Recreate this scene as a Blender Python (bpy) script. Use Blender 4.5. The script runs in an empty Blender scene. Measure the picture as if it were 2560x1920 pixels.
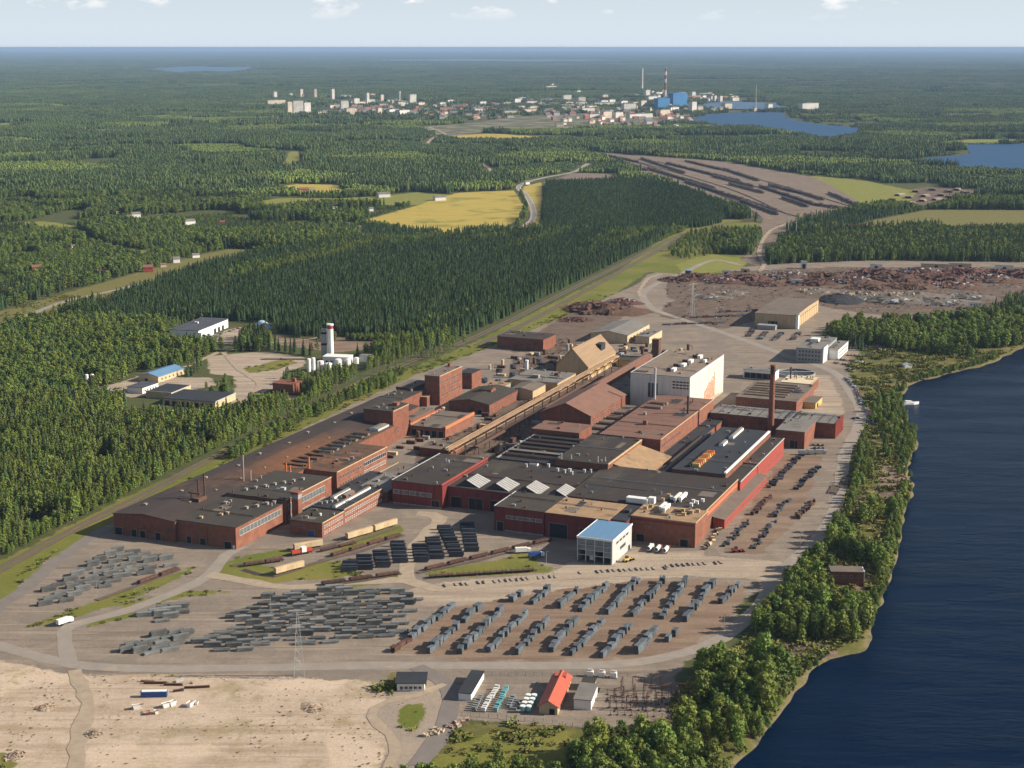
import bpy, math, random
import numpy as np
from mathutils import Vector, Matrix
R = math.radians
rng = random.Random(7)
nrs = np.random.RandomState(11)
scene = bpy.context.scene
COL = scene.collection

# ------------------------------------------------------------------ camera, sky, sun, exposure
CAM_H = 298.2
cam_d = bpy.data.cameras.new('camera')
cam = bpy.data.objects.new('camera', cam_d)
COL.objects.link(cam)
cam.location = (0, 0, CAM_H)
cam.rotation_euler = (R(90 - 12.253), 0, 0)
cam_d.sensor_width = 36.0
cam_d.lens = 54.52
cam_d.clip_start = 5.0
cam_d.clip_end = 260000.0
scene.camera = cam

SUN_EL, SUN_AZ = R(28.0), R(91.0)          # azimuth clockwise from +Y
sun_vec = Vector((math.sin(SUN_AZ) * math.cos(SUN_EL), math.cos(SUN_AZ) * math.cos(SUN_EL), math.sin(SUN_EL)))
sun_d = bpy.data.lights.new('sun', 'SUN')
sun_d.energy = 5.0
sun_d.angle = R(0.5)
sun_d.color = (1.0, 0.90, 0.745)
sun = bpy.data.objects.new('sun', sun_d)
COL.objects.link(sun)
sun.location = (500, -100, 900)
sun.rotation_euler = (-sun_vec).to_track_quat('-Z', 'Y').to_euler()

world = bpy.data.worlds.new('World')
scene.world = world
world.use_nodes = True
wn, wl = world.node_tree.nodes, world.node_tree.links
wn.clear()
w_out = wn.new('ShaderNodeOutputWorld')
w_bg = wn.new('ShaderNodeBackground')
w_sky = wn.new('ShaderNodeTexSky')
w_sky.sky_type = 'NISHITA'
w_sky.sun_disc = False
w_sky.sun_elevation = SUN_EL
w_sky.sun_rotation = SUN_AZ
w_sky.altitude = 300
w_sky.air_density = 1.0
w_sky.dust_density = 0.6
w_sky.ozone_density = 2.0
w_bg.inputs[1].default_value = 0.05
w_tc = wn.new('ShaderNodeTexCoord')
# a thin even veil of high cloud over the whole sky
w_veil = wn.new('ShaderNodeMixRGB')
w_veil.inputs[2].default_value = (8.9, 10.2, 11.6, 1)
w_el = wn.new('ShaderNodeSeparateXYZ'); wl.new(w_tc.outputs['Generated'], w_el.inputs[0])
w_er = wn.new('ShaderNodeMapRange'); w_er.interpolation_type = 'SMOOTHSTEP'      # the veil thins out towards the zenith
w_er.inputs['From Min'].default_value = 0.0; w_er.inputs['From Max'].default_value = 0.13; w_er.inputs['To Min'].default_value = 0.85; w_er.inputs['To Max'].default_value = 0.04
wl.new(w_el.outputs[2], w_er.inputs['Value']); wl.new(w_er.outputs[0], w_veil.inputs[0])
wl.new(w_sky.outputs[0], w_veil.inputs[1])
# small cumulus clouds: noise over the direction of view
w_map = wn.new('ShaderNodeMapping')
w_map.inputs['Scale'].default_value = (34, 34, 80)
w_no = wn.new('ShaderNodeTexNoise')
w_no.inputs['Scale'].default_value = 1.0
w_no.inputs['Detail'].default_value = 5
w_no.inputs['Roughness'].default_value = 0.55
w_ra = wn.new('ShaderNodeValToRGB')
w_ra.color_ramp.elements[0].position = 0.56
w_ra.color_ramp.elements[1].position = 0.66
w_sep = wn.new('ShaderNodeSeparateXYZ')
w_lo = wn.new('ShaderNodeMapRange')
w_lo.inputs['From Min'].default_value = 0.016
w_lo.inputs['From Max'].default_value = 0.034
w_mul = wn.new('ShaderNodeMath'); w_mul.operation = 'MULTIPLY'
w_cl = wn.new('ShaderNodeMixRGB')
w_cl.inputs[2].default_value = (14.0, 13.5, 13.0, 1)
wl.new(w_tc.outputs['Generated'], w_map.inputs[0]); wl.new(w_map.outputs[0], w_no.inputs['Vector'])
wl.new(w_no.outputs[0], w_ra.inputs[0]); wl.new(w_tc.outputs['Generated'], w_sep.inputs[0])
wl.new(w_sep.outputs[2], w_lo.inputs['Value'])
wl.new(w_ra.outputs[0], w_mul.inputs[0]); wl.new(w_lo.outputs[0], w_mul.inputs[1])
wl.new(w_mul.outputs[0], w_cl.inputs[0]); wl.new(w_veil.outputs[0], w_cl.inputs[1])
wl.new(w_cl.outputs[0], w_bg.inputs[0]); wl.new(w_bg.outputs[0], w_out.inputs[0])

vs = scene.view_settings
vs.view_transform = 'Standard'; vs.look = 'None'; vs.gamma = 1.0; vs.use_curve_mapping = False
vs.exposure = 0.74
scene.render.engine = 'CYCLES'
cy = scene.cycles
cy.max_bounces = 4; cy.diffuse_bounces = 2; cy.glossy_bounces = 2; cy.transmission_bounces = 2
cy.volume_bounces = 0; cy.transparent_max_bounces = 4
cy.use_denoising = True
cy.use_adaptive_sampling = True
cy.adaptive_threshold = 0.02
cy.caustics_reflective = False; cy.caustics_refractive = False
HAZE_DENSITY = 2.7e-5
HAZE_COLOR = (0.36, 0.53, 0.80, 1)

# ------------------------------------------------------------------ frame of the works: a runs along the fronts, b along the long halls
TH = R(22.7)
OX, OY = 111.5, 902.4
EFx, EFy, EEx, EEy = math.cos(TH), -math.sin(TH), math.sin(TH), math.cos(TH)
def LW(a, b): return OX + a * EFx + b * EEx, OY + a * EFy + b * EEy
ROT = -TH

# ------------------------------------------------------------------ materials
MATS = {}
def mat(name, c1, c2=None, scale=0.3, rough=0.85, metal=0.0, stretch=(1, 1, 1), c3=None, spots=0.0, rnd=0.0, spec=0.3, bump=0.0, leaf=0.0, detail=4):
    if name in MATS: return MATS[name]
    m = bpy.data.materials.new(name); m.use_nodes = True
    nt = m.node_tree; N, Lk = nt.nodes, nt.links
    b = N['Principled BSDF']
    b.inputs['Roughness'].default_value = rough
    b.inputs['Metallic'].default_value = metal
    b.inputs['Specular IOR Level'].default_value = spec
    if c2 is None: c2 = tuple(x * 0.72 for x in c1)
    tc = N.new('ShaderNodeTexCoord'); mp = N.new('ShaderNodeMapping')
    mp.inputs['Scale'].default_value = tuple(scale * s for s in stretch)
    Lk.new(tc.outputs['Object'], mp.inputs[0])
    no = N.new('ShaderNodeTexNoise'); no.inputs['Scale'].default_value = 1.0; no.inputs['Detail'].default_value = detail; no.inputs['Roughness'].default_value = 0.65
    Lk.new(mp.outputs[0], no.inputs['Vector'])
    ra = N.new('ShaderNodeMapRange'); ra.inputs['From Min'].default_value = 0.35; ra.inputs['From Max'].default_value = 0.65
    Lk.new(no.outputs[0], ra.inputs['Value'])
    mx = N.new('ShaderNodeMixRGB'); mx.inputs[1].default_value = (*c1, 1); mx.inputs[2].default_value = (*c2, 1)
    Lk.new(ra.outputs[0], mx.inputs[0])
    last = mx.outputs[0]
    if c3 is not None:
        n2 = N.new('ShaderNodeTexNoise'); n2.inputs['Scale'].default_value = 0.31; n2.inputs['Detail'].default_value = 5; n2.inputs['Roughness'].default_value = 0.7
        Lk.new(mp.outputs[0], n2.inputs['Vector'])
        r2 = N.new('ShaderNodeMapRange'); r2.inputs['From Min'].default_value = 0.62 - spots; r2.inputs['From Max'].default_value = 0.72 - spots
        Lk.new(n2.outputs[0], r2.inputs['Value'])
        m2 = N.new('ShaderNodeMixRGB'); m2.inputs[2].default_value = (*c3, 1)
        Lk.new(r2.outputs[0], m2.inputs[0]); Lk.new(last, m2.inputs[1]); last = m2.outputs[0]
    if rnd > 0:
        oi = N.new('ShaderNodeObjectInfo')
        hv = N.new('ShaderNodeHueSaturation')
        r3 = N.new('ShaderNodeMapRange'); r3.inputs['To Min'].default_value = 1 - rnd; r3.inputs['To Max'].default_value = 1 + rnd
        Lk.new(oi.outputs['Random'], r3.inputs['Value']); Lk.new(r3.outputs[0], hv.inputs['Value'])
        m9 = N.new('ShaderNodeMath'); m9.operation = 'MULTIPLY'; m9.inputs[1].default_value = 7.31
        m8 = N.new('ShaderNodeMath'); m8.operation = 'FRACT'
        r4 = N.new('ShaderNodeMapRange'); r4.inputs['To Min'].default_value = 0.5 - rnd * 0.10; r4.inputs['To Max'].default_value = 0.5 + rnd * 0.055
        Lk.new(oi.outputs['Random'], m9.inputs[0]); Lk.new(m9.outputs[0], m8.inputs[0]); Lk.new(m8.outputs[0], r4.inputs['Value']); Lk.new(r4.outputs[0], hv.inputs['Hue'])
        Lk.new(last, hv.inputs['Color']); last = hv.outputs[0]
    Lk.new(last, b.inputs['Base Color'])
    if bump > 0:
        bp = N.new('ShaderNodeBump'); bp.inputs['Strength'].default_value = bump; bp.inputs['Distance'].default_value = 0.3
        Lk.new(no.outputs[0], bp.inputs['Height']); Lk.new(bp.outputs[0], b.inputs['Normal'])
    if leaf > 0:      # thin leaves let some sun through
        tr = N.new('ShaderNodeBsdfTranslucent'); ms = N.new('ShaderNodeMixShader'); ms.inputs[0].default_value = leaf
        Lk.new(last, tr.inputs[0]); Lk.new(b.outputs[0], ms.inputs[1]); Lk.new(tr.outputs[0], ms.inputs[2]); Lk.new(ms.outputs[0], N['Material Output'].inputs[0])
    MATS[name] = m
    return m

BRICK = mat('brick', (0.255, 0.104, 0.065), (0.17, 0.068, 0.044), 0.25, 0.9, c3=(0.15, 0.07, 0.045), spots=0.03)
BRICK_D = mat('old_brick', (0.23, 0.085, 0.05), (0.15, 0.058, 0.038), 0.25, 0.9, c3=(0.10, 0.055, 0.04), spots=0.05)
REDCLAD = mat('red_cladding', (0.19, 0.032, 0.028), (0.14, 0.027, 0.024), 0.5, 0.6, stretch=(1.2, 1.2, 0.08))
REDBR = mat('bright_red', (0.34, 0.062, 0.046), (0.26, 0.055, 0.042), 0.4, 0.6)
ROOF = mat('bitumen_roof', (0.044, 0.034, 0.029), (0.033, 0.027, 0.024), 0.09, 0.95, stretch=(1, 0.5, 1), c3=(0.068, 0.055, 0.044), spots=0.05, detail=8)
ROOF_RUST = mat('rusty_roof', (0.056, 0.040, 0.035), (0.042, 0.032, 0.029), 0.07, 0.95, stretch=(1, 0.5, 1), c3=(0.105, 0.056, 0.035), spots=0.05, detail=7)
ROOF_RUST2 = mat('rust_stained_roof', (0.13, 0.066, 0.036), (0.075, 0.05, 0.036), 0.10, 0.95, c3=(0.21, 0.092, 0.04), spots=0.06, detail=7)
ROOF_OLV = mat('grey_felt_roof', (0.054, 0.046, 0.037), (0.041, 0.035, 0.029), 0.10, 0.95, c3=(0.05, 0.045, 0.04), spots=0.0, detail=7)
ROOF_BLK = mat('black_roof', (0.034, 0.037, 0.043), (0.028, 0.03, 0.035), 0.08, 0.7, c3=(0.06, 0.06, 0.062), spots=-0.03, detail=7)
ROOF_TAN = mat('sandy_roof', (0.36, 0.235, 0.135), (0.27, 0.175, 0.10), 0.18, 0.95, c3=(0.17, 0.12, 0.075), spots=0.04, detail=7)
ROOF_PINK = mat('red_brown_roof', (0.20, 0.105, 0.075), (0.155, 0.085, 0.064), 0.14, 0.9, c3=(0.13, 0.085, 0.07), spots=0.03, detail=7)
ROOF_GREY = mat('pale_grey_roof', (0.20, 0.185, 0.17), (0.15, 0.14, 0.13), 0.12, 0.9, c3=(0.10, 0.09, 0.085), spots=0.02, detail=7)
ROOF_BRN = mat('brown_grey_roof', (0.165, 0.13, 0.105), (0.13, 0.105, 0.088), 0.11, 0.95, c3=(0.095, 0.08, 0.07), spots=0.02, detail=7)
ROOF_BLUE = mat('blue_roof', (0.13, 0.25, 0.40), (0.11, 0.22, 0.36), 0.2, 0.4, stretch=(3, 0.2, 1))
RED_TILE = mat('red_roof', (0.48, 0.105, 0.06), (0.36, 0.085, 0.055), 0.8, 0.6, stretch=(0.2, 2.5, 1))
WHITE = mat('white_cladding', (0.80, 0.74, 0.64), (0.66, 0.61, 0.53), 0.12, 0.7, stretch=(2.5, 2.5, 0.25), c3=(0.5, 0.45, 0.38), spots=-0.03)
WHITEP = mat('white_paint', (0.80, 0.79, 0.76), (0.70, 0.69, 0.66), 0.6, 0.6)
CREAM = mat('cream_cladding', (0.56, 0.43, 0.27), (0.46, 0.35, 0.22), 0.3, 0.7, stretch=(1, 1, 0.3))
TANW = mat('tan_cladding', (0.52, 0.37, 0.21), (0.42, 0.30, 0.18), 0.25, 0.75, stretch=(1.5, 1.5, 0.25))
CONC = mat('concrete', (0.33, 0.30, 0.265), (0.25, 0.23, 0.2), 0.4, 0.9)
GREYM = mat('grey_metal', (0.30, 0.31, 0.32), (0.23, 0.24, 0.25), 0.4, 0.5)
PALEM = mat('pale_metal', (0.50, 0.51, 0.50), (0.42, 0.43, 0.42), 0.4, 0.45, stretch=(2, 2, 0.2))
DARKG = mat('window_glass', (0.02, 0.026, 0.035), (0.03, 0.038, 0.05), 0.6, 0.15, spec=0.5)
STRIPG = mat('strip_glazing', (0.16, 0.165, 0.16), (0.09, 0.095, 0.10), 0.5, 0.3, stretch=(0.6, 0.6, 2), spec=0.5)
DARK = mat('dark_opening', (0.012, 0.012, 0.014), (0.02, 0.02, 0.02), 0.5, 0.8)
BLUED = mat('blue_paint', (0.03, 0.085, 0.28), (0.025, 0.07, 0.22), 0.5, 0.5)
RUST = mat('rust', (0.125, 0.064, 0.043), (0.075, 0.041, 0.03), 0.5, 0.9, c3=(0.17, 0.082, 0.047), spots=0.03, rnd=0.18)
RUSTD = mat('dark_rust', (0.10, 0.05, 0.035), (0.06, 0.034, 0.028), 0.6, 0.9, rnd=0.2)
STEEL = mat('billet_steel', (0.205, 0.21, 0.205), (0.09, 0.094, 0.093), 0.5, 0.7, stretch=(0.25, 3, 1), rnd=0.38)
STEELB = mat('blue_steel', (0.135, 0.153, 0.172), (0.065, 0.078, 0.095), 0.6, 0.55, stretch=(3, 0.4, 1), rnd=0.28)
STEELD = mat('dark_steel', (0.030, 0.034, 0.045), (0.05, 0.055, 0.068), 0.8, 0.55, stretch=(0.3, 3, 1), rnd=0.2)
TIMBER = mat('timber', (0.34, 0.24, 0.14), (0.25, 0.17, 0.10), 0.8, 0.9)
LOGS = mat('log_load', (0.20, 0.155, 0.12), (0.36, 0.31, 0.27), 1.3, 0.9, stretch=(0.3, 1, 1), rnd=0.25)
ORANGE = mat('orange_paint', (0.56, 0.18, 0.06), (0.45, 0.14, 0.05), 0.8, 0.6)
YELLOW = mat('yellow_paint', (0.62, 0.44, 0.14), (0.5, 0.35, 0.11), 0.8, 0.6)
TEAL = mat('turquoise_paint', (0.20, 0.48, 0.50), (0.14, 0.36, 0.40), 0.8, 0.5)
ASPH = mat('asphalt', (0.29, 0.25, 0.212), (0.24, 0.21, 0.18), 0.12, 0.95, stretch=(1, 1, 1), c3=(0.34, 0.275, 0.21), spots=0.03, detail=6)
ASPHD = mat('dark_asphalt', (0.20, 0.172, 0.155), (0.165, 0.143, 0.13), 0.12, 0.95, c3=(0.20, 0.17, 0.14), spots=-0.02, detail=6)
GRAVEL = mat('gravel', (0.38, 0.30, 0.22), (0.30, 0.235, 0.175), 0.2, 0.95, c3=(0.23, 0.185, 0.14), spots=0.0, detail=6)
BALLAST = mat('ballast', (0.105, 0.083, 0.068), (0.075, 0.062, 0.052), 0.5, 0.95)
RAILM = mat('rail_steel', (0.17, 0.12, 0.09), (0.11, 0.08, 0.06), 1, 0.5)
LINE = mat('road_paint', (0.7, 0.7, 0.66), (0.55, 0.54, 0.5), 1, 0.7)
BARK = mat('bark', (0.13, 0.10, 0.075), (0.08, 0.062, 0.048), 2, 0.95)
BIRCHB = mat('birch_bark', (0.45, 0.42, 0.38), (0.15, 0.14, 0.13), 2, 0.9)
LEAF = mat('birch_leaves', (0.19, 0.25, 0.046), (0.135, 0.188, 0.036), 0.45, 0.7, rnd=0.26, spec=0.2, leaf=.25)
LEAFY = mat('aspen_leaves', (0.205, 0.262, 0.054), (0.14, 0.19, 0.041), 0.45, 0.7, rnd=0.28, spec=0.2, leaf=.28)
LEAFD = mat('alder_leaves', (0.118, 0.175, 0.038), (0.085, 0.132, 0.03), 0.45, 0.7, rnd=0.28, spec=0.2, leaf=.22)
NEEDLE = mat('spruce_needles', (0.056, 0.102, 0.035), (0.038, 0.073, 0.027), 0.5, 0.8, rnd=0.35, spec=0.2, leaf=.15)
NEEDLP = mat('pine_needles', (0.098, 0.142, 0.040), (0.07, 0.105, 0.031), 0.5, 0.8, rnd=0.35, spec=0.2, leaf=.2)
SHRUB = mat('shrub_leaves', (0.115, 0.145, 0.028), (0.155, 0.15, 0.04), 0.5, 0.8, rnd=0.4, spec=0.2)
ROCK = mat('rubble_stone', (0.42, 0.33, 0.24), (0.30, 0.23, 0.17), 0.8, 0.95, rnd=0.3)
COAL = mat('coal', (0.02, 0.022, 0.026), (0.034, 0.034, 0.036), 0.4, 0.8)
TYRE = mat('tyre', (0.02, 0.02, 0.02), None, 1, 0.9)

def rust_stain(m, cx, cy_, rx_, ry_, col):
    """the great orange rust stain that has run over the long roof from the furnace bay"""
    N, Lk = m.node_tree.nodes, m.node_tree.links; b = N['Principled BSDF']; src = b.inputs['Base Color'].links[0].from_socket
    tc = N.new('ShaderNodeTexCoord'); mp = N.new('ShaderNodeMapping'); mp.vector_type = 'TEXTURE'
    mp.inputs['Location'].default_value = (cx, cy_, 14); mp.inputs['Scale'].default_value = (rx_, ry_, 60); Lk.new(tc.outputs['Object'], mp.inputs[0])
    ln = N.new('ShaderNodeVectorMath'); ln.operation = 'LENGTH'; Lk.new(mp.outputs[0], ln.inputs[0])
    no = N.new('ShaderNodeTexNoise'); no.inputs['Scale'].default_value = .12; no.inputs['Detail'].default_value = 8; no.inputs['Roughness'].default_value = .7; Lk.new(tc.outputs['Object'], no.inputs['Vector'])
    ad = N.new('ShaderNodeMath'); ad.operation = 'MULTIPLY_ADD'; ad.inputs[1].default_value = 1.3; Lk.new(no.outputs[0], ad.inputs[0]); Lk.new(ln.outputs['Value'], ad.inputs[2])
    r = N.new('ShaderNodeMapRange'); r.inputs['From Min'].default_value = 1.75; r.inputs['From Max'].default_value = .9; Lk.new(ad.outputs[0], r.inputs['Value'])
    mx = N.new('ShaderNodeMixRGB'); mx.inputs[2].default_value = (*col, 1); Lk.new(r.outputs[0], mx.inputs[0]); Lk.new(src, mx.inputs[1]); Lk.new(mx.outputs[0], b.inputs['Base Color'])
rust_stain(ROOF_RUST, 44, 165, 30, 85, (0.17, 0.072, 0.032))
def water_mat(name='water', base=(0.0004, 0.0085, 0.029), rough=0.26, spec=0.06):
    m = bpy.data.materials.new(name); m.use_nodes = True
    N, Lk = m.node_tree.nodes, m.node_tree.links
    b = N['Principled BSDF']
    b.inputs['Base Color'].default_value = (*base, 1)
    b.inputs['Roughness'].default_value = rough
    b.inputs['IOR'].default_value = 1.33; b.inputs['Specular IOR Level'].default_value = spec
    tc = N.new('ShaderNodeTexCoord'); mp = N.new('ShaderNodeMapping')
    mp.inputs['Rotation'].default_value = (0, 0, R(20)); mp.inputs['Scale'].default_value = (0.10, 0.30, 0.2)
    Lk.new(tc.outputs['Object'], mp.inputs[0])
    n1 = N.new('ShaderNodeTexNoise'); n1.inputs['Scale'].default_value = 1; n1.inputs['Detail'].default_value = 6; n1.inputs['Roughness'].default_value = 0.6
    Lk.new(mp.outputs[0], n1.inputs['Vector'])
    n2 = N.new('ShaderNodeTexNoise'); n2.inputs['Scale'].default_value = 0.12; n2.inputs['Detail'].default_value = 4
    Lk.new(mp.outputs[0], n2.inputs['Vector'])
    ml = N.new('ShaderNodeMath'); ml.operation = 'MULTIPLY'
    r = N.new('ShaderNodeMapRange'); r.inputs['From Min'].default_value = 0.40; r.inputs['From Max'].default_value = 0.66; r.inputs['To Min'].default_value = 0.12
    Lk.new(n2.outputs[0], r.inputs['Value']); Lk.new(n1.outputs[0], ml.inputs[0]); Lk.new(r.outputs[0], ml.inputs[1])
    bp = N.new('ShaderNodeBump'); bp.inputs['Strength'].default_value = 0.9; bp.inputs['Distance'].default_value = 1.6
    Lk.new(ml.outputs[0], bp.inputs['Height']); Lk.new(bp.outputs[0], b.inputs['Normal'])
    return m
WATERM = water_mat()
FARLAKEM = water_mat('far_lake_water', (0.06, 0.12, 0.20), 0.4, 0.5)
LAKEM = water_mat('lake_water', (0.026, 0.078, 0.165), 0.5, 0.2)

# ------------------------------------------------------------------ mesh builder
class MB:
    def __init__(s): s.v = []; s.f = []; s.m = []
    def face(s, pts, m=0):
        n = len(s.v); s.v += [tuple(p) for p in pts]; s.f.append(tuple(range(n, n + len(pts)))); s.m.append(m)
    def box(s, x0, x1, y0, y1, z0, z1, m=0, bottom=True):
        n = len(s.v)
        s.v += [(x0, y0, z0), (x1, y0, z0), (x1, y1, z0), (x0, y1, z0), (x0, y0, z1), (x1, y0, z1), (x1, y1, z1), (x0, y1, z1)]
        F = [(4, 5, 6, 7), (0, 1, 5, 4), (1, 2, 6, 5), (2, 3, 7, 6), (3, 0, 4, 7)] + ([(3, 2, 1, 0)] if bottom else [])
        for q in F: s.f.append(tuple(n + i for i in q)); s.m.append(m)
    def prism(s, poly, z0, z1, m=0, top=True, mtop=None, bottom=False):
        n = len(s.v); k = len(poly)
        zt = z1 if isinstance(z1, (list, tuple)) else [z1] * k
        s.v += [(p[0], p[1], z0) for p in poly] + [(p[0], p[1], zt[i]) for i, p in enumerate(poly)]
        for i in range(k):
            j = (i + 1) % k
            s.f.append((n + i, n + j, n + k + j, n + k + i)); s.m.append(m)
        if top: s.f.append(tuple(range(n + k, n + 2 * k))); s.m.append(m if mtop is None else mtop)
        if bottom: s.f.append(tuple(range(n + k - 1, n - 1, -1))); s.m.append(m)
    def tube(s, p, q, r, n=6, m=0, r2=None, cap=True):
        p, q = Vector(p), Vector(q); d = (q - p)
        if d.length < 1e-6: return
        d.normalize(); a = d.orthogonal().normalized(); b = d.cross(a)
        r2 = r if r2 is None else r2; k = len(s.v)
        for c, rr in ((p, r), (q, r2)):
            for i in range(n):
                t = 2 * math.pi * i / n
                s.v.append(tuple(c + a * (rr * math.cos(t)) + b * (rr * math.sin(t))))
        for i in range(n):
            j = (i + 1) % n
            s.f.append((k + i, k + j, k + n + j, k + n + i)); s.m.append(m)
        if cap:
            s.f.append(tuple(range(k + n, k + 2 * n))); s.m.append(m)
    def dome(s, c, r, h, n=10, rings=4, m=0):
        k = len(s.v)
        for i in range(rings):
            t = 0.5 * math.pi * i / rings
            for j in range(n):
                u = 2 * math.pi * j / n
                s.v.append((c[0] + r * math.cos(t) * math.cos(u), c[1] + r * math.cos(t) * math.sin(u), c[2] + h * math.sin(t)))
        s.v.append((c[0], c[1], c[2] + h))
        for i in range(rings - 1):
            for j in range(n):
                j2 = (j + 1) % n
                s.f.append((k + i * n + j, k + i * n + j2, k + (i + 1) * n + j2, k + (i + 1) * n + j)); s.m.append(m)
        top = len(s.v) - 1
        for j in range(n):
            s.f.append((k + (rings - 1) * n + j, k + (rings - 1) * n + (j + 1) % n, top)); s.m.append(m)
    def mesh(s, name, mats):
        me = bpy.data.meshes.new(name); me.from_pydata(s.v, [], s.f)
        for x in (mats if isinstance(mats, (list, tuple)) else [mats]): me.materials.append(x)
        if any(s.m): me.polygons.foreach_set('material_index', s.m)
        me.update(); return me
    def build(s, name, mats, parent=None, loc=(0, 0, 0), rot=0.0):
        return link(name, s.mesh(name, mats), parent, loc, rot)
def link(name, me, parent=None, loc=(0, 0, 0), rot=0.0):
    o = bpy.data.objects.new(name, me); COL.objects.link(o)
    o.parent = parent; o.location = loc; o.rotation_euler = (0, 0, rot); return o
def tag(o, label=None, cat=None, group=None, kind=None):
    if label: o['label'] = label
    if cat: o['category'] = cat
    if group: o['group'] = group
    if kind: o['kind'] = kind
    return o
def thing(name, label, cat, x, y, z=0.0, rot=0.0, group=None):
    o = bpy.data.objects.new(name, None); COL.objects.link(o); o.empty_display_size = 2
    o.location = (x, y, z); o.rotation_euler = (0, 0, rot)
    return tag(o, label, cat, group)
def copy_tree(o, x, y, z, rot, label=None, scale=None):
    r = o.copy(); COL.objects.link(r); r.location = (x, y, z); r.rotation_euler = (0, 0, rot)
    if scale: r.scale = scale
    if label: r['label'] = label
    for ch in o.children:
        c = ch.copy(); COL.objects.link(c); c.parent = r
        for g in ch.children:
            d = g.copy(); COL.objects.link(d); d.parent = c
    return r
ORD = ['first', 'second', 'third', 'fourth', 'fifth', 'sixth', 'seventh', 'eighth', 'ninth', 'tenth', 'eleventh', 'twelfth', 'thirteenth', 'fourteenth', 'fifteenth', 'sixteenth', 'seventeenth', 'eighteenth', 'nineteenth', 'twentieth', 'twenty-first', 'twenty-second', 'twenty-third', 'twenty-fourth', 'twenty-fifth', 'twenty-sixth', 'twenty-seventh', 'twenty-eighth', 'twenty-ninth', 'thirtieth'] + ['%d-th' % i for i in range(31, 80)]

# ------------------------------------------------------------------ noise and distance fields over the ground
def vnoise(x, y, s, seed=0):
    x = np.asarray(x, float) / s; y = np.asarray(y, float) / s
    xi = np.floor(x).astype(np.int64); yi = np.floor(y).astype(np.int64); fx = x - xi; fy = y - yi
    fx = fx * fx * (3 - 2 * fx); fy = fy * fy * (3 - 2 * fy)
    def h(a, b):
        k = (a * 374761393 + b * 668265263 + seed * 974711) & 0x7fffffff
        k = ((k ^ (k >> 13)) * 1274126177) & 0x7fffffff
        return ((k ^ (k >> 16)) & 0xffff) / 65535.0
    return (h(xi, yi) * (1 - fx) + h(xi + 1, yi) * fx) * (1 - fy) + (h(xi, yi + 1) * (1 - fx) + h(xi + 1, yi + 1) * fx) * fy
def poly_sdf(px, py, poly, clamp):
    """signed distance, positive inside; -clamp far outside"""
    P = np.array(poly, float)
    out = np.full(px.shape, -clamp)
    x0, y0 = P.min(0) - clamp; x1, y1 = P.max(0) + clamp
    sel = np.nonzero((px > x0) & (px < x1) & (py > y0) & (py < y1))[0]
    if len(sel) == 0: return out
    qx, qy = px[sel], py[sel]
    d2 = np.full(qx.shape, 1e18); ins = np.zeros(qx.shape, bool)
    for i in range(len(P)):
        ax, ay = P[i]; bx, by = P[(i + 1) % len(P)]
        ex, ey = bx - ax, by - ay
        L2 = max(ex * ex + ey * ey, 1e-9)
        t = np.clip(((qx - ax) * ex + (qy - ay) * ey) / L2, 0, 1)
        d2 = np.minimum(d2, (qx - ax - t * ex) ** 2 + (qy - ay - t * ey) ** 2)
        if abs(ey) > 1e-9:
            c = ((ay > qy) != (by > qy)) & (qx < ex * (qy - ay) / ey + ax)
            ins ^= c
    d = np.sqrt(d2); out[sel] = np.clip(np.where(ins, d, -d), -clamp, clamp)
    return out
def line_dist(px, py, pts, clamp):
    P = np.array(pts, float); out = np.full(px.shape, clamp)
    x0, y0 = P.min(0) - clamp; x1, y1 = P.max(0) + clamp
    sel = np.nonzero((px > x0) & (px < x1) & (py > y0) & (py < y1))[0]
    if len(sel) == 0: return out
    qx, qy = px[sel], py[sel]; d2 = np.full(qx.shape, clamp * clamp)
    for i in range(len(P) - 1):
        ax, ay = P[i]; ex, ey = P[i + 1] - P[i]; L2 = max(ex * ex + ey * ey, 1e-9)
        t = np.clip(((qx - ax) * ex + (qy - ay) * ey) / L2, 0, 1)
        d2 = np.minimum(d2, (qx - ax - t * ex) ** 2 + (qy - ay - t * ey) ** 2)
    out[sel] = np.sqrt(d2); return out
def smooth_line(pts, step, closed=False):
    """Catmull-Rom through pts, about step metres apart"""
    P = [Vector(p) for p in pts]; n = len(P); out = []
    for i in range(n if closed else n - 1):
        p0 = P[(i - 1) % n] if closed or i > 0 else P[i] * 2 - P[i + 1]
        p1 = P[i]; p2 = P[(i + 1) % n]
        p3 = P[(i + 2) % n] if closed or i + 2 < n else p2 * 2 - p1
        k = max(1, min(40, int((p2 - p1).length / step)))
        for j in range(k):
            t = j / k
            out.append(0.5 * ((2 * p1) + (p2 - p0) * t + (2 * p0 - 5 * p1 + 4 * p2 - p3) * t * t + (3 * p1 - p0 - 3 * p2 + p3) * t ** 3))
    if not closed: out.append(P[-1])
    return out

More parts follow.
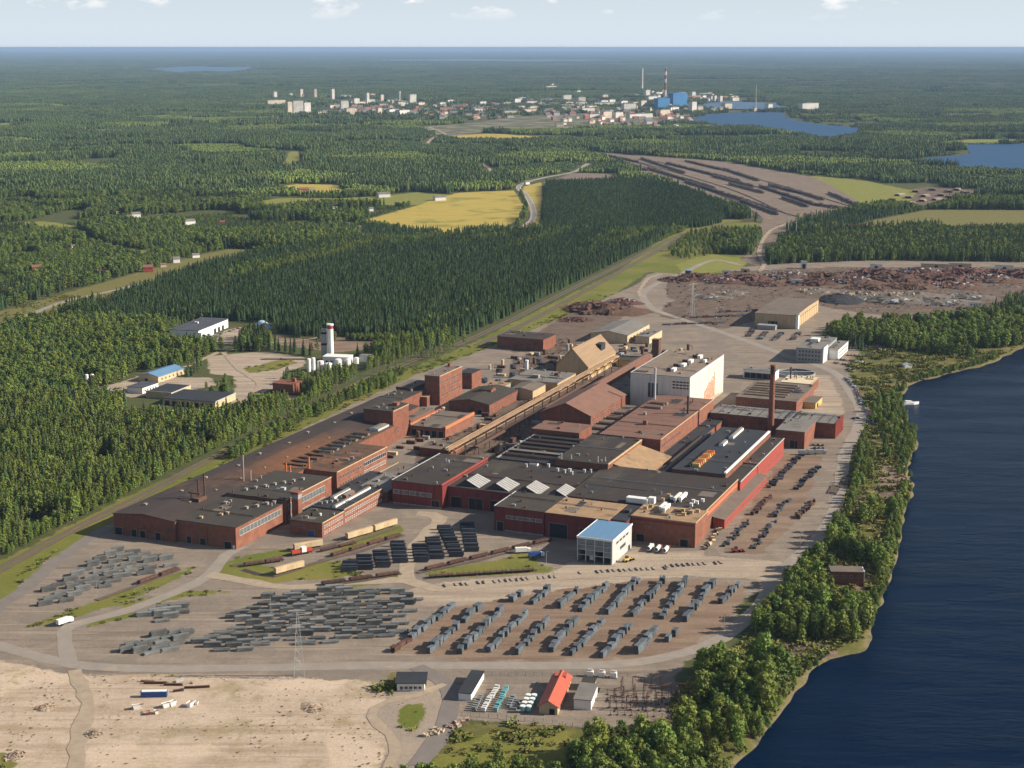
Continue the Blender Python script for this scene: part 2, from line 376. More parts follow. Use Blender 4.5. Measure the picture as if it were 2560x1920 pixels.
# ------------------------------------------------------------------ where things lie on the ground, in metres
ZONES=[('yard',[(-255.2,684.8),(-278.1,781.4),(-282.3,809.6),(-278.8,884.6),(-267.1,934.2),(-257.9,955.6),(-202.6,1120),(-124.8,1332.5),(-90,1431.9),(-21.8,1558.9),(48.7,1709.6),(102.1,1837.9),(163.9,1986.3),(183,2069.5),(212.3,2113.6),(240.4,2027),(317.2,2136.4),(446.8,2207.7),(783.1,2183.5),(714.4,1986.3),(590.2,1872.9),(539.2,1740),(442.1,1709.6),(348.2,1680.1),(326.1,1618.7),(349.1,1522.2),(320.7,1453.5),(307.4,1351.3),(299.6,1278.9),(274.2,1198.2),(244.5,1100.3),(226.9,1016.4),(199.4,934.2),(169.4,880.3),(150.2,832),(123.5,809.6),(121,774.7),(91.4,730.2),(79.7,706.9),(72.2,654.1),(40.2,644.4),(-1.3,651.6),(-24.4,656.5),(-29.6,630.3),(-40,599.5),(-223.3,591.2)]),('sand',[(-280.9,733.2),(-239.1,718.4),(-212.8,705.7),(-154.3,705.7),(-104.4,702.4),(-66,698.5),(-56,684.8),(-44.9,682.2),(-64.2,654.1),(-54.3,634.9),(-54.9,616.8),(-52.8,567.5),(-226.4,567.5)]),('pale',[(-65.9,816.9),(-43.8,839.7),(19.9,855.5),(36.8,876.1),(61,867.8),(109.7,888.9),(163.1,876.1),(150.9,835.8),(129.4,851.5),(78.3,847.5),(11.4,820.6),(-26.8,802.4),(-52.1,802.4)]),('pale',[(58.8,876.1),(74.2,897.7),(93.4,893.3),(116.3,897.7),(114.7,884.6),(61,867.8)]),('pale',[(235.9,1296.3),(238.1,1332.5),(277.3,1410.9),(294.5,1410.9),(283.6,1296.3),(273,1245.4),(250,1245.4)]),('brown',[(-59.9,736.3),(-32.2,809.6),(-6.7,816.9),(1,828.2),(78.3,847.5),(132.5,835.8),(124,795.3),(90.5,742.4),(68,727.2),(-24.4,724.3)]),('brown',[(127.5,897.7),(203.1,1126.7),(233,1120),(182.5,953.6),(148.6,888.9)]),('dirt',[(203.8,2027),(285.6,2091.3),(445.7,2136.4),(721.8,2136.4),(635.4,1872.9),(532.5,1771.5),(440.6,1724.6),(375.1,1787.7),(335.8,1872.9),(255.7,1709.6),(188.8,1872.9)]),('dirt',[(48.7,1709.6),(102.1,1837.9),(137.9,1872.9),(141.4,1771.5),(90.7,1624.1),(43.5,1522.2),(-2.8,1522.2)]),('dirt',[(185.4,1837.9),(290.6,1872.9),(276.4,1709.6),(227.4,1651.7),(165.3,1740)]),('dirt',[(199.4,934.2),(225,1000),(253.1,1027.7),(272.3,1027.7),(240.6,973.7),(215.2,953.6)]),('worn',[(-58.2,684.8),(-46.1,701.2),(-34.9,702.4),(-26.7,690.2),(-22.2,654.1),(-29.6,630.3),(-40,599.5),(-55.5,599.5),(-53.3,634.9),(-66.5,656.5)]),('grass',[(-258.6,767.2),(-243.8,788.8),(-218.8,823.9),(-199.2,850),(-186.6,872.4),(-187.1,854.5),(-196.6,838.2),(-214.1,804.6),(-234.9,783.6)]),('grass',[(-227.8,774.7),(-216.3,783.6),(-202.1,794),(-202.1,786.2),(-213.2,778.5),(-222.4,771.4)]),('grass',[(-214.4,801.9),(-189.6,823.9),(-161.9,826.8),(-149.3,826.8),(-164.5,819.7),(-183,815.6),(-200.8,800.6)]),('grass',[(-176.3,856),(-170.6,874.6),(-161.5,887.3),(-138.3,900.4),(-131.1,893.8),(-148,868.3),(-121.9,871.4),(-90.6,880.9),(-87.7,850),(-104.7,847.1),(-143,836.8),(-164.1,844.1)]),('grass',[(-109.3,838.2),(-65,854.5),(-62,839.7),(-79.4,835.3),(-107.9,826.8)]),('grass',[(-49.9,854.5),(-41.3,865.2),(-21.1,871.4),(16.3,900.4),(12.9,884.1),(14.7,871.4),(24.8,865.2),(23.6,856),(9.4,854.5),(-46.5,846.5)]),('grass',[(-89.6,938.4),(-70.6,949.3),(-68.5,934.8),(-86.3,913.9),(-105.2,890.6),(-111.5,890.6),(-102,910.5)]),('olive',[(-63.8,696.1),(-56.6,710.8),(-42.5,702.3),(-35,704.4),(-35.1,687.9),(-41.6,686.9),(-56.2,683.9),(-65.8,689.9)]),('grass',[(-53.7,666.3),(-47.3,672.1),(-39.9,670.1),(-40.1,658.7),(-44.5,640.5),(-46.7,639.6),(-51.6,653.2)]),('grass',[(-222.2,623.5),(-212.1,616.8),(-206.8,605.9),(-216.6,605.9)]),('grass',[(-34.8,612.4),(-21.7,634.9),(25.2,632.6),(28.5,612.4),(18,591.2),(-35.6,591.2)]),('olive',[(-41,616.8),(-29.7,632.6),(-20.1,651.6),(40.3,646.8),(72.2,654.1),(83,695.7),(103.8,718.4),(149.1,809.6),(159.6,855.5),(185.4,906.5),(223.9,994.6),(249.6,1100.3),(295.9,1245.4),(320.7,1453.5),(363.9,1546.5),(337,1624.1),(359.3,1709.6),(442.1,1709.6),(530.1,1709.6),(618.1,1709.6),(552.9,1522.2),(462.5,1453.5),(367.7,1360.9),(300.6,1100.3),(234.9,888.9),(187.6,755),(124.7,654.1),(85.9,583.1),(-48.4,583.1)]),('dirt',[(125,742.1),(140.4,749.1),(158.2,749.1),(167.7,735.2),(148.6,721.7),(145.9,730.6),(129.2,735.2)]),('brown',[(188.1,863.7),(205.2,855.5),(215.2,863.7),(195,809.6)]),('brown',[(223.9,994.6),(255.8,1039.1),(273,1113.3),(290.4,1100.3),(275.5,1027.7),(236,953.6),(202.4,934.2)]),('grass',[(-18.8,639.4),(5.3,645),(27.2,643.8),(26.8,635),(9.9,622.1),(-4.2,614.8),(-16.1,627.4)]),('grass',[(-302.5,839.7),(-303.7,876.1),(-269.5,989.3),(-232,1093.9),(-201.2,1198.2),(-163.4,1314.2),(-107.4,1431.9),(-91.3,1453.5),(-45.5,1558.9),(-3.1,1680.1),(64.4,1872.9),(148.7,2113.6),(227.8,2422.6),(299.7,2682.3),(390,2755.9),(463.9,2612.4),(387.5,2422.6),(282.7,2069.5),(226.6,2069.5),(184.9,2091.3),(128.5,1901.9),(48.7,1709.6),(-21.7,1551.4),(-88.9,1415),(-123.9,1323.3),(-201.5,1113.3),(-256.9,951.6),(-277,878.7),(-281.1,806),(-283.1,781.4)]),('meadow',[(229.7,2159.7),(290.5,2283.8),(340.8,2207.7),(315.2,2122.7),(231.9,2060.8)]),('verge',[(-603.4,1740),(-590.5,1765.1),(-563.1,1872.9),(-526.3,2006.4),(-499.5,2113.6),(-464.8,2257.9),(-424.7,2337.4),(-315.9,2310.3),(-371.6,2268.2),(-410.6,2183.5),(-443,2027),(-475.2,1837.9),(-520.8,1709.6),(-569.3,1637.8)]),('pale',[(-307,1586.9),(-310.5,1643.5),(-295.1,1669.9),(-274.2,1650),(-286.5,1599.2),(-283,1565.9),(-300.3,1563)]),('brown',[(-251.8,1617.9),(-205.4,1586.9),(-184.8,1605.3),(-126.8,1593),(-134.1,1545.4),(-175.7,1522.7),(-211.2,1545.4),(-241.3,1563)]),('pale',[(-301.6,1500.5),(-262.5,1522.7),(-240.8,1522.7),(-204.6,1495.1),(-197.7,1458),(-214.7,1417.8),(-211.4,1361.3),(-221.2,1330.2),(-226.3,1276.1),(-236.7,1288.2),(-249,1325.9),(-247.5,1361.3),(-259.7,1408.1),(-281.7,1417.8),(-291.4,1458)]),('grass',[(-245.2,1417.8),(-255.5,1442.7),(-245.8,1452.9),(-224.1,1489.7),(-206.4,1468.4),(-222.8,1437.6)]),('pale',[(-304.3,1276.1),(-246.3,1260.2),(-243.4,1244.8),(-300.7,1260.2)]),('pale',[(-221.7,1321.6),(-189.1,1325.9),(-177.4,1308.9),(-187.9,1296.4),(-212.4,1304.7)]),('pale',[(-369.5,1352.4),(-342.5,1414.7),(-306.1,1401.8),(-279.4,1401.8),(-265.8,1364.4),(-293.4,1340.6),(-332.7,1317.5)]),('field',[(-264.7,2718.6),(-180,3003),(-162,3095),(-113,3265),(4,3318),(21,3003),(15.6,2755.9),(-20.2,2598.9),(-108.5,2482.8),(-126.4,2546),(-184.3,2612.4),(-245.2,2682.3)]),('field',[(-519,3385),(-481,3477),(-386,3454),(-361,3275),(-429,3233)]),('meadow',[(-500,3076),(-473,3143),(-342,3143),(-262,3192),(-201,3275),(-101,3192),(-116,3095),(-184,3003),(-363,3003),(-454.7,2898.9)]),('meadow',[(-595,4093),(-656,4610),(-629,4610),(-553,4093),(-544,3935),(-607,3966)]),('meadow',[(-918.3,2682.3),(-816.8,2718.6),(-748.3,2646.9),(-657.4,2422.6),(-544.6,2310.3),(-520.1,2232.5),(-688.2,2482.8),(-750.6,2598.9),(-904.2,2640)]),('meadow',[(-723,2060.8),(-643.4,2043.8),(-661.8,1986.3),(-703.2,2002.4)]),('field',[(24,3407),(67,3526),(59,3095),(46.1,2612.4),(18.3,2546),(-12.1,2533.1),(10.9,2612.4),(36.2,2755.9),(30,3003),(24,3296)]),('verge',[(515.9,2559),(653.3,2755.9),(785.9,2915.7),(1032.2,2898.9),(932.5,2612.4),(698.2,2612.4),(604.7,2546)]),('meadow',[(700,3719),(803,3588),(857,3296),(764,3003),(655.5,2915.7),(680,3296)]),('railyard',[(216,4589),(405,4355),(562,4177),(709,3653),(704,3466),(684,3003),(620.7,2874.1),(492,2682.3),(406.7,2546),(447.6,2755.9),(406,3003),(373,3351),(325,3719),(277,4177)]),('railyard',[(427.9,2682.3),(494.6,2696.7),(383.8,2310.3),(342.9,2136.4),(327.5,2207.7),(387.5,2422.6)]),('dirt',[(759,3095),(843,3318),(905,3407),(1001,3318),(879,3095),(768.5,2915.7)]),('railyard',[(67,3501),(151,3789),(228,3761),(271,3588),(159,3466)]),('verge',[(472,4264),(562,4177),(709,3653),(704,3466),(653,3466),(596,3761),(516,4013)]),('verge',[(340,3905),(431,3192),(464.3,2915.7),(443,2833.6),(402,3114),(352,3550)]),('town',[(-287,5529),(-347,6014),(-178,6308),(-12,6807),(373,7287),(750,6807),(639,6308),(379,6014),(162,5843),(-77,5682),(-200,5384)]),('field',[(-232,5384),(-75,5559),(116,5329),(345,5220),(112,5116),(-160,5116)]),('field',[(1732,6807),(2019,6898),(2207,6852),(2164,6719),(1757,6675)]),('meadow',[(1413,5066),(1525,5194),(1822,5168),(1753,4968),(1430,4968)]),('field',[(-3638,12588),(-3274,12899),(-3121,12438),(-3476,12148)]),('meadow',[(-2056,6308),(-1968,6386),(-1866,6232),(-1961,6014)]),('meadow',[(-1113,3385),(-1052,3385),(-1058,3307),(-1084,3296)])]
WATER=[[(593.1,1637.8),(521.5,1551.4),(470.6,1480.2),(427.2,1438.3),(372.2,1386.4),(348.5,1341.8),(336,1296.3),(326.5,1245.4),(322.9,1198.2),(312.3,1154.3),(293.1,1100.3),(278,1027.7),(257.9,973.7),(238.4,906.5),(219.4,847.5),(197,788.3),(189.1,761.5),(177.5,739.3),(161.1,730.2),(141.8,701.2),(124.3,664),(111.1,634.9),(94.8,605.9),(76.4,567.5),(120,350),(140,-100),(900,-100),(900,1200),(760,1560)],[(714,6308),(890,7136),(1067,7339),(1252,7287),(1190,6807),(1197,6308),(1303,5843),(1167,5384),(1034,5116),(1002,5529),(936,5944),(805,6014)],[(1028,4060),(1151,4300),(1289,4450),(1424,4896),(1608,4920),(1809,4920),(1419,3846),(1191,3846),(1122,3966)],[(-4928,20902),(-5286,24297),(-5036,25479),(-4305,24297),(-4000,24874),(-3531,21328),(-3370,19003),(-3916,20099),(-3842,18337),(-4445,20099)],[(944,8147),(1205,8842),(1392,8550),(1380,7899),(1178,7498),(986,7722)],[(-4417,37245),(-1241,40090),(2111,37245),(3495,34776),(869,31630),(-1963,32613)]]
CANAL=[[(325.4,1352.2),(327.5,1345.4),(323.3,1300.1),(320,1251.7),(313.5,1203.9),(302.5,1159.5),(294.1,1139.6),(294,1147),(307.1,1185.2),(314.5,1240.1),(317.6,1281.5),(320,1322.4)]]
ROADS=[('road',[(-278,751.8),(-261.2,744.3),(-232.6,727.2),(-206.8,717.2),(-176.5,714.3),(-124.4,715.5),(-70,718.4),(-24.2,718.4),(21.5,718.4),(51.3,720.1),(72.6,727.2),(92.5,739.3),(108.6,755),(128,788.3),(138.8,809.6),(145,832),(161.7,867.8),(187.1,915.6),(210.3,973.7),(228.4,1039.1),(250,1126.7),(274.2,1198.2),(291.9,1262),(299.3,1332.5),(303.1,1410.9),(294.1,1453.5),(278,1487.1),(265.8,1522.2),(253,1558.9),(228.6,1624.1),(193.6,1709.6),(168.2,1771.5),(160.4,1837.9),(162.9,1901.9),(187.9,1986.3),(226.6,2069.5),(287.7,2207.7),(320.6,2159.7)],9,'asphalt'),('road',[(-218.9,719.5),(-231.2,755),(-233.3,771.3),(-211.5,791.8),(-190.2,820.6),(-175.4,851.5),(-171.5,888.9),(-163.3,906.5)],8,'asphalt'),('road',[(-280,802.4),(-273.8,832),(-270.8,876.1),(-261.7,924.8),(-256.4,943.8)],9,'tarmac'),('road',[(-281.2,761.5),(-280,802.4)],9,'tarmac'),('road',[(-175.8,853.1),(-155.4,843.6),(-127.2,832),(-91.3,839.7),(-59.9,843.6),(-43.3,828.2),(-6.8,835.8),(25,847.5),(79,855.5),(132.1,851.5),(156.9,855.5)],11,'gravel'),('road',[(-59.9,843.6),(-61.8,871.9),(-58.4,906.5),(-46.8,963.6),(-62.4,973.7)],12,'gravel'),('road',[(-47,717.2),(-34.9,701.2),(-28.7,684.8),(-28.9,664),(-32.1,639.6),(-40.5,608.5)],9,'tarmac'),('road',[(-32.4,695.7),(-44.9,682.2),(-59.6,674.3),(-64.7,659),(-54.7,639.6),(-51.3,621.2),(-52.6,599.5)],6,'gravel'),('road',[(-214.7,712.6),(-197.6,674.3),(-191.2,634.9),(-181.2,591.2)],9,'gravel'),('road',[(-570,1610.7),(-563,1680.1),(-550.8,1740),(-536.2,1837.9),(-497.7,1928),(-461.4,2027),(-429.6,2113.6),(-406.6,2198),(-367.2,2283.8),(-315.9,2310.3)],9,'asphalt'),('road',[(-16,2546),(10.9,2612.4),(34.1,2718.6),(40,2915.7),(30,3192),(14,3385),(36,3526),(80,3653),(152,3817),(199,4093)],12,'asphalt'),('road',[(163.4,1872.9),(157.2,1901.9),(179.4,2027),(201.7,2069.5)],6,'gravel'),('path',[(-289.9,1522.2),(-259.9,1566.5),(-224.2,1584.4),(-180.3,1624.1)],5,'gravel'),('road',[(-343.6,1360.9),(-321.2,1410.9),(-299.2,1498.6),(-289.9,1522.2),(-255.9,1431.9),(-228.7,1370.6),(-229.8,1278.9)],7,'gravel'),('road',[(-268,4873),(-265,5247),(-238,5529),(-321,6014)],14,'gravel'),('road',[(-2518,12899),(-2953,15370),(-3147,16590)],14,'gravel'),('road',[(-80,4093),(-53,3860),(-72,3679)],12,'gravel'),('road',[(476,2682.3),(421.9,2546),(370,2310.3),(353,2159.7),(335.9,2091.3)],8,'gravel')]
RAILS=[([(-306.5,835.8),(-299.2,862),(-291.2,888.9),(-281.9,924.8),(-263.8,978.9),(-247.4,1027.7),(-230.7,1087.5),(-208.5,1154.3),(-184.7,1237.3),(-162.3,1305.2),(-130.8,1400.6),(-93.3,1487.1),(-50.8,1576.7),(-3.1,1703.6),(53.1,1872.9),(120.8,2069.5),(203.7,2310.3),(273.8,2514),(371.8,2682.3),(439.4,2755.9),(442,3003),(425,3296),(398,3588),(350,4013),(248,4549)],2),([(-36,1558.9),(12.2,1680.1),(82.2,1891),(139.5,2069.5),(227,2337.4),(281.3,2514)],2),([(-165.4,868.3),(-149.5,877.7),(-131.7,890.6),(-115.5,903.8),(-95.1,927.8)],1),([(-157.2,862.1),(-137.1,850),(-121.5,868.3),(-92.2,897.1)],1),([(-116.8,900.4),(-102,910.5),(-87.4,926),(-73.5,943.8)],1),([(-114.1,877.7),(-90.1,897.1),(-68,927.8)],1),([(-108.8,833.9),(-85,842.6),(-64,854.5)],1),([(-55,856),(-21.3,877.7),(25.1,917.3)],1),([(-50.5,846.5),(-20.7,854.5),(14.6,860.6)],1),([(255,4450),(398,3588),(478,3003),(512.1,2794.3)],1),([(302,4355),(460,3407),(500.6,2874.1)],1),([(388,4177),(517,3526),(594.4,2958.5)],1),([(478,4093),(580,3526),(655.5,2915.7)],1),([(-228.8,810.1),(-211.8,835.3),(-193.7,862.1)],1)]
TRAINS=[('cream',[(-102.7,916.6),(-87.7,932)]),('cream',[(-87.2,933.1),(-73.6,948.6)]),('cream',[(-137.4,851.5),(-122,865.8)]),('cream',[(-132.4,895.5),(-115.5,905.4)]),('loco',[(-136,884.1),(-116.6,895.5)]),('rust',[(-51.2,859.1),(25.1,917.3)]),('rust',[(-48.5,847.1),(13.5,859.1)]),('rust',[(-108.9,834.5),(-64.3,853.6)]),('rust',[(-108.6,884.1),(-69,926)]),('rust',[(-212.6,834.8),(-194.1,861.5)]),('rust',[(-116,893.8),(-95.6,910.5)]),('rust',[(-158,866.8),(-135.1,877.7)]),('wood',[(352,4264),(417,3761)]),('wood',[(340,3905),(437,3351)]),('wood',[(392,3526),(492.1,2874.1)]),('wood',[(405,4093),(517,3526)]),('wood',[(541,3407),(585,3003)]),('wood',[(526,3905),(563,3550)]),('wood',[(592,3351),(621,3095)]),('wood',[(660,3244),(664.2,2915.7)]),('wood',[(483,3466),(525,3244)]),('wood',[(546,3143),(563.5,2958.5)]),('wood',[(254,4430),(335,4126)]),('wood',[(463,4177),(522,3875)]),('wood',[(585,3003),(630.2,2898.9)]),('wood',[(474,3679),(527,3385)]),('wood',[(453,3076),(482.6,2817.7)]),('wood',[(294,4060),(335,3846)]),('wood',[(565,3430),(602,3244)])]
ROWS=[[(-59.2,735.2),(-31.9,801.9)],[(-42.4,732.9),(-18,797.9)],[(-26.7,732.9),(-5.3,794)],[(-11.9,735.2),(7.8,788.8)],[(2.1,731.7),(19.3,778.5)],[(18.7,735.2),(35.1,781)],[(29.9,730.6),(48.7,777.2)],[(44.6,727.2),(62.1,770.9)],[(63.2,732.9),(75.4,766)],[(78.2,747.9),(87.3,762.3)],[(-2,806.8),(6.7,821.1)],[(10.8,803.3),(21.4,828.2)],[(24.9,797.9),(36.9,825.3)],[(37,792.7),(54.5,833.9)],[(51.7,788.8),(72.4,842.6)],[(64.5,784.9),(87.3,842.6)],[(79.5,781),(99.5,841.2)],[(91.8,777.2),(115.6,841.2)],[(114.7,804.6),(129.1,835.3)]]
YARD_LEFT=[(-262.2,802.4),(-258.8,843.6),(-246.1,897.7),(-233.7,904.8),(-198.4,884.6),(-197.6,867.8),(-214.6,847.5),(-230.9,828.2),(-248.1,806)]
YARD_MID=[(-155.3,784.9),(-139.9,813.2),(-106.1,830.4),(-64.4,832),(-48.7,809.6),(-55.8,781.4),(-61,751.8),(-107.9,745.5),(-146.2,735.1),(-160.5,748.7),(-147.9,771.3)]
YARD_S1=[(-199.9,784.9),(-190.6,798.8),(-176.2,802.4),(-179.3,781.4),(-190.2,774.7)]
YARD_S2=[(-199,736.3),(-185.5,764.7),(-163.7,764.7),(-166.4,742.4),(-178.4,733.2)]
RACKS=[([(-94.8,856),(-95.2,869.9)],3),([(-85,859.1),(-88.9,884.1)],4),([(-75.3,863.7),(-79.6,890.6)],5),([(-65.7,871.4),(-70.4,908.8)],6),([(-53.5,873),(-56.7,902.1)],5),([(-44.5,879.3),(-49.6,917.3)],7),([(-32.8,882.5),(-43.6,942)],9),([(-24.2,892.2),(-28.9,947.5)],8)]
SLIVER=[[(129.9,903.2),(152.9,956.4)],[(146.9,900.2),(169.3,956.4)],[(156.9,969.8),(175.4,1012.2)],[(169.7,964.8),(187.5,1006.7)],[(184.3,959.8),(203,1003.1)],[(178.2,1032.8),(217.7,1126.1)],[(196.2,1029),(222.1,1089)]]
COILS=[[(117.6,898.7),(139.9,966.5)],[(142.8,969.8),(171.1,1038.6)]]
CARS=[[(333.1,1557.2),(397.9,1548.4)],[(331.2,1544),(390.1,1533.2)],[(330.7,1505.7),(358.1,1501.6)],[(316.7,1485.2),(342.8,1469.2)],[(311.1,1469.2),(330.6,1449.7)],[(315.6,1434.4),(324.2,1438.2)],[(307.1,1397.5),(306.4,1345.4)],[(305.7,1345.4),(298,1287.7)],[(301.5,1306.4),(295.6,1245.9)],[(279.5,1237.3),(284.9,1240.1)],[(290.3,1237.3),(291.9,1217.6)],[(229.2,1151.9),(243.1,1149.5)],[(228.6,1142.1),(240.5,1139.6)]]
TRUNKS=[]
WOODS=[('decid',[(122,781.4),(150.3,816.9),(163.7,863.7),(180.4,880.3),(199.2,816.9),(187.9,761.5),(176.7,748.7),(161.8,745.5),(124,761.5)]),('decid',[(202.4,934.2),(226.3,963.6),(259.4,994.6),(236.4,906.5),(218.1,847.5),(209.6,839.7),(209.7,863.7),(190.4,888.9)]),('decid',[(88.8,706.9),(103.8,718.4),(125.7,712.6),(132.8,701.2),(116.3,654.1),(96.3,616.8),(72.7,567.5),(35.8,567.5),(44.6,616.8),(70.3,634.9),(81.7,664),(92.8,684.8)]),('decid',[(26.5,612.4),(39.2,628),(63.7,630.3),(68.5,616.8),(56.3,591.2),(25.7,591.2)]),('decid',[(-47.1,591.2),(-10.8,596.2),(26.1,601.6),(24.6,563.8),(-48.8,563.8)]),('scrub',[(257.6,1154.3),(275,1168.6),(264.9,1100.3),(246.1,1039.1),(229.6,1022)]),('decid',[(253,1000),(270.6,1010.9),(255.8,973.7),(246.7,973.7)]),('scrub',[(303.5,1278.9),(335.9,1332.5),(332.9,1278.9),(314.7,1198.2),(293.1,1154.3),(292.5,1213.6)]),('decid',[(329.1,1584.4),(360,1571.6),(395.4,1522.2),(453.4,1498.6),(524,1558.9),(588.3,1624.1),(618.1,1709.6),(530.1,1709.6),(434.8,1680.1),(350.4,1665.8)]),('sparse',[(314.7,1183.2),(311.6,1154.3),(277.1,1027.7),(265.9,1027.7),(282.5,1154.3),(295.9,1245.4)]),('left',[(-463.1,1296.3),(-421.9,1278.9),(-379.7,1296.3),(-316,1278.9),(-233.5,1213.6),(-208.8,1245.4),(-165.5,1332.5),(-109,1453.5),(-120.5,1431.9),(-164.4,1323.3),(-202.4,1205.9),(-234.5,1106.8),(-272.2,1000),(-306.5,884.6),(-313.2,855.5)]),('left',[(-181.8,1332.5),(-162.1,1453.5),(-127.8,1522.2),(-70.3,1584.4),(-27.4,1610.7),(-50,1551.4),(-103.8,1442.6),(-162.3,1305.2)]),('plant',[(-471.4,1680.1),(-475.2,1837.9),(-443,2027),(-406.2,2159.7),(-344.4,2268.2),(-236.5,2422.6),(-76.9,2422.6),(32.7,2482.8),(145.9,2514),(262,2546),(299.7,2682.3),(206,2337.4),(107.2,2048),(24,1804.1),(-51,1584.4),(-120.3,1610.7),(-195.4,1584.4),(-271.2,1637.8),(-375.8,1709.6)]),('bushy',[(-574.5,1624.1),(-520.8,1709.6),(-469,1709.6),(-374.7,1680.1),(-291.6,1584.4),(-277.3,1453.5),(-352,1431.9),(-354.3,1370.6),(-427.3,1296.3),(-463.1,1296.3)]),('plantrow',[(76,3466),(202,3501),(303,3466),(367,3296),(403.4,2915.7),(363.8,2682.3),(277.2,2546),(48.1,2514)]),('rowtree',[(467.6,2546),(463.9,2612.4),(578.8,2794.3),(732.1,2874.1),(653.3,2755.9),(517.2,2565.6)]),('mixed',[(353,2159.7),(406.9,2365.2),(515.8,2482.8),(642.8,2546),(920.8,2578.8),(783.1,2183.5),(526.4,2207.7)]),('rowtree',[(-253.3,2598.9),(-118.8,2546),(-108,2470.5),(-233.8,2393.5)]),('sparse',[(234.1,2337.4),(300.1,2546),(354.6,2612.4),(406.7,2546),(378.5,2365.2),(294.1,2257.9),(234.7,2207.7)]),('bushy',[(304.2,2310.3),(341.5,2514),(406.7,2546),(378.5,2365.2),(338.5,2283.8)]),('fringe',[(-310.7,897.7),(-275.8,1014.2),(-238,1124),(-205.7,1226.1),(-166.2,1338.1),(-109.5,1460.1),(-99.6,1419.2),(-154.5,1292.8),(-193.7,1183.2),(-225.5,1085),(-263.3,982),(-301.3,868.6)]),('fringe',[(-195.4,1584.4),(-120.3,1610.7),(-51,1584.4),(24,1804.1),(107.2,2048),(206,2337.4),(299.7,2682.3),(303,2640),(208.3,2283.8),(111,2002.4),(28.8,1765.1),(-40.9,1566.5)]),('fringe',[(137.4,816.9),(160.3,859.6),(183.7,897.7),(202.4,934.2),(226.1,1005.4),(253,1100.3),(259.8,1100.3),(227.7,984.1),(201.4,915.6),(164.9,855.5),(140.2,802.4)]),('sidewood',[(-212.3,1116),(-197.2,1173),(-177.5,1240.6),(-160.8,1292.8),(-134.3,1347.5),(-109.5,1400.6),(-103.3,1374.5),(-131.5,1317.8),(-156.8,1258.6),(-177.6,1187.7),(-196.8,1126.7),(-206.5,1102.9)]),('mixed',[(297.3,2283.8),(358.4,2422.6),(371.4,2365.2),(348.3,2257.9)]),('sparse',[(-292.1,1389),(-253.1,1393.7),(-246,1352.3),(-282.9,1343.4)]),('sparse',[(194.2,1928),(292.7,1966.5),(290.6,1872.9),(188.8,1872.9)])]
TOWN=[('apartment_building',-1018,7208,29,47,14),('apartment_building',-983,7227,46,51,14),('apartment_building',-949,7277,36,42,14),('apartment_building',-1235,8238,104,24,16),('apartment_building',-1390,9241,20,38,18),('apartment_building',-1344,9574,18,22,18),('apartment_building',-1259,9405,19,47,18),('apartment_building',-1231,9323,16,22,18),('apartment_building',-1207,9323,12,22,18),('apartment_building',-1164,9323,15,49,18),('apartment_building',-1053,9241,18,51,20),('apartment_building',-803,7536,37,42,16),('apartment_building',-733,7149,51,24,16),('apartment_building',-829,8368,34,29,18),('apartment_building',-781,8502,15,50,18),('apartment_building',-603,7130,25,25,16),('apartment_building',-580,7227,37,19,16),('apartment_building',-660,8571,39,17,16),('apartment_building',-739,8931,20,31,16),('apartment_building',-551,8711,40,38,18),('apartment_building',-445,7327,17,15,14),('apartment_building',-590,8112,33,12,16),('apartment_building',-743,7644,35,13,14),('apartment_building',-675,7644,40,9,14),('apartment_building',-864,9750,39,14,16),('apartment_building',-993,9405,65,16,16),('water_tower',-583,8175,11,76,12),('town_building',282,11452,112,20,30),('town_building',309,12241,21,18,20),('town_building',304,8801,48,33,25),('town_building',370,8451,41,32,25),('town_building',273,7885,79,16,25),('town_building',433,10341,30,18,20),('town_building',537,9181,37,24,25),('town_building',466,8065,111,19,30),('town_building',552,7443,64,33,25),('town_building',404,6776,53,24,22),('town_building',457,6819,47,20,22),('town_building',551,6819,141,14,25),('town_building',668,6954,68,24,25),('town_building',778,8801,76,26,25),('town_building',826,9595,50,39,25),('town_building',949,9425,43,27,25),('town_building',1070,9954,57,17,25),('town_building',842,7339,34,43,22),('town_building',879,7391,30,24,22),('town_building',1081,9425,27,33,20),('town_building',1193,9862,85,14,30),('town_building',1195,9425,16,22,20),('town_building',1150,8949,15,26,20),('town_building',1163,8801,18,28,20),('town_building',1058,7770,49,23,30),('town_building',1356,9771,50,11,20),('town_building',783,7339,42,13,22),('town_building',643,7770,40,36,22),('town_building',667,7770,62,14,22),('pulp_mill',739,7770,58,45,40),('pulp_mill',842,8004,71,61,45),('pulp_mill',799,8004,16,33,30),('power_chimney',914,11095,19,146,8),('power_chimney',932,9595,17,168,8),('mast',1176,7596,11,122,6),('town_building',1431,7596,113,30,25),('town_building',1158,7503,15,15,12),('town_building',1269,7788,35,20,25)]
HOUSES=[(-672,2775,15.5,11.7),(-552,2660,18.6,10),(-474,2179,9.2,9.2),(-493,2086,12.7,10.8),(-644,2086,11.8,13.8),(-483,2135,8,6),(-605,2086,4.9,5.9),(-548,2059,11.6,7.8),(-457,2233,10.5,6.3),(-499,2671,5,6.3),(-719,2836,7.9,5.3),(-682,2763,6.4,6.5),(-415,3234,10.5,10.6),(-436,3266,21.3,10.7),(-589,3283,6.1,6.2),(-663,2339,6.6,5.5),(-258,3156,26.4,11.6),(-141,3088,22.6,11.4),(-219,3339,10.5,5.3),(-173,3339,10.5,8.8),(-142,3679,5.8,9.7),(-129,3825,6,6),(-294,3751,11.7,9.9),(-371,3656,7.6,7.7),(-266,3522,5.5,9.3),(-332,2915,9.2,6.2),(-279,2645,4.2,5.6),(-253,2585,5.4,6.8),(-261,2886,6.1,7.6),(36,3459,10.8,9.1)]
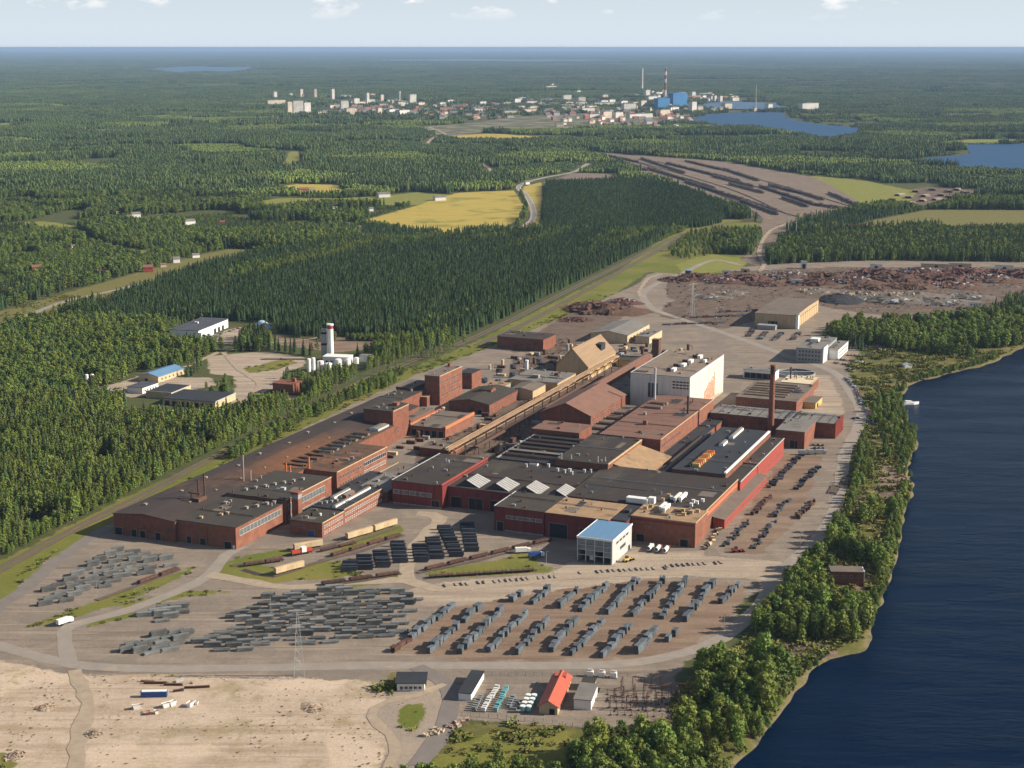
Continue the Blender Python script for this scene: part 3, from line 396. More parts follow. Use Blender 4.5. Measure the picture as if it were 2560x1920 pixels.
HEAPS=[((214.7,2014.6),16,4,'r'),((247.5,2035.4),20,6,'r'),((270.8,2002.4),18,5,'r'),((301.5,2027),22,6,'r'),((324.2,1978.3),18,4,'r'),((365.4,2043.8),24,6,'r'),((382.3,1986.3),20,5,'r'),((419.1,2035.4),26,7,'r'),((442.6,2002.4),22,6,'r'),((486.2,2060.8),26,8,'r'),((505.9,2027),28,7,'r'),((547.3,2069.5),26,8,'r'),((560.5,2014.6),28,7,'r'),((606.4,2069.5),28,8,'r'),((622.4,2018.8),26,7,'r'),((666,2060.8),28,7,'r'),((503.2,1954.8),22,5,'r'),((564.2,1962.5),22,5,'r'),((448.4,1947),18,4,'r'),((393.6,1851.8),26,8,'c'),((431.9,1872.9),26,6,'g'),((453.5,1844.8),28,7,'g'),((491.3,1872.9),26,6,'g'),((508.3,1831),24,5,'g'),((378.1,1916.7),18,4,'g'),((101.6,1777.9),30,9,'r'),((132.2,1831),14,5,'r'),((69.4,1709.6),12,3,'r'),((239.7,1872.9),16,3,'g'),((272,1901.9),14,3,'g'),((556.3,1872.9),18,4,'g')]
SCRAPB=[((360,1978.3),14,8,5,'w'),((282.7,2069.5),10,6,4,'w'),((232.9,2069.5),8,6,4,'b'),((493.9,2122.7),16,8,5,'w'),((398.2,2122.7),8,8,9,'w'),((310.1,2086.9),12,8,4,'y'),((567.7,2136.4),40,5,4,'t'),((607.5,2141),30,5,4,'t'),((663.5,2113.6),24,6,5,'w')]
BEAMS=[[(-39.9,833.9),(26.4,850)],[(37.7,856),(91,865.2)],[(89.4,868.3),(125,874.6)]]
LOGPILE=[((764,3095),),((802,3192),),((808,3143),),((856,3275),),((849,3172),),((902,3318),),((887,3192),),((925,3275),),((956,3318),),((819,3076),),((782,3021),),((852,3095),),((895,3153),),((953,3254),)]

# ------------------------------------------------------------------ the ground: one sheet with its kinds of cover
ZONES.append(('dirt', [LW(a, b) for a, b in [(-235, 85), (-180, 95), (-170, 215), (-190, 225), (-190, 320), (-150, 440), (-150, 520), (-230, 560), (-300, 610), (-330, 500), (-300, 420), (-250, 260), (-258, 140)]]))
KINDS = ['olive', 'yard', 'sand', 'brown', 'dirt', 'pale', 'worn', 'grass', 'verge', 'meadow', 'field', 'railyard', 'town']
# 'olive' below the yard must not be hidden by it along the river: cut order by list position
KINDS = ['yard', 'sand', 'olive', 'brown', 'dirt', 'pale', 'worn', 'grass', 'verge', 'meadow', 'field', 'railyard', 'town']
def axis(parts):
    out = [parts[0][0]]
    for a, b, s0, s1 in parts:
        x = a; 
        n = max(1, int(round((b - a) / ((s0 + s1) / 2))))
        w = np.linspace(s0, s1, n); w = np.cumsum(w) / w.sum() * (b - a) + a
        out += list(w)
    return np.array(out)
gx = axis([(-46000, -8000, 4000, 900), (-8000, -1800, 700, 70), (-1800, -460, 60, 5), (-460, 480, 4, 4), (480, 1800, 5, 60), (1800, 8000, 70, 700), (8000, 46000, 900, 4000)])
gy = axis([(-4000, 300, 900, 40), (300, 560, 30, 5), (560, 1250, 3.5, 4.5), (1250, 2600, 5, 14), (2600, 5000, 15, 40), (5000, 12000, 60, 160), (12000, 110000, 400, 6000)])
GX, GY = np.meshgrid(gx, gy); px, py = GX.ravel(), GY.ravel()
nx, ny = len(gx), len(gy)
CL = 60.0
wsd = poly_sdf(px, py, [tuple(p) for p in smooth_line(WATER[0], 12, True)], CL) + (vnoise(px, py, 14, 3) - 0.5) * 5
gz = -4.6 * np.clip((wsd + 5.5) / 9.0, 0, 1)
def relief(x, y):
    """low hills beyond the town"""
    k = np.clip((y - 12500) / 5000, 0, 1); A = 42 + 60 * np.clip((y - 15000) / 40000, 0, 1)
    h = np.clip(vnoise(x, y, 3800, 81) * .62 + vnoise(x, y, 1700, 82) * .38 - .36, 0, 1) * 1.9
    for w in WATER[1:]:
        h = h * np.clip(-poly_sdf(x, y, w, 1500) / 1400, 0, 1)
    return k * np.clip((42000 - y) / 14000, 0, 1) * 34 * h
gz = gz + relief(px, py)
gme = bpy.data.meshes.new('ground')
nv = nx * ny; nf = (nx - 1) * (ny - 1)
gme.vertices.add(nv); gme.vertices.foreach_set('co', np.stack([px, py, gz], 1).ravel().astype(np.float32))
ii, jj = np.meshgrid(np.arange(nx - 1), np.arange(ny - 1)); q = (jj * nx + ii).ravel()
quads = np.stack([q, q + 1, q + nx + 1, q + nx], 1).astype(np.int32)
gme.loops.add(nf * 4); gme.loops.foreach_set('vertex_index', quads.ravel())
gme.polygons.add(nf); gme.polygons.foreach_set('loop_start', np.arange(0, nf * 4, 4, dtype=np.int32))
gme.update(calc_edges=True)
for k in KINDS:
    sd = np.full(px.shape, -CL)
    for kind, poly in ZONES:
        if kind == k: sd = np.maximum(sd, poly_sdf(px, py, poly, CL))
    at = gme.attributes.new('z_' + k, 'FLOAT', 'POINT'); at.data.foreach_set('value', sd.astype(np.float32))
at = gme.attributes.new('z_shore', 'FLOAT', 'POINT'); at.data.foreach_set('value', wsd.astype(np.float32))
ground = bpy.data.objects.new('ground', gme); COL.objects.link(ground); tag(ground, kind='structure')

def ground_mat():
    m = bpy.data.materials.new('ground'); m.use_nodes = True
    N, Lk = m.node_tree.nodes, m.node_tree.links
    b = N['Principled BSDF']; b.inputs['Roughness'].default_value = 0.95; b.inputs['Specular IOR Level'].default_value = 0.15
    tc = N.new('ShaderNodeTexCoord')
    def noise(sc, det=5, rough=0.65, rot=0, st=(1, 1, 1)):
        mp = N.new('ShaderNodeMapping'); mp.inputs['Scale'].default_value = tuple(sc * s for s in st); mp.inputs['Rotation'].default_value = (0, 0, rot)
        Lk.new(tc.outputs['Object'], mp.inputs[0])
        n = N.new('ShaderNodeTexNoise'); n.inputs['Scale'].default_value = 1; n.inputs['Detail'].default_value = det; n.inputs['Roughness'].default_value = rough
        Lk.new(mp.outputs[0], n.inputs['Vector']); return n.outputs[0]
    def mr(s, a, c, lo=0.0, hi=1.0):
        r = N.new('ShaderNodeMapRange'); r.inputs['From Min'].default_value = a; r.inputs['From Max'].default_value = c
        r.inputs['To Min'].default_value = lo; r.inputs['To Max'].default_value = hi; Lk.new(s, r.inputs['Value']); return r.outputs[0]
    def mix(f, a, c):
        x = N.new('ShaderNodeMixRGB')
        for i, v in ((0, f), (1, a), (2, c)):
            if isinstance(v, tuple): x.inputs[i].default_value = (*v, 1)
            elif isinstance(v, float): x.inputs[i].default_value = v
            else: Lk.new(v, x.inputs[i])
        return x.outputs[0]
    n_big = noise(0.012, 6, 0.6); n_mid = noise(0.06, 7, 0.7); n_fine = noise(0.45, 6, 0.75)
    n_trk = noise(0.05, 5, 0.6, TH + 1.57, (0.25, 2.2, 1)); n_trk2 = noise(0.05, 5, 0.6, 0.1, (0.2, 2.5, 1))
    edge = mr(n_fine, 0.25, 0.75, -1.6, 1.6); edge2 = mr(n_mid, 0.3, 0.7, -3.5, 3.5)
    ad = N.new('ShaderNodeMath'); ad.operation = 'ADD'; Lk.new(edge, ad.inputs[0]); Lk.new(edge2, ad.inputs[1])
    tvar = mr(n_mid, 0.36, 0.64); fvar = mr(n_fine, 0.3, 0.7); bvar = mr(n_big, 0.38, 0.62)
    n_rut = noise(0.16, 4, 0.5, TH + 1.45, (0.06, 2.0, 1)); n_rut2 = noise(0.16, 4, 0.5, 0.03, (0.06, 2.0, 1)); n_pat = noise(0.022, 3, 0.4)
    t1 = mr(n_trk, 0.42, 0.62); t2 = mr(n_trk2, 0.42, 0.62)
    tuft = mr(n_mid, 0.52, 0.60)
    C = {}
    def two(a, c, f): return mix(f, a, c)
    base = two((0.058, 0.075, 0.024), (0.088, 0.088, 0.034), tvar)
    C['yard'] = two(two((0.265, 0.214, 0.17), (0.192, 0.156, 0.126), tvar), (0.14, 0.112, 0.09), mr(n_trk, 0.55, 0.72))
    C['yard'] = two(C['yard'], (0.35, 0.28, 0.215), mr(n_rut, 0.56, 0.66, 0, .55)); C['yard'] = two(C['yard'], (0.185, 0.155, 0.13), mr(n_pat, 0.56, 0.585, 0, .6)); C['yard'] = two(C['yard'], (0.155, 0.125, 0.10), mr(n_rut2, 0.60, 0.68, 0, .5))
    C['sand'] = two(two(two((0.49, 0.388, 0.298), (0.40, 0.312, 0.236), tvar), (0.34, 0.255, 0.185), mr(n_trk, 0.5, 0.66)), (0.31, 0.235, 0.13), mr(n_mid, 0.54, 0.66, 0, 0.75))
    C['sand'] = two(two(C['sand'], (0.30, 0.225, 0.165), mr(n_rut2, 0.57, 0.66, 0, .6)), (0.56, 0.44, 0.33), mr(n_pat, 0.55, 0.60, 0, .6))
    C['sand'] = two(two(C['sand'], (0.25, 0.215, 0.095), mr(noise(0.035, 8, 0.75), 0.55, 0.64, 0, .65)), (0.22, 0.165, 0.125), mr(noise(0.11, 8, 0.8, 0.5), 0.60, 0.66, 0, .7))
    C['olive'] = two(two((0.125, 0.120, 0.032), (0.26, 0.185, 0.075), mr(n_mid, 0.47, 0.60)), (0.085, 0.088, 0.025), fvar)
    C['brown'] = two(two((0.265, 0.188, 0.135), (0.215, 0.15, 0.108), tvar), (0.17, 0.115, 0.082), t1)
    C['dirt'] = two(two((0.16, 0.115, 0.086), (0.095, 0.07, 0.055), tvar), (0.24, 0.17, 0.125), mr(n_fine, 0.5, 0.75))
    C['pale'] = two(two((0.42, 0.34, 0.262), (0.35, 0.28, 0.215), tvar), (0.28, 0.22, 0.17), t2)
    C['worn'] = two((0.27, 0.22, 0.18), (0.33, 0.265, 0.205), tvar)
    C['grass'] = two(two((0.115, 0.135, 0.022), (0.18, 0.165, 0.04), bvar), (0.225, 0.175, 0.07), mr(n_mid, 0.56, 0.70))
    C['verge'] = two(two((0.17, 0.155, 0.042), (0.225, 0.175, 0.075), tvar), (0.11, 0.115, 0.03), fvar)
    C['meadow'] = two((0.16, 0.19, 0.035), (0.23, 0.205, 0.055), tvar)
    C['field'] = two(two(two((0.40, 0.30, 0.06), (0.33, 0.265, 0.055), t2), (0.47, 0.35, 0.10), mr(n_rut2, 0.5, 0.6, 0, .8)), (0.22, 0.205, 0.045), mr(n_big, 0.52, 0.62))
    C['railyard'] = two(two((0.215, 0.164, 0.13), (0.15, 0.115, 0.094), t1), (0.27, 0.21, 0.09), mr(n_mid, 0.56, 0.64))
    C['town'] = two((0.09, 0.10, 0.05), (0.24, 0.20, 0.15), mr(n_big, 0.45, 0.6))
    col = base
    def mask(k, w=1.0, off=0.0, e=None):
        a = N.new('ShaderNodeAttribute'); a.attribute_name = 'z_' + k
        s = N.new('ShaderNodeMath'); s.operation = 'ADD'; Lk.new(a.outputs['Fac'], s.inputs[0]); Lk.new(e or ad.outputs[0], s.inputs[1])
        return mr(s.outputs[0], off - w, off + w)
    for k in KINDS:
        col = mix(mask(k, 0.7), col, C[k])
    # stony shore and wet foot of the bank
    col = mix(mask('shore', 1.2, -3.2), col, two((0.17, 0.135, 0.08), (0.095, 0.10, 0.032), tuft))
    col = mix(mask('shore', 1.2, -0.5), col, (0.07, 0.06, 0.045))
    # grain
    hv = N.new('ShaderNodeHueSaturation'); Lk.new(col, hv.inputs['Color']); Lk.new(mr(n_fine, 0.25, 0.75, 0.86, 1.14), hv.inputs['Value'])
    Lk.new(hv.outputs[0], b.inputs['Base Color'])
    bp = N.new('ShaderNodeBump'); bp.inputs['Strength'].default_value = 0.5; bp.inputs['Distance'].default_value = 0.6
    Lk.new(n_fine, bp.inputs['Height']); Lk.new(bp.outputs[0], b.inputs['Normal'])
    return m
gme.materials.append(ground_mat())

# ------------------------------------------------------------------ water
def sheet(name, poly, z, m, step=None, jit=0.0, closed_smooth=True):
    P = smooth_line(poly, step, True) if step else [Vector(p) for p in poly]
    mb = MB(); pts = []
    for i, p in enumerate(P):
        j = (vnoise([p.x], [p.y], (step or 8) * 1.5, 5)[0] - 0.5) * 2 * jit
        pts.append((p.x + j, p.y + j * 0.7, z))
    from mathutils.geometry import tessellate_polygon
    tri = tessellate_polygon([[Vector(p) for p in pts]])
    me = bpy.data.meshes.new(name); me.from_pydata(pts, [], [tuple(t) for t in tri]); me.materials.append(m)
    me.update()
    if me.polygons[0].normal.z < 0: me.flip_normals()
    return tag(link(name, me), kind='structure')
rx = [p for p in WATER[0]]
# the river's sheet reaches a few metres under the bank; the bank cuts it off
cx0 = 620
riv = [(x - 12 if x < cx0 else x, y + (0 if y < 1380 else 14)) for x, y in rx]
sheet('river', riv, -2.0, WATERM)
for i, w in enumerate(WATER[1:]):
    sheet('lake', w, 0.8 if i < 2 else 2.0, LAKEM if i < 2 else FARLAKEM, 60 if i < 2 else 160, 22 if i < 2 else 260)
sheet('pool', CANAL[0], 0.08, WATERM, 5, 1.0)

# ------------------------------------------------------------------ roads, paths, railways
def ribbon(name, pts, w, z, m, step=6.0, kind='structure', jit=0.4, edge=None):
    P = smooth_line(pts, step); V = []; F = []
    for i, p in enumerate(P):
        t = (P[min(i + 1, len(P) - 1)] - P[max(i - 1, 0)]).normalized(); nrm = Vector((-t.y, t.x))
        j = rng.uniform(-jit, jit); k2 = rng.uniform(-jit, jit)
        a = p + nrm * (w / 2 + j); b = p - nrm * (w / 2 + k2)
        V += [(a.x, a.y, z), (b.x, b.y, z)]
        if i: n = 2 * i; F.append((n - 2, n - 1, n + 1, n))
    me = bpy.data.meshes.new(name); me.from_pydata(V, [], F); me.materials.append(m); me.update()
    if me.polygons and me.polygons[0].normal.z < 0: me.flip_normals()
    return tag(link(name, me), kind=kind)
zlift = 0.06
ROADMAT = {'asphalt': ASPH, 'tarmac': ASPHD, 'gravel': GRAVEL}
for nm, pts, w, mk in ROADS:
    far = max(p[1] for p in pts) > 2300
    r = ribbon(nm, pts, w * (.8 if mk == 'gravel' else 1), zlift + (0.25 if far and min(p[1] for p in pts) > 1700 else 0), ROADMAT[mk], 8, 'structure', 1.1 if mk == 'gravel' else .5)
    zlift += 0.012
    if mk == 'asphalt' and w > 11:        # the highway bend by the fields has edge lines
        for s in (-1, 1):
            P = smooth_line(pts, 10); V = []
            off = []
            for i, p in enumerate(P):
                t = (P[min(i + 1, len(P) - 1)] - P[max(i - 1, 0)]).normalized(); off.append((p.x - t.y * s * 4.6, p.y + t.x * s * 4.6))
            l = ribbon('lane_line', off, 0.7, 0.45, LINE, 10, None, 0); l.parent = r
zl = 0.16
for pts, k in RAILS:
    far = min(p[1] for p in pts) > 1500
    z0 = zl + (0.3 if far else 0.0); zl += 0.013
    for j in range(k):
        off = (j - (k - 1) / 2) * 5.0
        P = smooth_line(pts, 10); C = []
        for i, p in enumerate(P):
            t = (P[min(i + 1, len(P) - 1)] - P[max(i - 1, 0)]).normalized(); C.append(((p.x - t.y * off, p.y + t.x * off), t))
        c = [q for q, t in C]
        bal = ribbon('railway_track', c, 3.6, z0, BALLAST, 9, 'structure', 0.35)
        for s in (-0.75, 0.75):
            mb = MB()
            for i in range(len(C) - 1):
                (x0, y0), t0 = C[i]; (x1, y1), t1 = C[i + 1]
                a = [(x0 - t0.y * (s + e), y0 + t0.x * (s + e)) for e in (-0.09, 0.09)]
                b = [(x1 - t1.y * (s + e), y1 + t1.x * (s + e)) for e in (-0.09, 0.09)]
                mb.face([(*a[0], z0 + .22), (*a[1], z0 + .22), (*b[1], z0 + .22), (*b[0], z0 + .22)])
                for u, v in ((a[0], b[0]), (a[1], b[1])):
                    mb.face([(*u, z0 + .02), (*v, z0 + .02), (*v, z0 + .22), (*u, z0 + .22)])
            mb.build('rail', RAILM, bal)
        zl += 0.006

# ------------------------------------------------------------------ the steelworks' buildings (metres in the works' frame: a along fronts, b to the back)
SEQ = [0]
def lift():
    SEQ[0] += 1; return 0.017 * (SEQ[0] % 23)
WIN = {}
def window_mesh(w, h, mull=1, glass=DARKG, frame=CONC):
    k = (round(w, 2), round(h, 2), mull, glass.name, frame.name)
    if k not in WIN:
        mb = MB(); fr = min(0.22, w * 0.1)
        mb.box(-w / 2, -w / 2 + fr, -0.14, 0.05, 0, h, 0); mb.box(w / 2 - fr, w / 2, -0.14, 0.05, 0, h, 0)
        mb.box(-w / 2 + fr, w / 2 - fr, -0.14, 0.05, 0, fr, 0); mb.box(-w / 2 + fr, w / 2 - fr, -0.14, 0.05, h - fr, h, 0)
        for i in range(1, mull + 1):
            x = -w / 2 + w * i / (mull + 1); mb.box(x - 0.06, x + 0.06, -0.11, 0.0, fr, h - fr, 0)
        mb.face([(-w / 2 + fr, -0.06, fr), (w / 2 - fr, -0.06, fr), (w / 2 - fr, -0.06, h - fr), (-w / 2 + fr, -0.06, h - fr)], 1)
        WIN[k] = mb.mesh('window', [frame, glass])
    return WIN[k]
def side_xf(b, side, t):
    """point and turn on a wall of building b (a dict with w, d): side f r l k, t along it"""
    w, d = b['w'], b['d']
    return {'f': ((t, 0), 0.0), 'r': ((w, t), R(90)), 'l': ((0, d - t), R(-90)), 'k': ((w - t, d), R(180))}[side]
def put(b, side, t, z, me, name, out=0.0):
    (x, y), r = side_xf(b, side, t)
    o = link(name, me, b['e'], (x + math.sin(r) * out, y - math.cos(r) * out, z), r); return o
def windows(b, side, t0, t1, n, z, w, h, mull=1, glass=DARKG, frame=CONC):
    me = window_mesh(w, h, mull, glass, frame)
    for i in range(n): put(b, side, t0 + (t1 - t0) * (i + 0.5) / n, z, me, 'window')
DOORM = {}
def door(b, side, t, w, h, m=DARK, z=0):
    k = (w, h, m.name)
    if k not in DOORM:
        mb = MB(); mb.box(-w / 2 - .25, -w / 2, -0.22, 0.05, 0, h + .25, 0); mb.box(w / 2, w / 2 + .25, -0.22, 0.05, 0, h + .25, 0); mb.box(-w / 2, w / 2, -0.22, 0.05, h, h + .25, 0)
        mb.face([(-w / 2, -0.05, 0), (w / 2, -0.05, 0), (w / 2, -0.05, h), (-w / 2, -0.05, h)], 1)
        for i in range(1, 4): mb.box(-w / 2, w / 2, -0.09, -0.05, h * i / 4 - .05, h * i / 4 + .05, 1)
        DOORM[k] = mb.mesh('door', [CONC, m])
    return put(b, side, t, z, DOORM[k], 'door')
def band(b, side, t0, t1, z0, z1, m, name='window_band', mull=0, out=0.1):
    mb = MB(); L = t1 - t0
    mb.box(0, L, -out, 0.04, z0, z1, 0)
    if mull:
        for i in range(mull + 1):
            x = L * i / mull; mb.box(x - 0.12, x + 0.12, -out - 0.09, -out + .01, z0, z1, 1)
        mb.box(-0.12, L + 0.12, -out - 0.07, -out + .01, z0 - 0.2, z0, 1); mb.box(-.12, L + .12, -out - 0.07, -out + .01, z1, z1 + 0.2, 1)
    (x, y), r = side_xf(b, side, t0)
    return mb.build(name, [m, PALEM], b['e'], (x, y, 0), r)
def pilasters(b, side, n, z1, m, w=0.5, z0=0.0, t0=0.0, t1=None):
    L = {'f': b['w'], 'k': b['w'], 'r': b['d'], 'l': b['d']}[side]; t1 = t1 or L
    k = ('pil', w, z0, z1, m.name)
    if k not in WIN:
        mb = MB(); mb.box(-w / 2, w / 2, -0.28, 0.05, z0, z1, 0); WIN[k] = mb.mesh('pilaster', m)
    for i in range(n + 1):
        put(b, side, min(max(t0 + (t1 - t0) * i / n, w / 2 + t0), t1 - w / 2), 0, WIN[k], 'pilaster')
FOOT = []
VENT = {}
HOLD = []
def hall(name, label, cat, a0, a1, b0, b1, h, wall, roof, roofkind='flat', rise=0.0, cope=None, base=None, z0=0.0, over=0.35, seams=0, at=None):
    """rectangular building with walls, a roof of some thickness and a coping round it; gable 'e': ridge runs back; 'f': ridge runs along the front;
    shed 'r': falls to the right, 'l': to the left, 'n': to the front"""
    x, y = LW(a0, b0); w, d = a1 - a0, b1 - b0; h = h + lift()
    rot = ROT
    if not at: FOOT.append({'x0': a0, 'x1': a1, 'y0': b0, 'y1': b1})
    if at: x, y, rot = at
    e = thing(name, label, cat, x, y, z0, rot); B = {'e': e, 'w': w, 'd': d, 'h': h}
    top = {(0, 0): h, (1, 0): h, (1, 1): h, (0, 1): h}
    if roofkind == 'r': top[(0, 0)] += rise; top[(0, 1)] += rise
    if roofkind == 'l': top[(1, 0)] += rise; top[(1, 1)] += rise
    if roofkind == 'n': top[(0, 1)] += rise; top[(1, 1)] += rise
    mb = MB()
    if roofkind in ('e', 'f'):
        if roofkind == 'e':
            mb.face([(0, 0, 0), (w, 0, 0), (w, 0, h), (w / 2, 0, h + rise), (0, 0, h)]); mb.face([(w, d, 0), (0, d, 0), (0, d, h), (w / 2, d, h + rise), (w, d, h)])
            mb.face([(w, 0, 0), (w, d, 0), (w, d, h), (w, 0, h)]); mb.face([(0, d, 0), (0, 0, 0), (0, 0, h), (0, d, h)])
        else:
            mb.face([(w, 0, 0), (w, d, 0), (w, d, h), (w, d / 2, h + rise), (w, 0, h)]); mb.face([(0, d, 0), (0, 0, 0), (0, 0, h), (0, d / 2, h + rise), (0, d, h)])
            mb.face([(0, 0, 0), (w, 0, 0), (w, 0, h), (0, 0, h)]); mb.face([(w, d, 0), (0, d, 0), (0, d, h), (w, d, h)])
    else:
        mb.prism([(0, 0), (w, 0), (w, d), (0, d)], 0, [top[(0, 0)], top[(1, 0)], top[(1, 1)], top[(0, 1)]], top=True)
    mb.build('wall', wall, e)
    if base: 
        mb = MB(); mb.box(-0.12, w + 0.12, -0.12, 0.0, 0, 1.0); mb.box(w, w + 0.12, 0, d, 0, 1.0); mb.build('plinth', base, e)
    mb = MB(); t = 0.35; o = over
    def slab(P, t=t):
        n = len(P); up = [(p[0], p[1], p[2] + t) for p in P]
        mb.face(up); mb.face(list(reversed(P)))
        for i in range(n): j = (i + 1) % n; mb.face([P[i], P[j], up[j], up[i]])
    if roofkind == 'e':
        s = rise / (w / 2) * o
        slab([(-o, -o, h - s + .02), (w / 2, -o, h + rise + .02), (w / 2, d + o, h + rise + .02), (-o, d + o, h - s + .02)])
        slab([(w / 2, -o, h + rise + .02), (w + o, -o, h - s + .02), (w + o, d + o, h - s + .02), (w / 2, d + o, h + rise + .02)])
    elif roofkind == 'f':
        s = rise / (d / 2) * o
        slab([(-o, -o, h - s + .02), (w + o, -o, h - s + .02), (w + o, d / 2, h + rise + .02), (-o, d / 2, h + rise + .02)])
        slab([(-o, d / 2, h + rise + .02), (w + o, d / 2, h + rise + .02), (w + o, d + o, h - s + .02), (-o, d + o, h - s + .02)])
    else:
        slab([(-o, -o, top[(0, 0)] + .02), (w + o, -o, top[(1, 0)] + .02), (w + o, d + o, top[(1, 1)] + .02), (-o, d + o, top[(0, 1)] + .02)])
    mb.build('roof', roof, e)
    if cope and roofkind == 'flat':
        mb = MB(); z = h + .37; c = 0.45
        if 'f' in cope: mb.box(-o, w + o, -o - .05, -o + c, h + .1, z + .3)
        if 'k' in cope: mb.box(-o, w + o, d + o - c, d + o + .05, h + .1, z + .3)
        if 'r' in cope: mb.box(w + o - c, w + o + .05, -o + c, d + o - c, h + .1, z + .3)
        if 'l' in cope: mb.box(-o - .05, -o + c, -o + c, d + o - c, h + .1, z + .3)
        mb.build('coping', PALEM if cope[0].isupper() else (TANW if wall in (BRICK, BRICK_D) else PALEM), e)
    if roofkind == 'flat' and not at and w * d > 350:      # patches of newer felt, small cowls and pipes
        pr = random.Random(int(w * 31 + d * 17 + h))
        for _ in range(min(5, 1 + int(w * d / 900))):
            sx, sy = pr.uniform(2.5, min(12, w * .35)), pr.uniform(3, min(18, d * .35)); x0, y0 = pr.uniform(.8, w - sx - .8), pr.uniform(.8, d - sy - .8)
            mb = MB(); mb.box(0, sx, 0, sy, 0, .05 + .01 * _); mb.build('roof_patch', pr.choice((ROOF_OLV, ROOF_BRN, ROOF_BLK, ROOF, ROOF_RUST)), e, (x0, y0, h + .37))
        for _ in range(min(10, 2 + int(w * d / 300))):
            vent(B, pr.uniform(1, w - 1), pr.uniform(1, d - 1), *pr.choice(((.8, .8, 1.0), (1.2, .8, .8), (.6, .6, 1.6), (2.2, 1.0, .9))), m=pr.choice((GREYM, RUST, ROOF_BRN, CONC, RUSTD)))
        if w * d > 1200:
            mb = MB(); yy = pr.uniform(d * .2, d * .8); mb.tube((1, yy, .6), (w - 1, yy, .6), .28, 6); mb.build('roof_pipe', pr.choice((RUST, GREYM, CONC)), e, (0, 0, h + .36))
    if seams and roofkind == 'flat':
        mb = MB()
        for i in range(1, seams): yy = d * i / seams; mb.box(0.3, w - 0.3, yy - 0.12, yy + 0.12, h + .36, h + .46)
        mb.build('roof_seams', roof, e)
    return B
def vent(b, x, y, sx=1.4, sy=1.4, sz=1.5, m=GREYM, z=None, name='roof_vent', cap=True):
    k = (sx, sy, sz, m.name, cap)
    if k not in VENT:
        mb = MB(); mb.box(-sx / 2, sx / 2, -sy / 2, sy / 2, 0, sz)
        if cap: mb.box(-sx / 2 - .2, sx / 2 + .2, -sy / 2 - .2, sy / 2 + .2, sz + .15, sz + .35); mb.box(-sx / 4, sx / 4, -sy / 4, sy / 4, sz, sz + .15)
        VENT[k] = mb.mesh(name, m)
    return link(name, VENT[k], b['e'], (x, y, (b['h'] + .36) if z is None else z))
def pipe(b, x, y, r, h, m=GREYM, z=None, name='stack_pipe'):
    mb = MB(); mb.tube((0, 0, 0), (0, 0, h), r, 8); mb.tube((0, 0, h - .5), (0, 0, h), r * 1.25, 8); mb.tube((0, 0, 0), (0, 0, .5), r * 1.6, 8)
    return mb.build(name, m, b['e'], (x, y, (b['h'] + .36) if z is None else z))
def monitor(b, x0, x1, y0, y1, hh, side, top, name='roof_monitor', z=None):
    """long raised skylight with a pitched top"""
    mb = MB(); z = (b['h'] + .36) if z is None else z
    if x1 - x0 > y1 - y0:
        ym = (y0 + y1) / 2
        mb.face([(x0, y0, 0), (x1, y0, 0), (x1, y0, hh), (x0, y0, hh)]); mb.face([(x1, y1, 0), (x0, y1, 0), (x0, y1, hh), (x1, y1, hh)])
        mb.face([(x0, y1, 0), (x0, y0, 0), (x0, y0, hh), (x0, ym, hh * 1.4), (x0, y1, hh)]); mb.face([(x1, y0, 0), (x1, y1, 0), (x1, y1, hh), (x1, ym, hh * 1.4), (x1, y0, hh)])
        mb.face([(x0, y0, hh), (x1, y0, hh), (x1, ym, hh * 1.4), (x0, ym, hh * 1.4)], 1); mb.face([(x0, ym, hh * 1.4), (x1, ym, hh * 1.4), (x1, y1, hh), (x0, y1, hh)], 1)
    else:
        xm = (x0 + x1) / 2
        mb.face([(x1, y0, 0), (x1, y1, 0), (x1, y1, hh), (x1, y0, hh)]); mb.face([(x0, y1, 0), (x0, y0, 0), (x0, y0, hh), (x0, y1, hh)])
        mb.face([(x0, y0, 0), (x1, y0, 0), (x1, y0, hh), (xm, y0, hh * 1.4), (x0, y0, hh)]); mb.face([(x1, y1, 0), (x0, y1, 0), (x0, y1, hh), (xm, y1, hh * 1.4), (x1, y1, hh)])
        mb.face([(x1, y0, hh), (x1, y1, hh), (xm, y1, hh * 1.4), (xm, y0, hh * 1.4)], 1); mb.face([(xm, y0, hh * 1.4), (xm, y1, hh * 1.4), (x0, y1, hh), (x0, y0, hh)], 1)
    return mb.build(name, [side, top], b['e'], (0, 0, z))
HB = 'hall building'
# --- 1 the long western hall
LWHALL = hall('rolling_hall', 'long low hall of the west side, dark rust-streaked gable roof and dark red brick front', HB, -344, -298.2, -113, 228, 13, BRICK_D, ROOF_RUST, 'e', 2.3, over=0.5)
B = LWHALL
for t in (3.5, 15, 21.5, 33): door(B, 'f', t, 4 if t > 10 else 5.5, 4.6)
windows(B, 'f', 26, 31, 2, 1.2, 1.6, 1.6)
for i in range(9): vent(B, 10 + (i % 2) * 4, 20 + i * 34, 1.6, 1.6, 1.2, CONC, z=13.9)
for i in range(7): vent(B, 33, 35 + i * 30, 1.2, 1.2, 1.0, ROOF_TAN, z=13.9)
for x, y, hh in ((35, 42, 15), (37, 46, 18), (31, 40, 7)): pipe(B, x, y, 0.55, hh, RUST, z=13)
for x, y, hh in ((37, 92, 19), (40, 96, 8)): pipe(B, x, y, 0.55, hh, CONC, z=13)
mb = MB(); mb.box(30, 39, 38, 39, 19.5, 20.3); mb.box(33, 38, 37.5, 47, 14, 16.6); mb.build('pipe_platform', RUST, B['e'])
for i in range(14):
    mb = MB(); mb.box(0.2, 12, -.25, .25, 0, .5); mb.build('roof_rib', ROOF_RUST, B['e'], (26, 56 + i * 3.2, 14.3 - 1.3), 0)
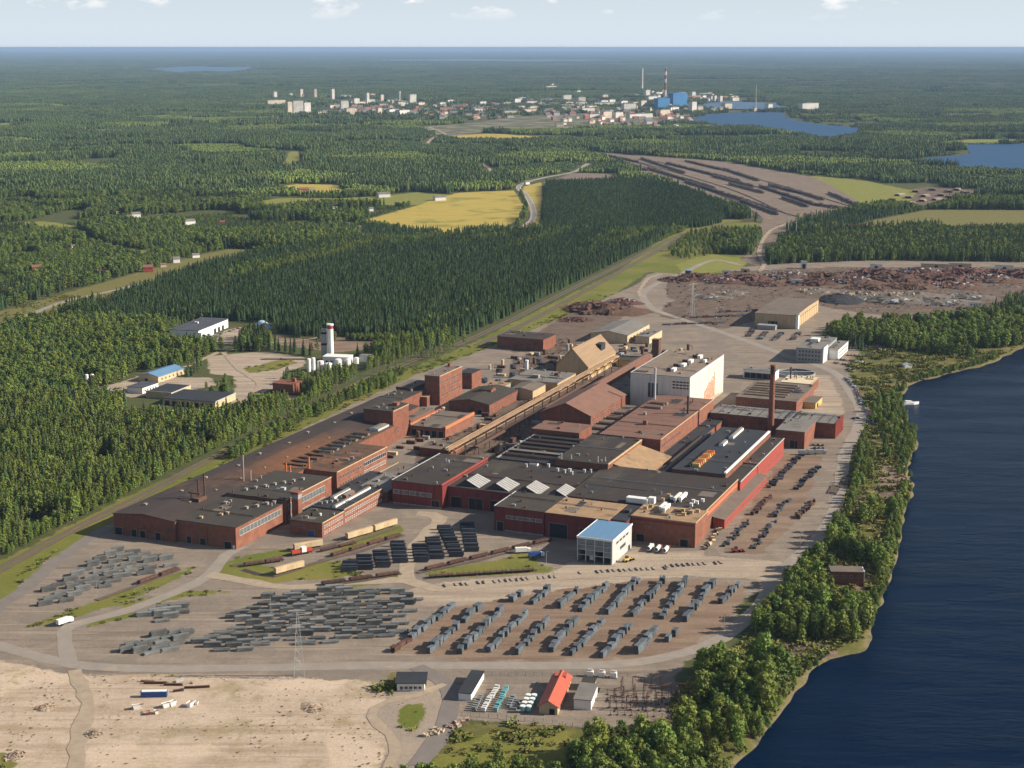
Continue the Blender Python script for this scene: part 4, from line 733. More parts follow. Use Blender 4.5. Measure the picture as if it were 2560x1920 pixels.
B = hall('storage_hall', 'low flat dark hall closing the north end of the long rusty roof', HB, -344, -322, 228.3, 292, 12.2, BRICK_D, ROOF_OLV, seams=6)
vent(B, 8, 30); vent(B, 14, 50)
# --- 2 right front bays
B = hall('workshop_hall', 'brick hall with grey felt roof and long strip window, nearest the billet yard', HB, -298, -256, -110.5, -55, 13.6, BRICK, ROOF_OLV, cope=None, seams=0)
for t, w in ((8, 3), (18, 4), (36, 5)): door(B, 'f', t, w, 4.2)
band(B, 'r', 4, 52, 7.6, 11.2, STRIPG, mull=12); pilasters(B, 'f', 2, 13.4, BRICK)
door(B, 'f', 40.2, 1.6, 2.4, WHITEP)
for x, y in ((12, 8), (20, 18), (22, 22)): vent(B, x, y, 2, 1.2, 1.0, TANW)
for x, y in ((27, 36), (31, 42), (34, 49), (37, 53), (9, 40)): vent(B, x, y, 1.8, 1.8, 1.3, CONC)
B = hall('workshop_hall', 'taller flat-roofed bay with strip window behind the brick workshop corner', HB, -298, -254.5, -54.7, 4.6, 15.6, BRICK, ROOF_OLV, cope='r')
band(B, 'r', 3, 50, 8.6, 12.6, STRIPG, mull=12); band(B, 'r', 3, 50, 2.2, 4.6, STRIPG, mull=12)
for i in range(7): vent(B, 8 + i * 3.6, 10 + i * 6, 1.6, 1.6, 1.2, CONC)
vent(B, 30, 20, 3, 2, 1.4, PALEM)
B = hall('rust_roofed_bay', 'low bay with an orange rust-stained roof and a row of ridge skylights', HB, -298, -285.2, 5, 158, 13.4, BRICK_D, ROOF_RUST2)
for i in range(11): monitor(B, -6 + i * 0.25, 9, 22 + i * 9.5, 25.6 + i * 9.5, 1.1, RUST if i < 5 else ROOF_GREY, ROOF_RUST2 if i < 4 else ROOF_OLV)
monitor(B, 2, 10, 132, 150, 1.6, PALEM, ROOF_GREY)
for x, y, hh in ((6, 4, 7), (8, 6, 5)): pipe(B, x, y, 0.6, hh, ORANGE)
B = hall('office_hall', 'two-storey brick hall with rusty roof and small windows beside the inner lane', HB, -285, -260, 22, 97, 13.8, BRICK, ROOF_RUST2, cope='r', seams=7)
windows(B, 'r', 4, 36, 9, 8.2, 1.8, 2.4); windows(B, 'r', 4, 36, 9, 2.6, 1.8, 2.4); band(B, 'r', 39, 73, 8.4, 11, DARKG, mull=12); windows(B, 'r', 39, 73, 11, 2.6, 1.8, 2.6, frame=WHITEP)
door(B, 'f', 12, 8, 5)
pipe(B, 2, 2, 0.8, 8, ORANGE)
# --- tower and annex
B = hall('brick_tower', 'square dark brick tower block rising above the rusty roofs', 'tower building', -312.5, -287, 160, 187, 24, BRICK_D, ROOF_OLV, cope='r')
pilasters(B, 'f', 6, 23.4, BRICK_D, 0.8); windows(B, 'f', 4, 22, 3, 4, 2, 3); windows(B, 'r', 5, 22, 3, 19, 1.5, 1.6); windows(B, 'r', 5, 22, 2, 6, 1.5, 2)
vent(B, 18, 20, 4, 5, 2.2, BRICK)
B = hall('brick_annex', 'small two-storey brick office with blue door and white roof lights beside the wagons', HB, -242.5, -219.5, -70, -42, 8.8, BRICK, ROOF_OLV, cope='r')
door(B, 'f', 15, 5, 3.6, BLUED); windows(B, 'f', 1, 11, 3, 4.8, 1.5, 1.7); windows(B, 'r', 2, 27, 9, 5.2, 1.5, 1.9, frame=WHITEP); windows(B, 'r', 2, 27, 9, 1.4, 1.5, 1.9, frame=WHITEP)
vent(B, 9, 12, 1.2, 1.2, 1.6, DARK); vent(B, 14, 14, 1, 1, 1.2, WHITEP)
B = hall('brick_annex', 'long two-storey orange brick wing with white roof monitors and rows of small windows', HB, -242.5, -219.7, -41.7, 12, 9.6, BRICK, ROOF_BLK, cope='r')
windows(B, 'r', 1, 53, 18, 5.6, 1.5, 1.9, frame=WHITEP); windows(B, 'r', 1, 53, 18, 1.4, 1.5, 1.9, frame=WHITEP)
monitor(B, 13.5, 16.0, 2, 50, 1.2, WHITEP, ROOF_GREY); monitor(B, 3, 6, 18, 40, 1.6, WHITEP, ROOF_GREY); monitor(B, 7, 11.5, 24, 36, 1.6, BRICK, ROOF_GREY)
for i in range(4): vent(B, 3 + i * 2.2, 6 + i * 3, 1.4, 1.4, 1.1, CONC)
cx, cy_ = LW(-249, -50)
def chimney(name, label, x, y, h, r0, r1, m, bands=(), square=False, z=0.0, cat='chimney'):
    e = thing(name, label, cat, x, y, z, ROT if square else 0)
    mb = MB()
    if square:
        mb.box(-r0, r0, -r0, r0, 0, h); mb.build('shaft', m, e)
        mb = MB(); mb.box(-r0 - .3, r0 + .3, -r0 - .3, r0 + .3, h - 1.2, h - .6); mb.box(-r0 - .3, r0 + .3, -r0 - .3, r0 + .3, h - .3, h + .3); mb.build('cap', m, e)
        mb = MB(); mb.box(-r0 - .06, r0 + .06, -r0 - .06, r0 + .06, h - 4.2, h - 1.3); mb.build('louvre_band', GREYM, e)
    else:
        k = 8
        for i in range(k):
            mb = MB(); ra = r0 + (r1 - r0) * i / k; rb = r0 + (r1 - r0) * (i + 1) / k
            mm = m
            for lo, hi, bm in bands:
                if lo <= (i + .5) / k < hi: mm = bm
            mb.tube((0, 0, h * i / k), (0, 0, h * (i + 1) / k), ra, 12, 0, rb, cap=(i == k - 1)); mb.build('shaft', mm, e)
        mb = MB(); mb.tube((0, 0, h - 1.0), (0, 0, h + .3), r1 * 1.18, 12); mb.build('cap', m, e)
    return e
chimney('brick_chimney', 'stout square brick chimney beside the low brick office', cx, cy_, 21, 2.4, 2.4, BRICK, square=True)
B = hall('low_link', 'low grey-roofed link building behind the orange brick wing', HB, -240, -217, 12.3, 55, 7.4, BRICK_D, ROOF_GREY)
vent(B, 6, 20, 2, 2, 1.2); vent(B, 14, 30, 3, 2, 1.4, CONC)
B = hall('low_link', 'low dark building with brick parapet between the lane and the red hall', HB, -244, -218, 55.3, 84, 6.8, BRICK_D, ROOF_BRN, cope='lf')
B = hall('low_link', 'low flat dark link along the left side of the red hall', HB, -254, -244.3, 12, 60, 5.6, BRICK_D, ROOF_BLK)
# --- main hall
B = hall('red_hall', 'red-clad hall block with flat dark roof at the left end of the main hall', HB, -213.5, -176.3, 14, 89, 15.4, REDCLAD, ROOF, cope='l')
band(B, 'f', 1, 29, 7.2, 9.8, STRIPG, mull=7); door(B, 'f', 32, 6, 5.2); pilasters(B, 'f', 6, 15, REDCLAD, .4); band(B, 'f', .5, 36.8, 0.02, 1.0, CONC, 'plinth')
mb = MB(); mb.box(35.9, 37.2, -.4, 75, 15.2, 16.9); mb.build('red_parapet', REDBR, B['e'])
pipe(B, 14, 55, .3, 3, PALEM); vent(B, 16, 55, .8, .8, 1.4, PALEM)
B = hall('main_hall', 'wide dark-roofed centre of the main hall carrying four pale slanted skylights', HB, -176, -95.2, 22, 97, 13.2, REDCLAD, ROOF, seams=0)
door(B, 'f', 6, 8, 7); door(B, 'f', 20, 10, 7.5); door(B, 'f', 35, 9, 7.5); pilasters(B, 'f', 8, 12.8, BRICK_D, .5); band(B, 'f', 42, 49, 1.5, 2.6, STRIPG)
for i in range(4):
    x0 = 10.5 + i * 21.2; z0 = B['h'] + .37
    mb = MB()   # a slanted glazed hood, its glass leaning up to the back
    x1, y0, y1, hh = x0 + 10.5, 3.5, 23, 4.2
    P = [(x0, y0, 0), (x1, y0, 0), (x1, y1, 0), (x0, y1, 0)]
    T = [(x0 + 1.0, y0 + 1, hh), (x0 + 1.0, y1 - 1, hh)]
    mb.face([P[1], P[2], T[1], T[0]], 0)
    mb.face([P[3], P[0], T[0], T[1]], 1); mb.face([P[0], P[1], T[0]], 1); mb.face([P[2], P[3], T[1]], 1)
    for j in range(1, 6):
        f = j / 6; a = Vector(P[1]).lerp(Vector(P[2]), f); c = Vector(T[0]).lerp(Vector(T[1]), f); a.z += .08; c.z += .08; mb.tube(a, c, .10, 4, 1)
    mb.build('skylight', [mat('milky_glass', (0.40, 0.385, 0.37), (0.33, 0.32, 0.31), .3, .35, spec=.5), ROOF_BLK], B['e'], (0, 0, z0))
for x, y, s in ((54, 62, 1.4), (60, 60, 1.2), (62, 64, 1.8), (66, 58, 1.2), (72, 66, 1.4), (76, 68, 1.0), (44, 70, 1.6), (30, 64, 1.2)): vent(B, x, y, s, s, 2.0, PALEM)
monitor(B, 30, 36, 69, 72, 1.2, WHITEP, ROOF_GREY)
B = hall('red_hall', 'red-clad block with dark felt roof jutting out at the front of the main hall', HB, -127, -93.3, -14, 21.7, 15.2, REDCLAD, ROOF_OLV, cope='l')
band(B, 'f', 8, 32, 8.6, 10.6, STRIPG, mull=6); door(B, 'f', 4, 4.5, 6); pilasters(B, 'f', 5, 14.8, REDCLAD, .4); band(B, 'f', 7, 33, 0.02, 1.0, CONC, 'plinth')
B = hall('red_hall', 'red block with a pale sandy roof between the jutting hall and the glass-fronted building', HB, -93, -51.2, -13.5, 21.5, 15.0, REDCLAD, ROOF_TAN)
door(B, 'f', 9, 12, 9); door(B, 'f', 28, 10, 8)
B = hall('low_link', 'dark flat roof strip between two sandy roofs of the main hall', HB, -51, -41.2, -9, 24, 14.2, REDCLAD, ROOF_BLK)
vent(B, 5, 18, 3, 5, 1.5, ROOF_OLV)
B = hall('main_hall', 'brick front corner of the main hall with sandy flat roof and rooftop ducts', HB, -41, 0, 0, 27, 15.2, BRICK, ROOF_TAN, cope='fr')
door(B, 'f', 6, 5, 4.5); door(B, 'f', 34, 5, 4.5); band(B, 'f', 1, 40, 13.2, 14.6, REDCLAD, 'cladding_band'); pilasters(B, 'f', 1, 15, BRICK, .8)
windows(B, 'f', 8, 13, 2, 9.6, 1.4, .8)
for x, y in ((14, 20), (17, 18)):
    mb = MB(); mb.box(-.9, .9, -6, 6, 1.4, 3.2); mb.box(-.5, .5, -5, -4, 0, 1.4); mb.box(-.5, .5, 4, 5, 0, 1.4); mb.build('roof_duct', WHITEP, B['e'], (x, y, B['h'] + .36))
for x, y in ((4, 16), (6, 21), (30, 12), (33, 18), (36, 22), (27, 20)): vent(B, x, y, 2.4, 1.6, 1.6, TANW)
B = hall('main_hall', 'broad dark roof of the main hall reaching back from the sandy front corner', HB, -95, -1.8, 27.3, 108, 14.4, BRICK, ROOF, cope='r', seams=0)
for x, y in ((70, 12), (73, 14)):
    mb = MB(); mb.box(-.9, .9, -7, 7, 1.4, 3.4); mb.box(-.5, .5, -6, -5, 0, 1.4); mb.box(-.5, .5, 5, 6, 0, 1.4); mb.build('roof_duct', WHITEP, B['e'], (x, y + 6, B['h'] + .36))
vent(B, 48, 3.5, 14, 5, 3.2, WHITEP, cap=False, name='roof_plant_room'); vent(B, 57, 5, 4, 4, 4.0, WHITEP, cap=False, name='roof_plant_room')
for x, y in ((62, 12), (66, 18), (63, 22), (82, 8), (84, 14), (86, 20), (81, 16)): vent(B, x, y, 1.8, 1.4, 1.8, WHITEP if x > 63 else TANW)
mb = MB(); mb.box(18.0, 18.6, 2, 78, 0, .25); mb.box(2, 46, 30, 30.5, 0, .25); mb.box(46, 46.5, 4, 60, 0, .25); mb.build('roof_seams', ROOF_BLK, B['e'], (0, 0, B['h'] + .36))
band(B, 'r', 2, 78, 11, 13.6, mat('orange_cladding', (0.50, 0.165, 0.085), (0.42, 0.14, 0.075), .3, .7), 'cladding_band', 0, 0.5)
windows(B, 'r', 4, 76, 18, 7.4, 2.2, 1.6)
B = hall('lean_to', 'low red lean-to running along the right side of the main hall', 'lean-to', -1.2, 6.5, 44, 156, 5.4, REDBR, ROOF_BRN, 'r', 1.2)
windows(B, 'r', 2, 108, 26, 1.8, 1.5, 1.5)
B = hall('finishing_hall', 'dark flat hall strip along the right flank, red wall towards the river', HB, -10.3, -0.2, 108.3, 237, 12.6, REDBR, ROOF, cope='r')
windows(B, 'r', 3, 46, 10, 5, 2.4, 2); windows(B, 'r', 50, 126, 16, 4, 1.4, 1.4)
mb = MB(); mb.box(-.2, 10.4, 47, 49, 0, 14.2); mb.build('cross_wall', BRICK, B['e'])
B = hall('black_hall', 'tall hall with a smooth blue-black roof and long pale roof lights', HB, -48, -10.6, 108.6, 238, 16.6, BRICK_D, ROOF_BLK)
mb = MB(); mb.box(36.0, 37.6, 1, 127, 0, 1.0); mb.build('pale_parapet', WHITEP, B['e'], (0, 0, B['h'] + .37))
monitor(B, 14, 17.5, 96, 126, 1.8, WHITEP, ROOF_GREY); monitor(B, 13, 16.5, 72, 84, 1.8, WHITEP, ROOF_GREY)
for i in range(9):
    mb = MB(); mb.tube((11, 12 + i * 4.6, 1.2), (16, 12 + i * 4.6, 1.2), 1.5, 8); mb.box(10.6, 16.4, 10.4 + i * 4.6, 13.6 + i * 4.6, 0, .5); mb.build('roof_fan', ORANGE if i % 3 else YELLOW, B['e'], (0, 0, B['h'] + .37))
mb = MB(); mb.box(9.2, 10.4, 8, 54, 0, 1.6); mb.build('roof_duct', DARK, B['e'], (0, 0, B['h'] + .37))
B = hall('low_link', 'sunken dark roof gully with long ducts left of the black-roofed hall', HB, -64, -48.3, 108.4, 245, 8.6, BRICK_D, ROOF_BLK)
mb = MB(); mb.box(6, 8.5, 2, 132, 0, 3); mb.box(11, 12, 2, 130, 0, 1.4); mb.build('roof_duct', BALLAST, B['e'], (0, 0, B['h'] + .37))
monitor(B, 1, 4, 40, 120, 1.8, ROOF_GREY, ROOF_RUST)
# --- middle
B = hall('mill_hall', 'raised dark square roof in the middle of the works', HB, -129, -90.3, 97.3, 173, 18.2, BRICK_D, ROOF)
for x, y, z in ((4, 2, 3), (10, 5, 2), (30, 4, 3), (34, 8, 2)): pipe(B, x, y, .35, z + 1, PALEM)
mb = MB(); mb.box(38.3, 39.2, 0, 74, 0, .9); mb.build('pale_parapet', TANW, B['e'], (0, 0, B['h']))
B = hall('lean_to', 'sloping sandy roof with brick windows on the right of the raised dark roof', 'lean-to', -90, -66, 108.5, 166, 9.6, BRICK, ROOF_TAN, 'r', 6.5)
windows(B, 'r', 2, 56, 12, 4, 2, 2.4)
B = hall('striped_hall', 'low hall with broad parallel roof monitors like dark stripes', HB, -173, -129.3, 97.4, 172, 14.4, BRICK_D, ROOF_BLK)
for i in range(6): monitor(B, 2, 41, 8 + i * 11, 13 + i * 11, 1.6, ROOF_BLK if i % 2 else BRICK_D, ROOF_GREY if i == 1 else ROOF)
mb = MB(); mb.box(-1.0, .6, 0, 74, 0, .9); mb.build('pale_parapet', CONC, B['e'], (0, 0, B['h']))
for y in (16, 40): pipe(B, 42.5, y, .5, 4, WHITEP)
B = hall('red_roof_hall', 'narrow hall with a plain red-brown roof in front of the gabled brick hall', HB, -177, -139, 172.5, 200, 18.4, BRICK_D, ROOF_PINK)
B = hall('gable_hall', 'high brick hall with a red-brown gable roof, dark front and sunlit right side', HB, -187, -146, 217, 300, 21, BRICK_D, ROOF_PINK, 'e', 8.6, over=0.8)
windows(B, 'r', 6, 76, 12, 11, 2, 3); windows(B, 'r', 6, 76, 12, 16, 2, 2)
B = hall('low_link', 'low dark roofs tucked against the front of the gabled brick hall', HB, -146, -124, 200.4, 300, 12, BRICK_D, ROOF_BRN)
for i in range(4): monitor(B, 2, 18, 10 + i * 18, 14 + i * 18, 1.4, BRICK_D, ROOF_RUST)
B = hall('brick_hall', 'broad red-brown roofed brick hall below the tall white building', HB, -123.6, -77, 175, 318, 18.8, BRICK, ROOF_PINK, seams=10, cope='r')
windows(B, 'r', 3, 50, 9, 6, 2, 3); windows(B, 'r', 3, 50, 9, 12, 2, 3)
monitor(B, 4, 18, 108, 112, 1.6, ROOF_GREY, ROOF_PINK); monitor(B, 4, 18, 92, 96, 1.6, ROOF_GREY, ROOF_PINK); vent(B, 22, 40, 3, 3, 3, BRICK); vent(B, 12, 70, 2, 2, 2, CONC)
B = hall('low_link', 'dark low passage between the brick hall and the roof gully', HB, -76.8, -64.3, 166, 304, 6.6, BRICK_D, ROOF_BLK)
for p, (a, b, h, r, m, lb) in enumerate([(-121, 300, 45, 1.0, PALEM, 'slender pale steel flue in front of the tall white building'), (-82, 262, 33, 0.9, RUSTD, 'thin dark steel flue by the corner of the tall white building')]):
    x, y = LW(a, b); chimney('steel_flue', lb, x, y, h, r, r * .9, m)
x, y = LW(-24, 296); chimney('brick_chimney', 'tallest red brick chimney, standing on the river side of the works', x, y, 56, 2.5, 1.9, BRICK, ((.86, 1, RUSTD),))
x, y = LW(-48, 471); chimney('steel_flue', 'dark steel flue in front of the cream building near the round basin', x, y, 19, .8, .7, RUSTD)
# --- white tall hall
WH = hall('white_hall', 'tallest building, white-clad block with grey roof and a red and white wall panel', 'tower hall', -150, -99, 325, 430, 33.8, WHITE, mat('tan_grey_roof', (.235, .18, .135), (.18, .14, .108), .11, .95, c3=(.12, .098, .08), spots=.03, detail=7), cope='frl')
B = WH
pilasters(B, 'f', 17, 32, WHITE, .5); pilasters(B, 'r', 26, 32, WHITE, .4)
band(B, 'f', 15, 24, 15, 27, mat('dark_louvre', (.10, .10, .11), (.07, .07, .08), .5, .6, stretch=(1, 1, 4)), 'louvre_panel'); 
for z in (24, 26.5, 29): band(B, 'f', 36, 50, z, z + 1.1, DARK, 'louvre_panel')
band(B, 'r', .5, 104, 0.02, 1.2, CONC, 'plinth')
# red panel field: tiles with white gaps
RP = mat('faded_red_panel', (0.56, 0.20, 0.12), (0.68, 0.40, 0.29), .5, .7, detail=6)
mb = MB()
prng = random.Random(4)
for i in range(19):
    for j in range(14):
        if j < 6 + i * .4 and prng.random() < 0.84: mb.box(44 + i * 1.75, 45.65 + i * 1.75, -.40, .05, 3.5 + j * 1.5, 4.88 + j * 1.5)
(x, y), r = side_xf(B, 'r', 0); mb.build('red_wall_panel', RP, B['e'], (x, y, 0), r)
mb = MB()
for i in range(14):
    mb.box(5 + i * 6.4, 8 + i * 6.4, -.4, .05, .8, 3.0)
mb.build('base_windows', TANW, B['e'], (x, y, 0), r)
for (xx, yy, m) in ((31, 20, WHITEP), (33, 42, WHITEP), (34, 60, WHITEP), (36, 82, WHITEP)): vent(B, xx, yy, 3, 8, 2.4, m, cap=False)
for xx, yy in ((27, 22), (27, 40), (29, 60), (31, 84), (44, 74)): vent(B, xx, yy, 4, 3, 1.6, RUSTD)
vent(B, 45, 66, 2, 6, 2.2, WHITEP, cap=False)
B = hall('stair_block', 'small flat block with two white gable ends behind the white tall hall', 'building', -176, -150.4, 330, 436, 16, TANW, ROOF_BRN)
for i in range(2):
    mb = MB(); mb.prism([(0, 0), (9, 0), (9, 8), (0, 8)], 0, [3, .6, .6, 3]); mb.build('roof_plant_room', WHITEP, B['e'], (3 + i * 12, 88, B['h'] + .37))
B = hall('gate_block', 'low pale-roofed block on posts behind the white tall hall', 'building', -98, -68, 498, 512, 8, WHITEP, ROOF_GREY)
band(B, 'f', 1, 29, 0.5, 5.6, DARK, 'opening', 5)
# --- right back
B = hall('grey_hall', 'long low hall with pale grey felt roof running toward the river, red end wall', HB, -75, 25, 303, 334, 11.4, BRICK_D, ROOF_GREY, seams=0)
mb = MB(); mb.face([(100.4, -.4, 0), (100.4, 31.4, 0), (100.4, 31.4, 12.6), (100.4, -.4, 12.6)]); mb.box(100.0, 100.4, -.4, 31.4, 0, 12.6); mb.build('end_wall', REDBR, B['e'])
mb = MB()
for i in range(12): mb.box(6 + i * 8, 6.3 + i * 8, 1, 30, 0, .3)
mb.box(60, 61, 2, 29, 0, 1); mb.box(66, 67, 2, 29, 0, 1); mb.build('roof_seams', ROOF_BLK, B['e'], (0, 0, B['h'] + .36))
B = hall('pump_house', 'square brick block with pale roof in front of the long grey hall', HB, -12, 10, 262, 302.7, 12.8, BRICK, ROOF_GREY)
door(B, 'f', 14, 6, 6); pilasters(B, 'f', 3, 12.4, BRICK, .6)
B = hall('covered_walk', 'thin pale canopy between the white tall hall and the long grey hall', 'canopy', -100, -76, 304, 320, 6, CONC, mat('pale_roof', (.62, .56, .47), (.52, .47, .4), .3, .8))
B = hall('brick_hall', 'low brick hall with striped grey roof behind the tall red chimney', HB, -72, -20.5, 371, 440, 10.6, BRICK, ROOF_BRN)
for i in range(6): monitor(B, 4, 40, 10 + i * 9.5, 12 + i * 9.5, .9, ROOF_TAN if i % 2 else ROOF_PINK, ROOF_BRN)
windows(B, 'f', 4, 48, 9, 5, 2, 2); windows(B, 'r', 3, 60, 8, 5, 2, 2.2)
B = hall('cream_block', 'long cream-roofed block beside the round basin', HB, -53, -26, 455, 486, 8.2, BRICK_D, mat('cream_roof', (.66, .56, .38), (.55, .47, .33), .4, .8), cope='r')
band(B, 'f', 1, 26, 1, 5, DARK, 'opening', 6)
for i in range(5): vent(B, 3 + i * 5, 26, 1.5, 1.5, 1.2, TANW)
B = hall('small_depot', 'low flat yellow-edged depot left of the cream block', 'shed', -21, -10, 398, 425, 4.6, YELLOW, ROOF_BRN); door(B, 'r', 8, 5, 3.4)
# round basin
bx, by = LW(-57, 533); e = thing('round_basin', 'dark round settling basin beside the ring road', 'basin', bx, by, 0)
for r0, r1, z0, z1, m, nm in ((17, 18.2, 0, 2.0, CONC, 'rim'),):
    mb = MB(); n = 32
    for i in range(n):
        t0, t1 = 2 * math.pi * i / n, 2 * math.pi * (i + 1) / n
        c = lambda r, t, z: (r * math.cos(t), r * math.sin(t), z)
        mb.face([c(r0, t0, z1), c(r1, t0, z1), c(r1, t1, z1), c(r0, t1, z1)]); mb.face([c(r1, t0, z0), c(r1, t1, z0), c(r1, t1, z1), c(r1, t0, z1)]); mb.face([c(r0, t1, .3), c(r0, t0, .3), c(r0, t0, z1), c(r0, t1, z1)])
    mb.build(nm, m, e)
mb = MB(); mb.face([(17 * math.cos(2 * math.pi * i / 24), 17 * math.sin(2 * math.pi * i / 24), 0.9) for i in range(24)]); mb.build('basin_water', DARKG, e)
mb = MB(); mb.tube((-17.5, 0, 2.4), (17.5, 0, 2.4), .4, 6); mb.box(-1, 1, -1, 1, 0.5, 3); mb.build('bridge', PALEM, e)
# offices at the river
B = hall('office_block', 'dark grey office block with white gable end beside the car park', 'office building', -70, -44, 592, 660, 13.4, GREYM, ROOF_GREY)
windows(B, 'f', 2, 24, 7, 2, 2, 2); windows(B, 'f', 2, 24, 7, 6, 2, 2); windows(B, 'f', 2, 24, 7, 9.8, 2, 2)
mb = MB(); mb.box(26, 26.4, 2, 22, 0, 15); mb.build('end_wall', WHITEP, B['e']); band(B, 'r', 26, 64, 8.4, 11, DARKG, mull=9); band(B, 'r', 26, 64, 3, 6, DARKG, mull=9)
vent(B, 10, 40, 8, 10, 3, WHITEP, cap=False, name='roof_plant_room')
B = hall('office_wing', 'narrow white-walled wing at the river end of the dark grey office', 'office building', -43.4, -34, 616, 668, 9, WHITEP, ROOF_GREY, cope='fr')
windows(B, 'r', 3, 48, 12, 5.4, 2, 1.6); windows(B, 'r', 3, 48, 12, 1.8, 2, 1.6)
B = hall('tan_shed', 'large tan shed with brown roof standing alone beyond the ring road', 'shed', -155, -110, 770, 888, 14, TANW, ROOF_BRN, 'f', 1.0, over=.6)
door(B, 'f', 20, 10, 6.5); pilasters(B, 'f', 8, 13.8, TANW, .4); pilasters(B, 'r', 12, 13.8, TANW, .4); windows(B, 'r', 5, 112, 14, 9.5, 4, 1.3)
B = hall('low_canopy', 'grey canopy at the foot of the tan shed', 'canopy', -148, -128, 752, 762, 4, GREYM, GREYM)
B = hall('stair_tower', 'narrow white stair tower on the corner of the tan shed', 'stair tower', -109.6, -106.8, 768, 774, 15, WHITEP, ROOF_GREY)
# --- west side of the inner yard
B = hall('brick_tower', 'tall narrow brick block with a dark front among the low northern sheds', 'tower building', -322, -308, 288, 334, 25, BRICK, ROOF_BRN, cope='r')
windows(B, 'r', 3, 43, 8, 18, 1.8, 2.4); windows(B, 'r', 3, 43, 8, 13, 1.8, 2.4); windows(B, 'r', 3, 43, 8, 7, 1.8, 2.4); mb = MB(); mb.box(3, 5.2, 40, 45, 0, 3); mb.build('roof_plant_room', BRICK, B['e'], (0, 0, B['h'] + .36))
B = hall('brick_block', 'stepped brick block left of the tall narrow brick tower', HB, -346, -330, 281, 312, 14.4, BRICK_D, ROOF_BRN); windows(B, 'r', 3, 28, 4, 8, 1.6, 2)
B = hall('brick_block', 'small brick block at the foot of the tall narrow tower', HB, -329.8, -316, 279.5, 288, 8, BRICK, ROOF_TAN); vent(B, 4, 4, 2, 2, 1.6, DARK)
B = hall('brick_block', 'square brick block standing behind the tall narrow tower', HB, -322, -309, 357, 378, 14, BRICK, ROOF_BLK)
B = hall('sheds', 'low gabled brick shed with pale gable end near the pipe bridge', 'shed', -292, -255, 272, 334, 8.4, BRICK_D, ROOF_OLV, 'e', 3.2); windows(B, 'r', 4, 58, 10, 3, 1.8, 2); door(B, 'f', 28, 4, 4)
B['e'].name = 'gabled_shed'
monitor(B, 12, 24, 34, 44, 3, BRICK, ROOF_OLV, z=10)
B = hall('flat_shed', 'flat dark shed with orange parapet walls left of the pipe bridge', 'shed', -286, -255.5, 187, 242, 7.4, BRICK, ROOF_BRN)
mb = MB(); mb.box(29.6, 31, -.3, 55, 7, 9.2); mb.box(-.6, .9, -.3, 55, 7, 9.0); mb.build('parapet', mat('orange_brick', (.48, .19, .09), (.40, .15, .075), .4, .9), B['e'])
for i in range(5): door(B, 'f', 3.5 + i * 5.8, 4, 5)
B = hall('flat_shed', 'small dark shed near the turning place beside the pipe bridge', 'shed', -252, -228, 134, 160, 5.6, BRICK_D, ROOF_BRN); vent(B, 8, 10, 3, 2, 1.2, RUST)
B = hall('flat_shed', 'dark low shed behind the square brick tower', 'shed', -311, -290, 196, 240, 9, BRICK_D, ROOF_BRN)
B = hall('flat_shed', 'wide low grey-roofed shed beside the tan gable hall', 'shed', -279, -233, 372, 418, 8.6, TANW, ROOF_GREY); vent(B, 20, 14, 6, 4, 2.4, CONC); vent(B, 34, 30, 4, 4, 2, RUST)
B = hall('flat_shed', 'shed with a pale gable wall between the low sheds and the pipe bridge', 'shed', -264, -242, 336, 366, 8, TANW, ROOF_BRN, 'e', 2)
B = hall('flat_shed', 'small concrete shed among the sheds behind the gabled brick shed', 'shed', -296, -276, 340, 368, 6, CONC, ROOF_TAN)
x, y = LW(-283, 423); chimney('white_vent_stack', 'short thick white stack in front of the dark tan-gabled hall', x, y, 16, 1.5, 1.5, WHITEP)
B = hall('long_shed', 'long dark shed with rusty roof by the railway sidings', 'shed', -365, -315, 545, 580, 11.5, BRICK_D, ROOF_RUST)
B = hall('steep_gable_hall', 'steep-roofed hall with a broad tan roof slope facing the sun', HB, -258, -227, 434, 511, 12, TANW, mat('tan_sheet_roof', (.29, .195, .118), (.23, .155, .095), .3, .85, stretch=(1, .1, 1)), 'e', 16, over=.8)
mb = MB(); mb.box(20, 26, 50, 62, 17, 24); mb.build('dormer', ROOF_BLK, B['e']); band(B, 'r', 4, 72, 3, 8, YELLOW, 'cladding_band'); mb = MB(); mb.box(31, 36, 4, 74, 8.6, 9.6); mb.build('canopy', TANW, B['e'])
B = hall('grey_shed', 'wide shed with a plain grey gable roof behind the steep tan hall', 'shed', -290, -250, 616, 690, 8.4, CREAM, ROOF_GREY, 'e', 3.4, over=.6)
windows(B, 'r', 6, 70, 6, 3, 4, 2.4)
B = hall('grey_shed', 'small grey-roofed shed on the right of the wide grey gable shed', 'shed', -244, -229, 624, 668, 7, CREAM, ROOF_GREY)
B = hall('rusty_tower', 'small rusty conveyor tower at the north end of the pipe bridge', 'tower', -206, -199, 560, 567, 17, RUST, RUST)
B = hall('conveyor_gallery', 'long narrow rust-roofed gallery running back from the gabled brick hall', 'gallery', -186, -177, 300.5, 470, 20, BRICK_D, ROOF_PINK, 'e', 1.6)
B = hall('dark_house', 'dark hall in the shade between the white tall hall and the gallery', HB, -176.6, -151, 301, 329.6, 15, BRICK_D, ROOF_BLK)
B = hall('yellow_depot', 'low yellow-walled depot right of the steep tan hall', 'shed', -224, -206, 505, 520, 5.6, YELLOW, ROOF_OLV)
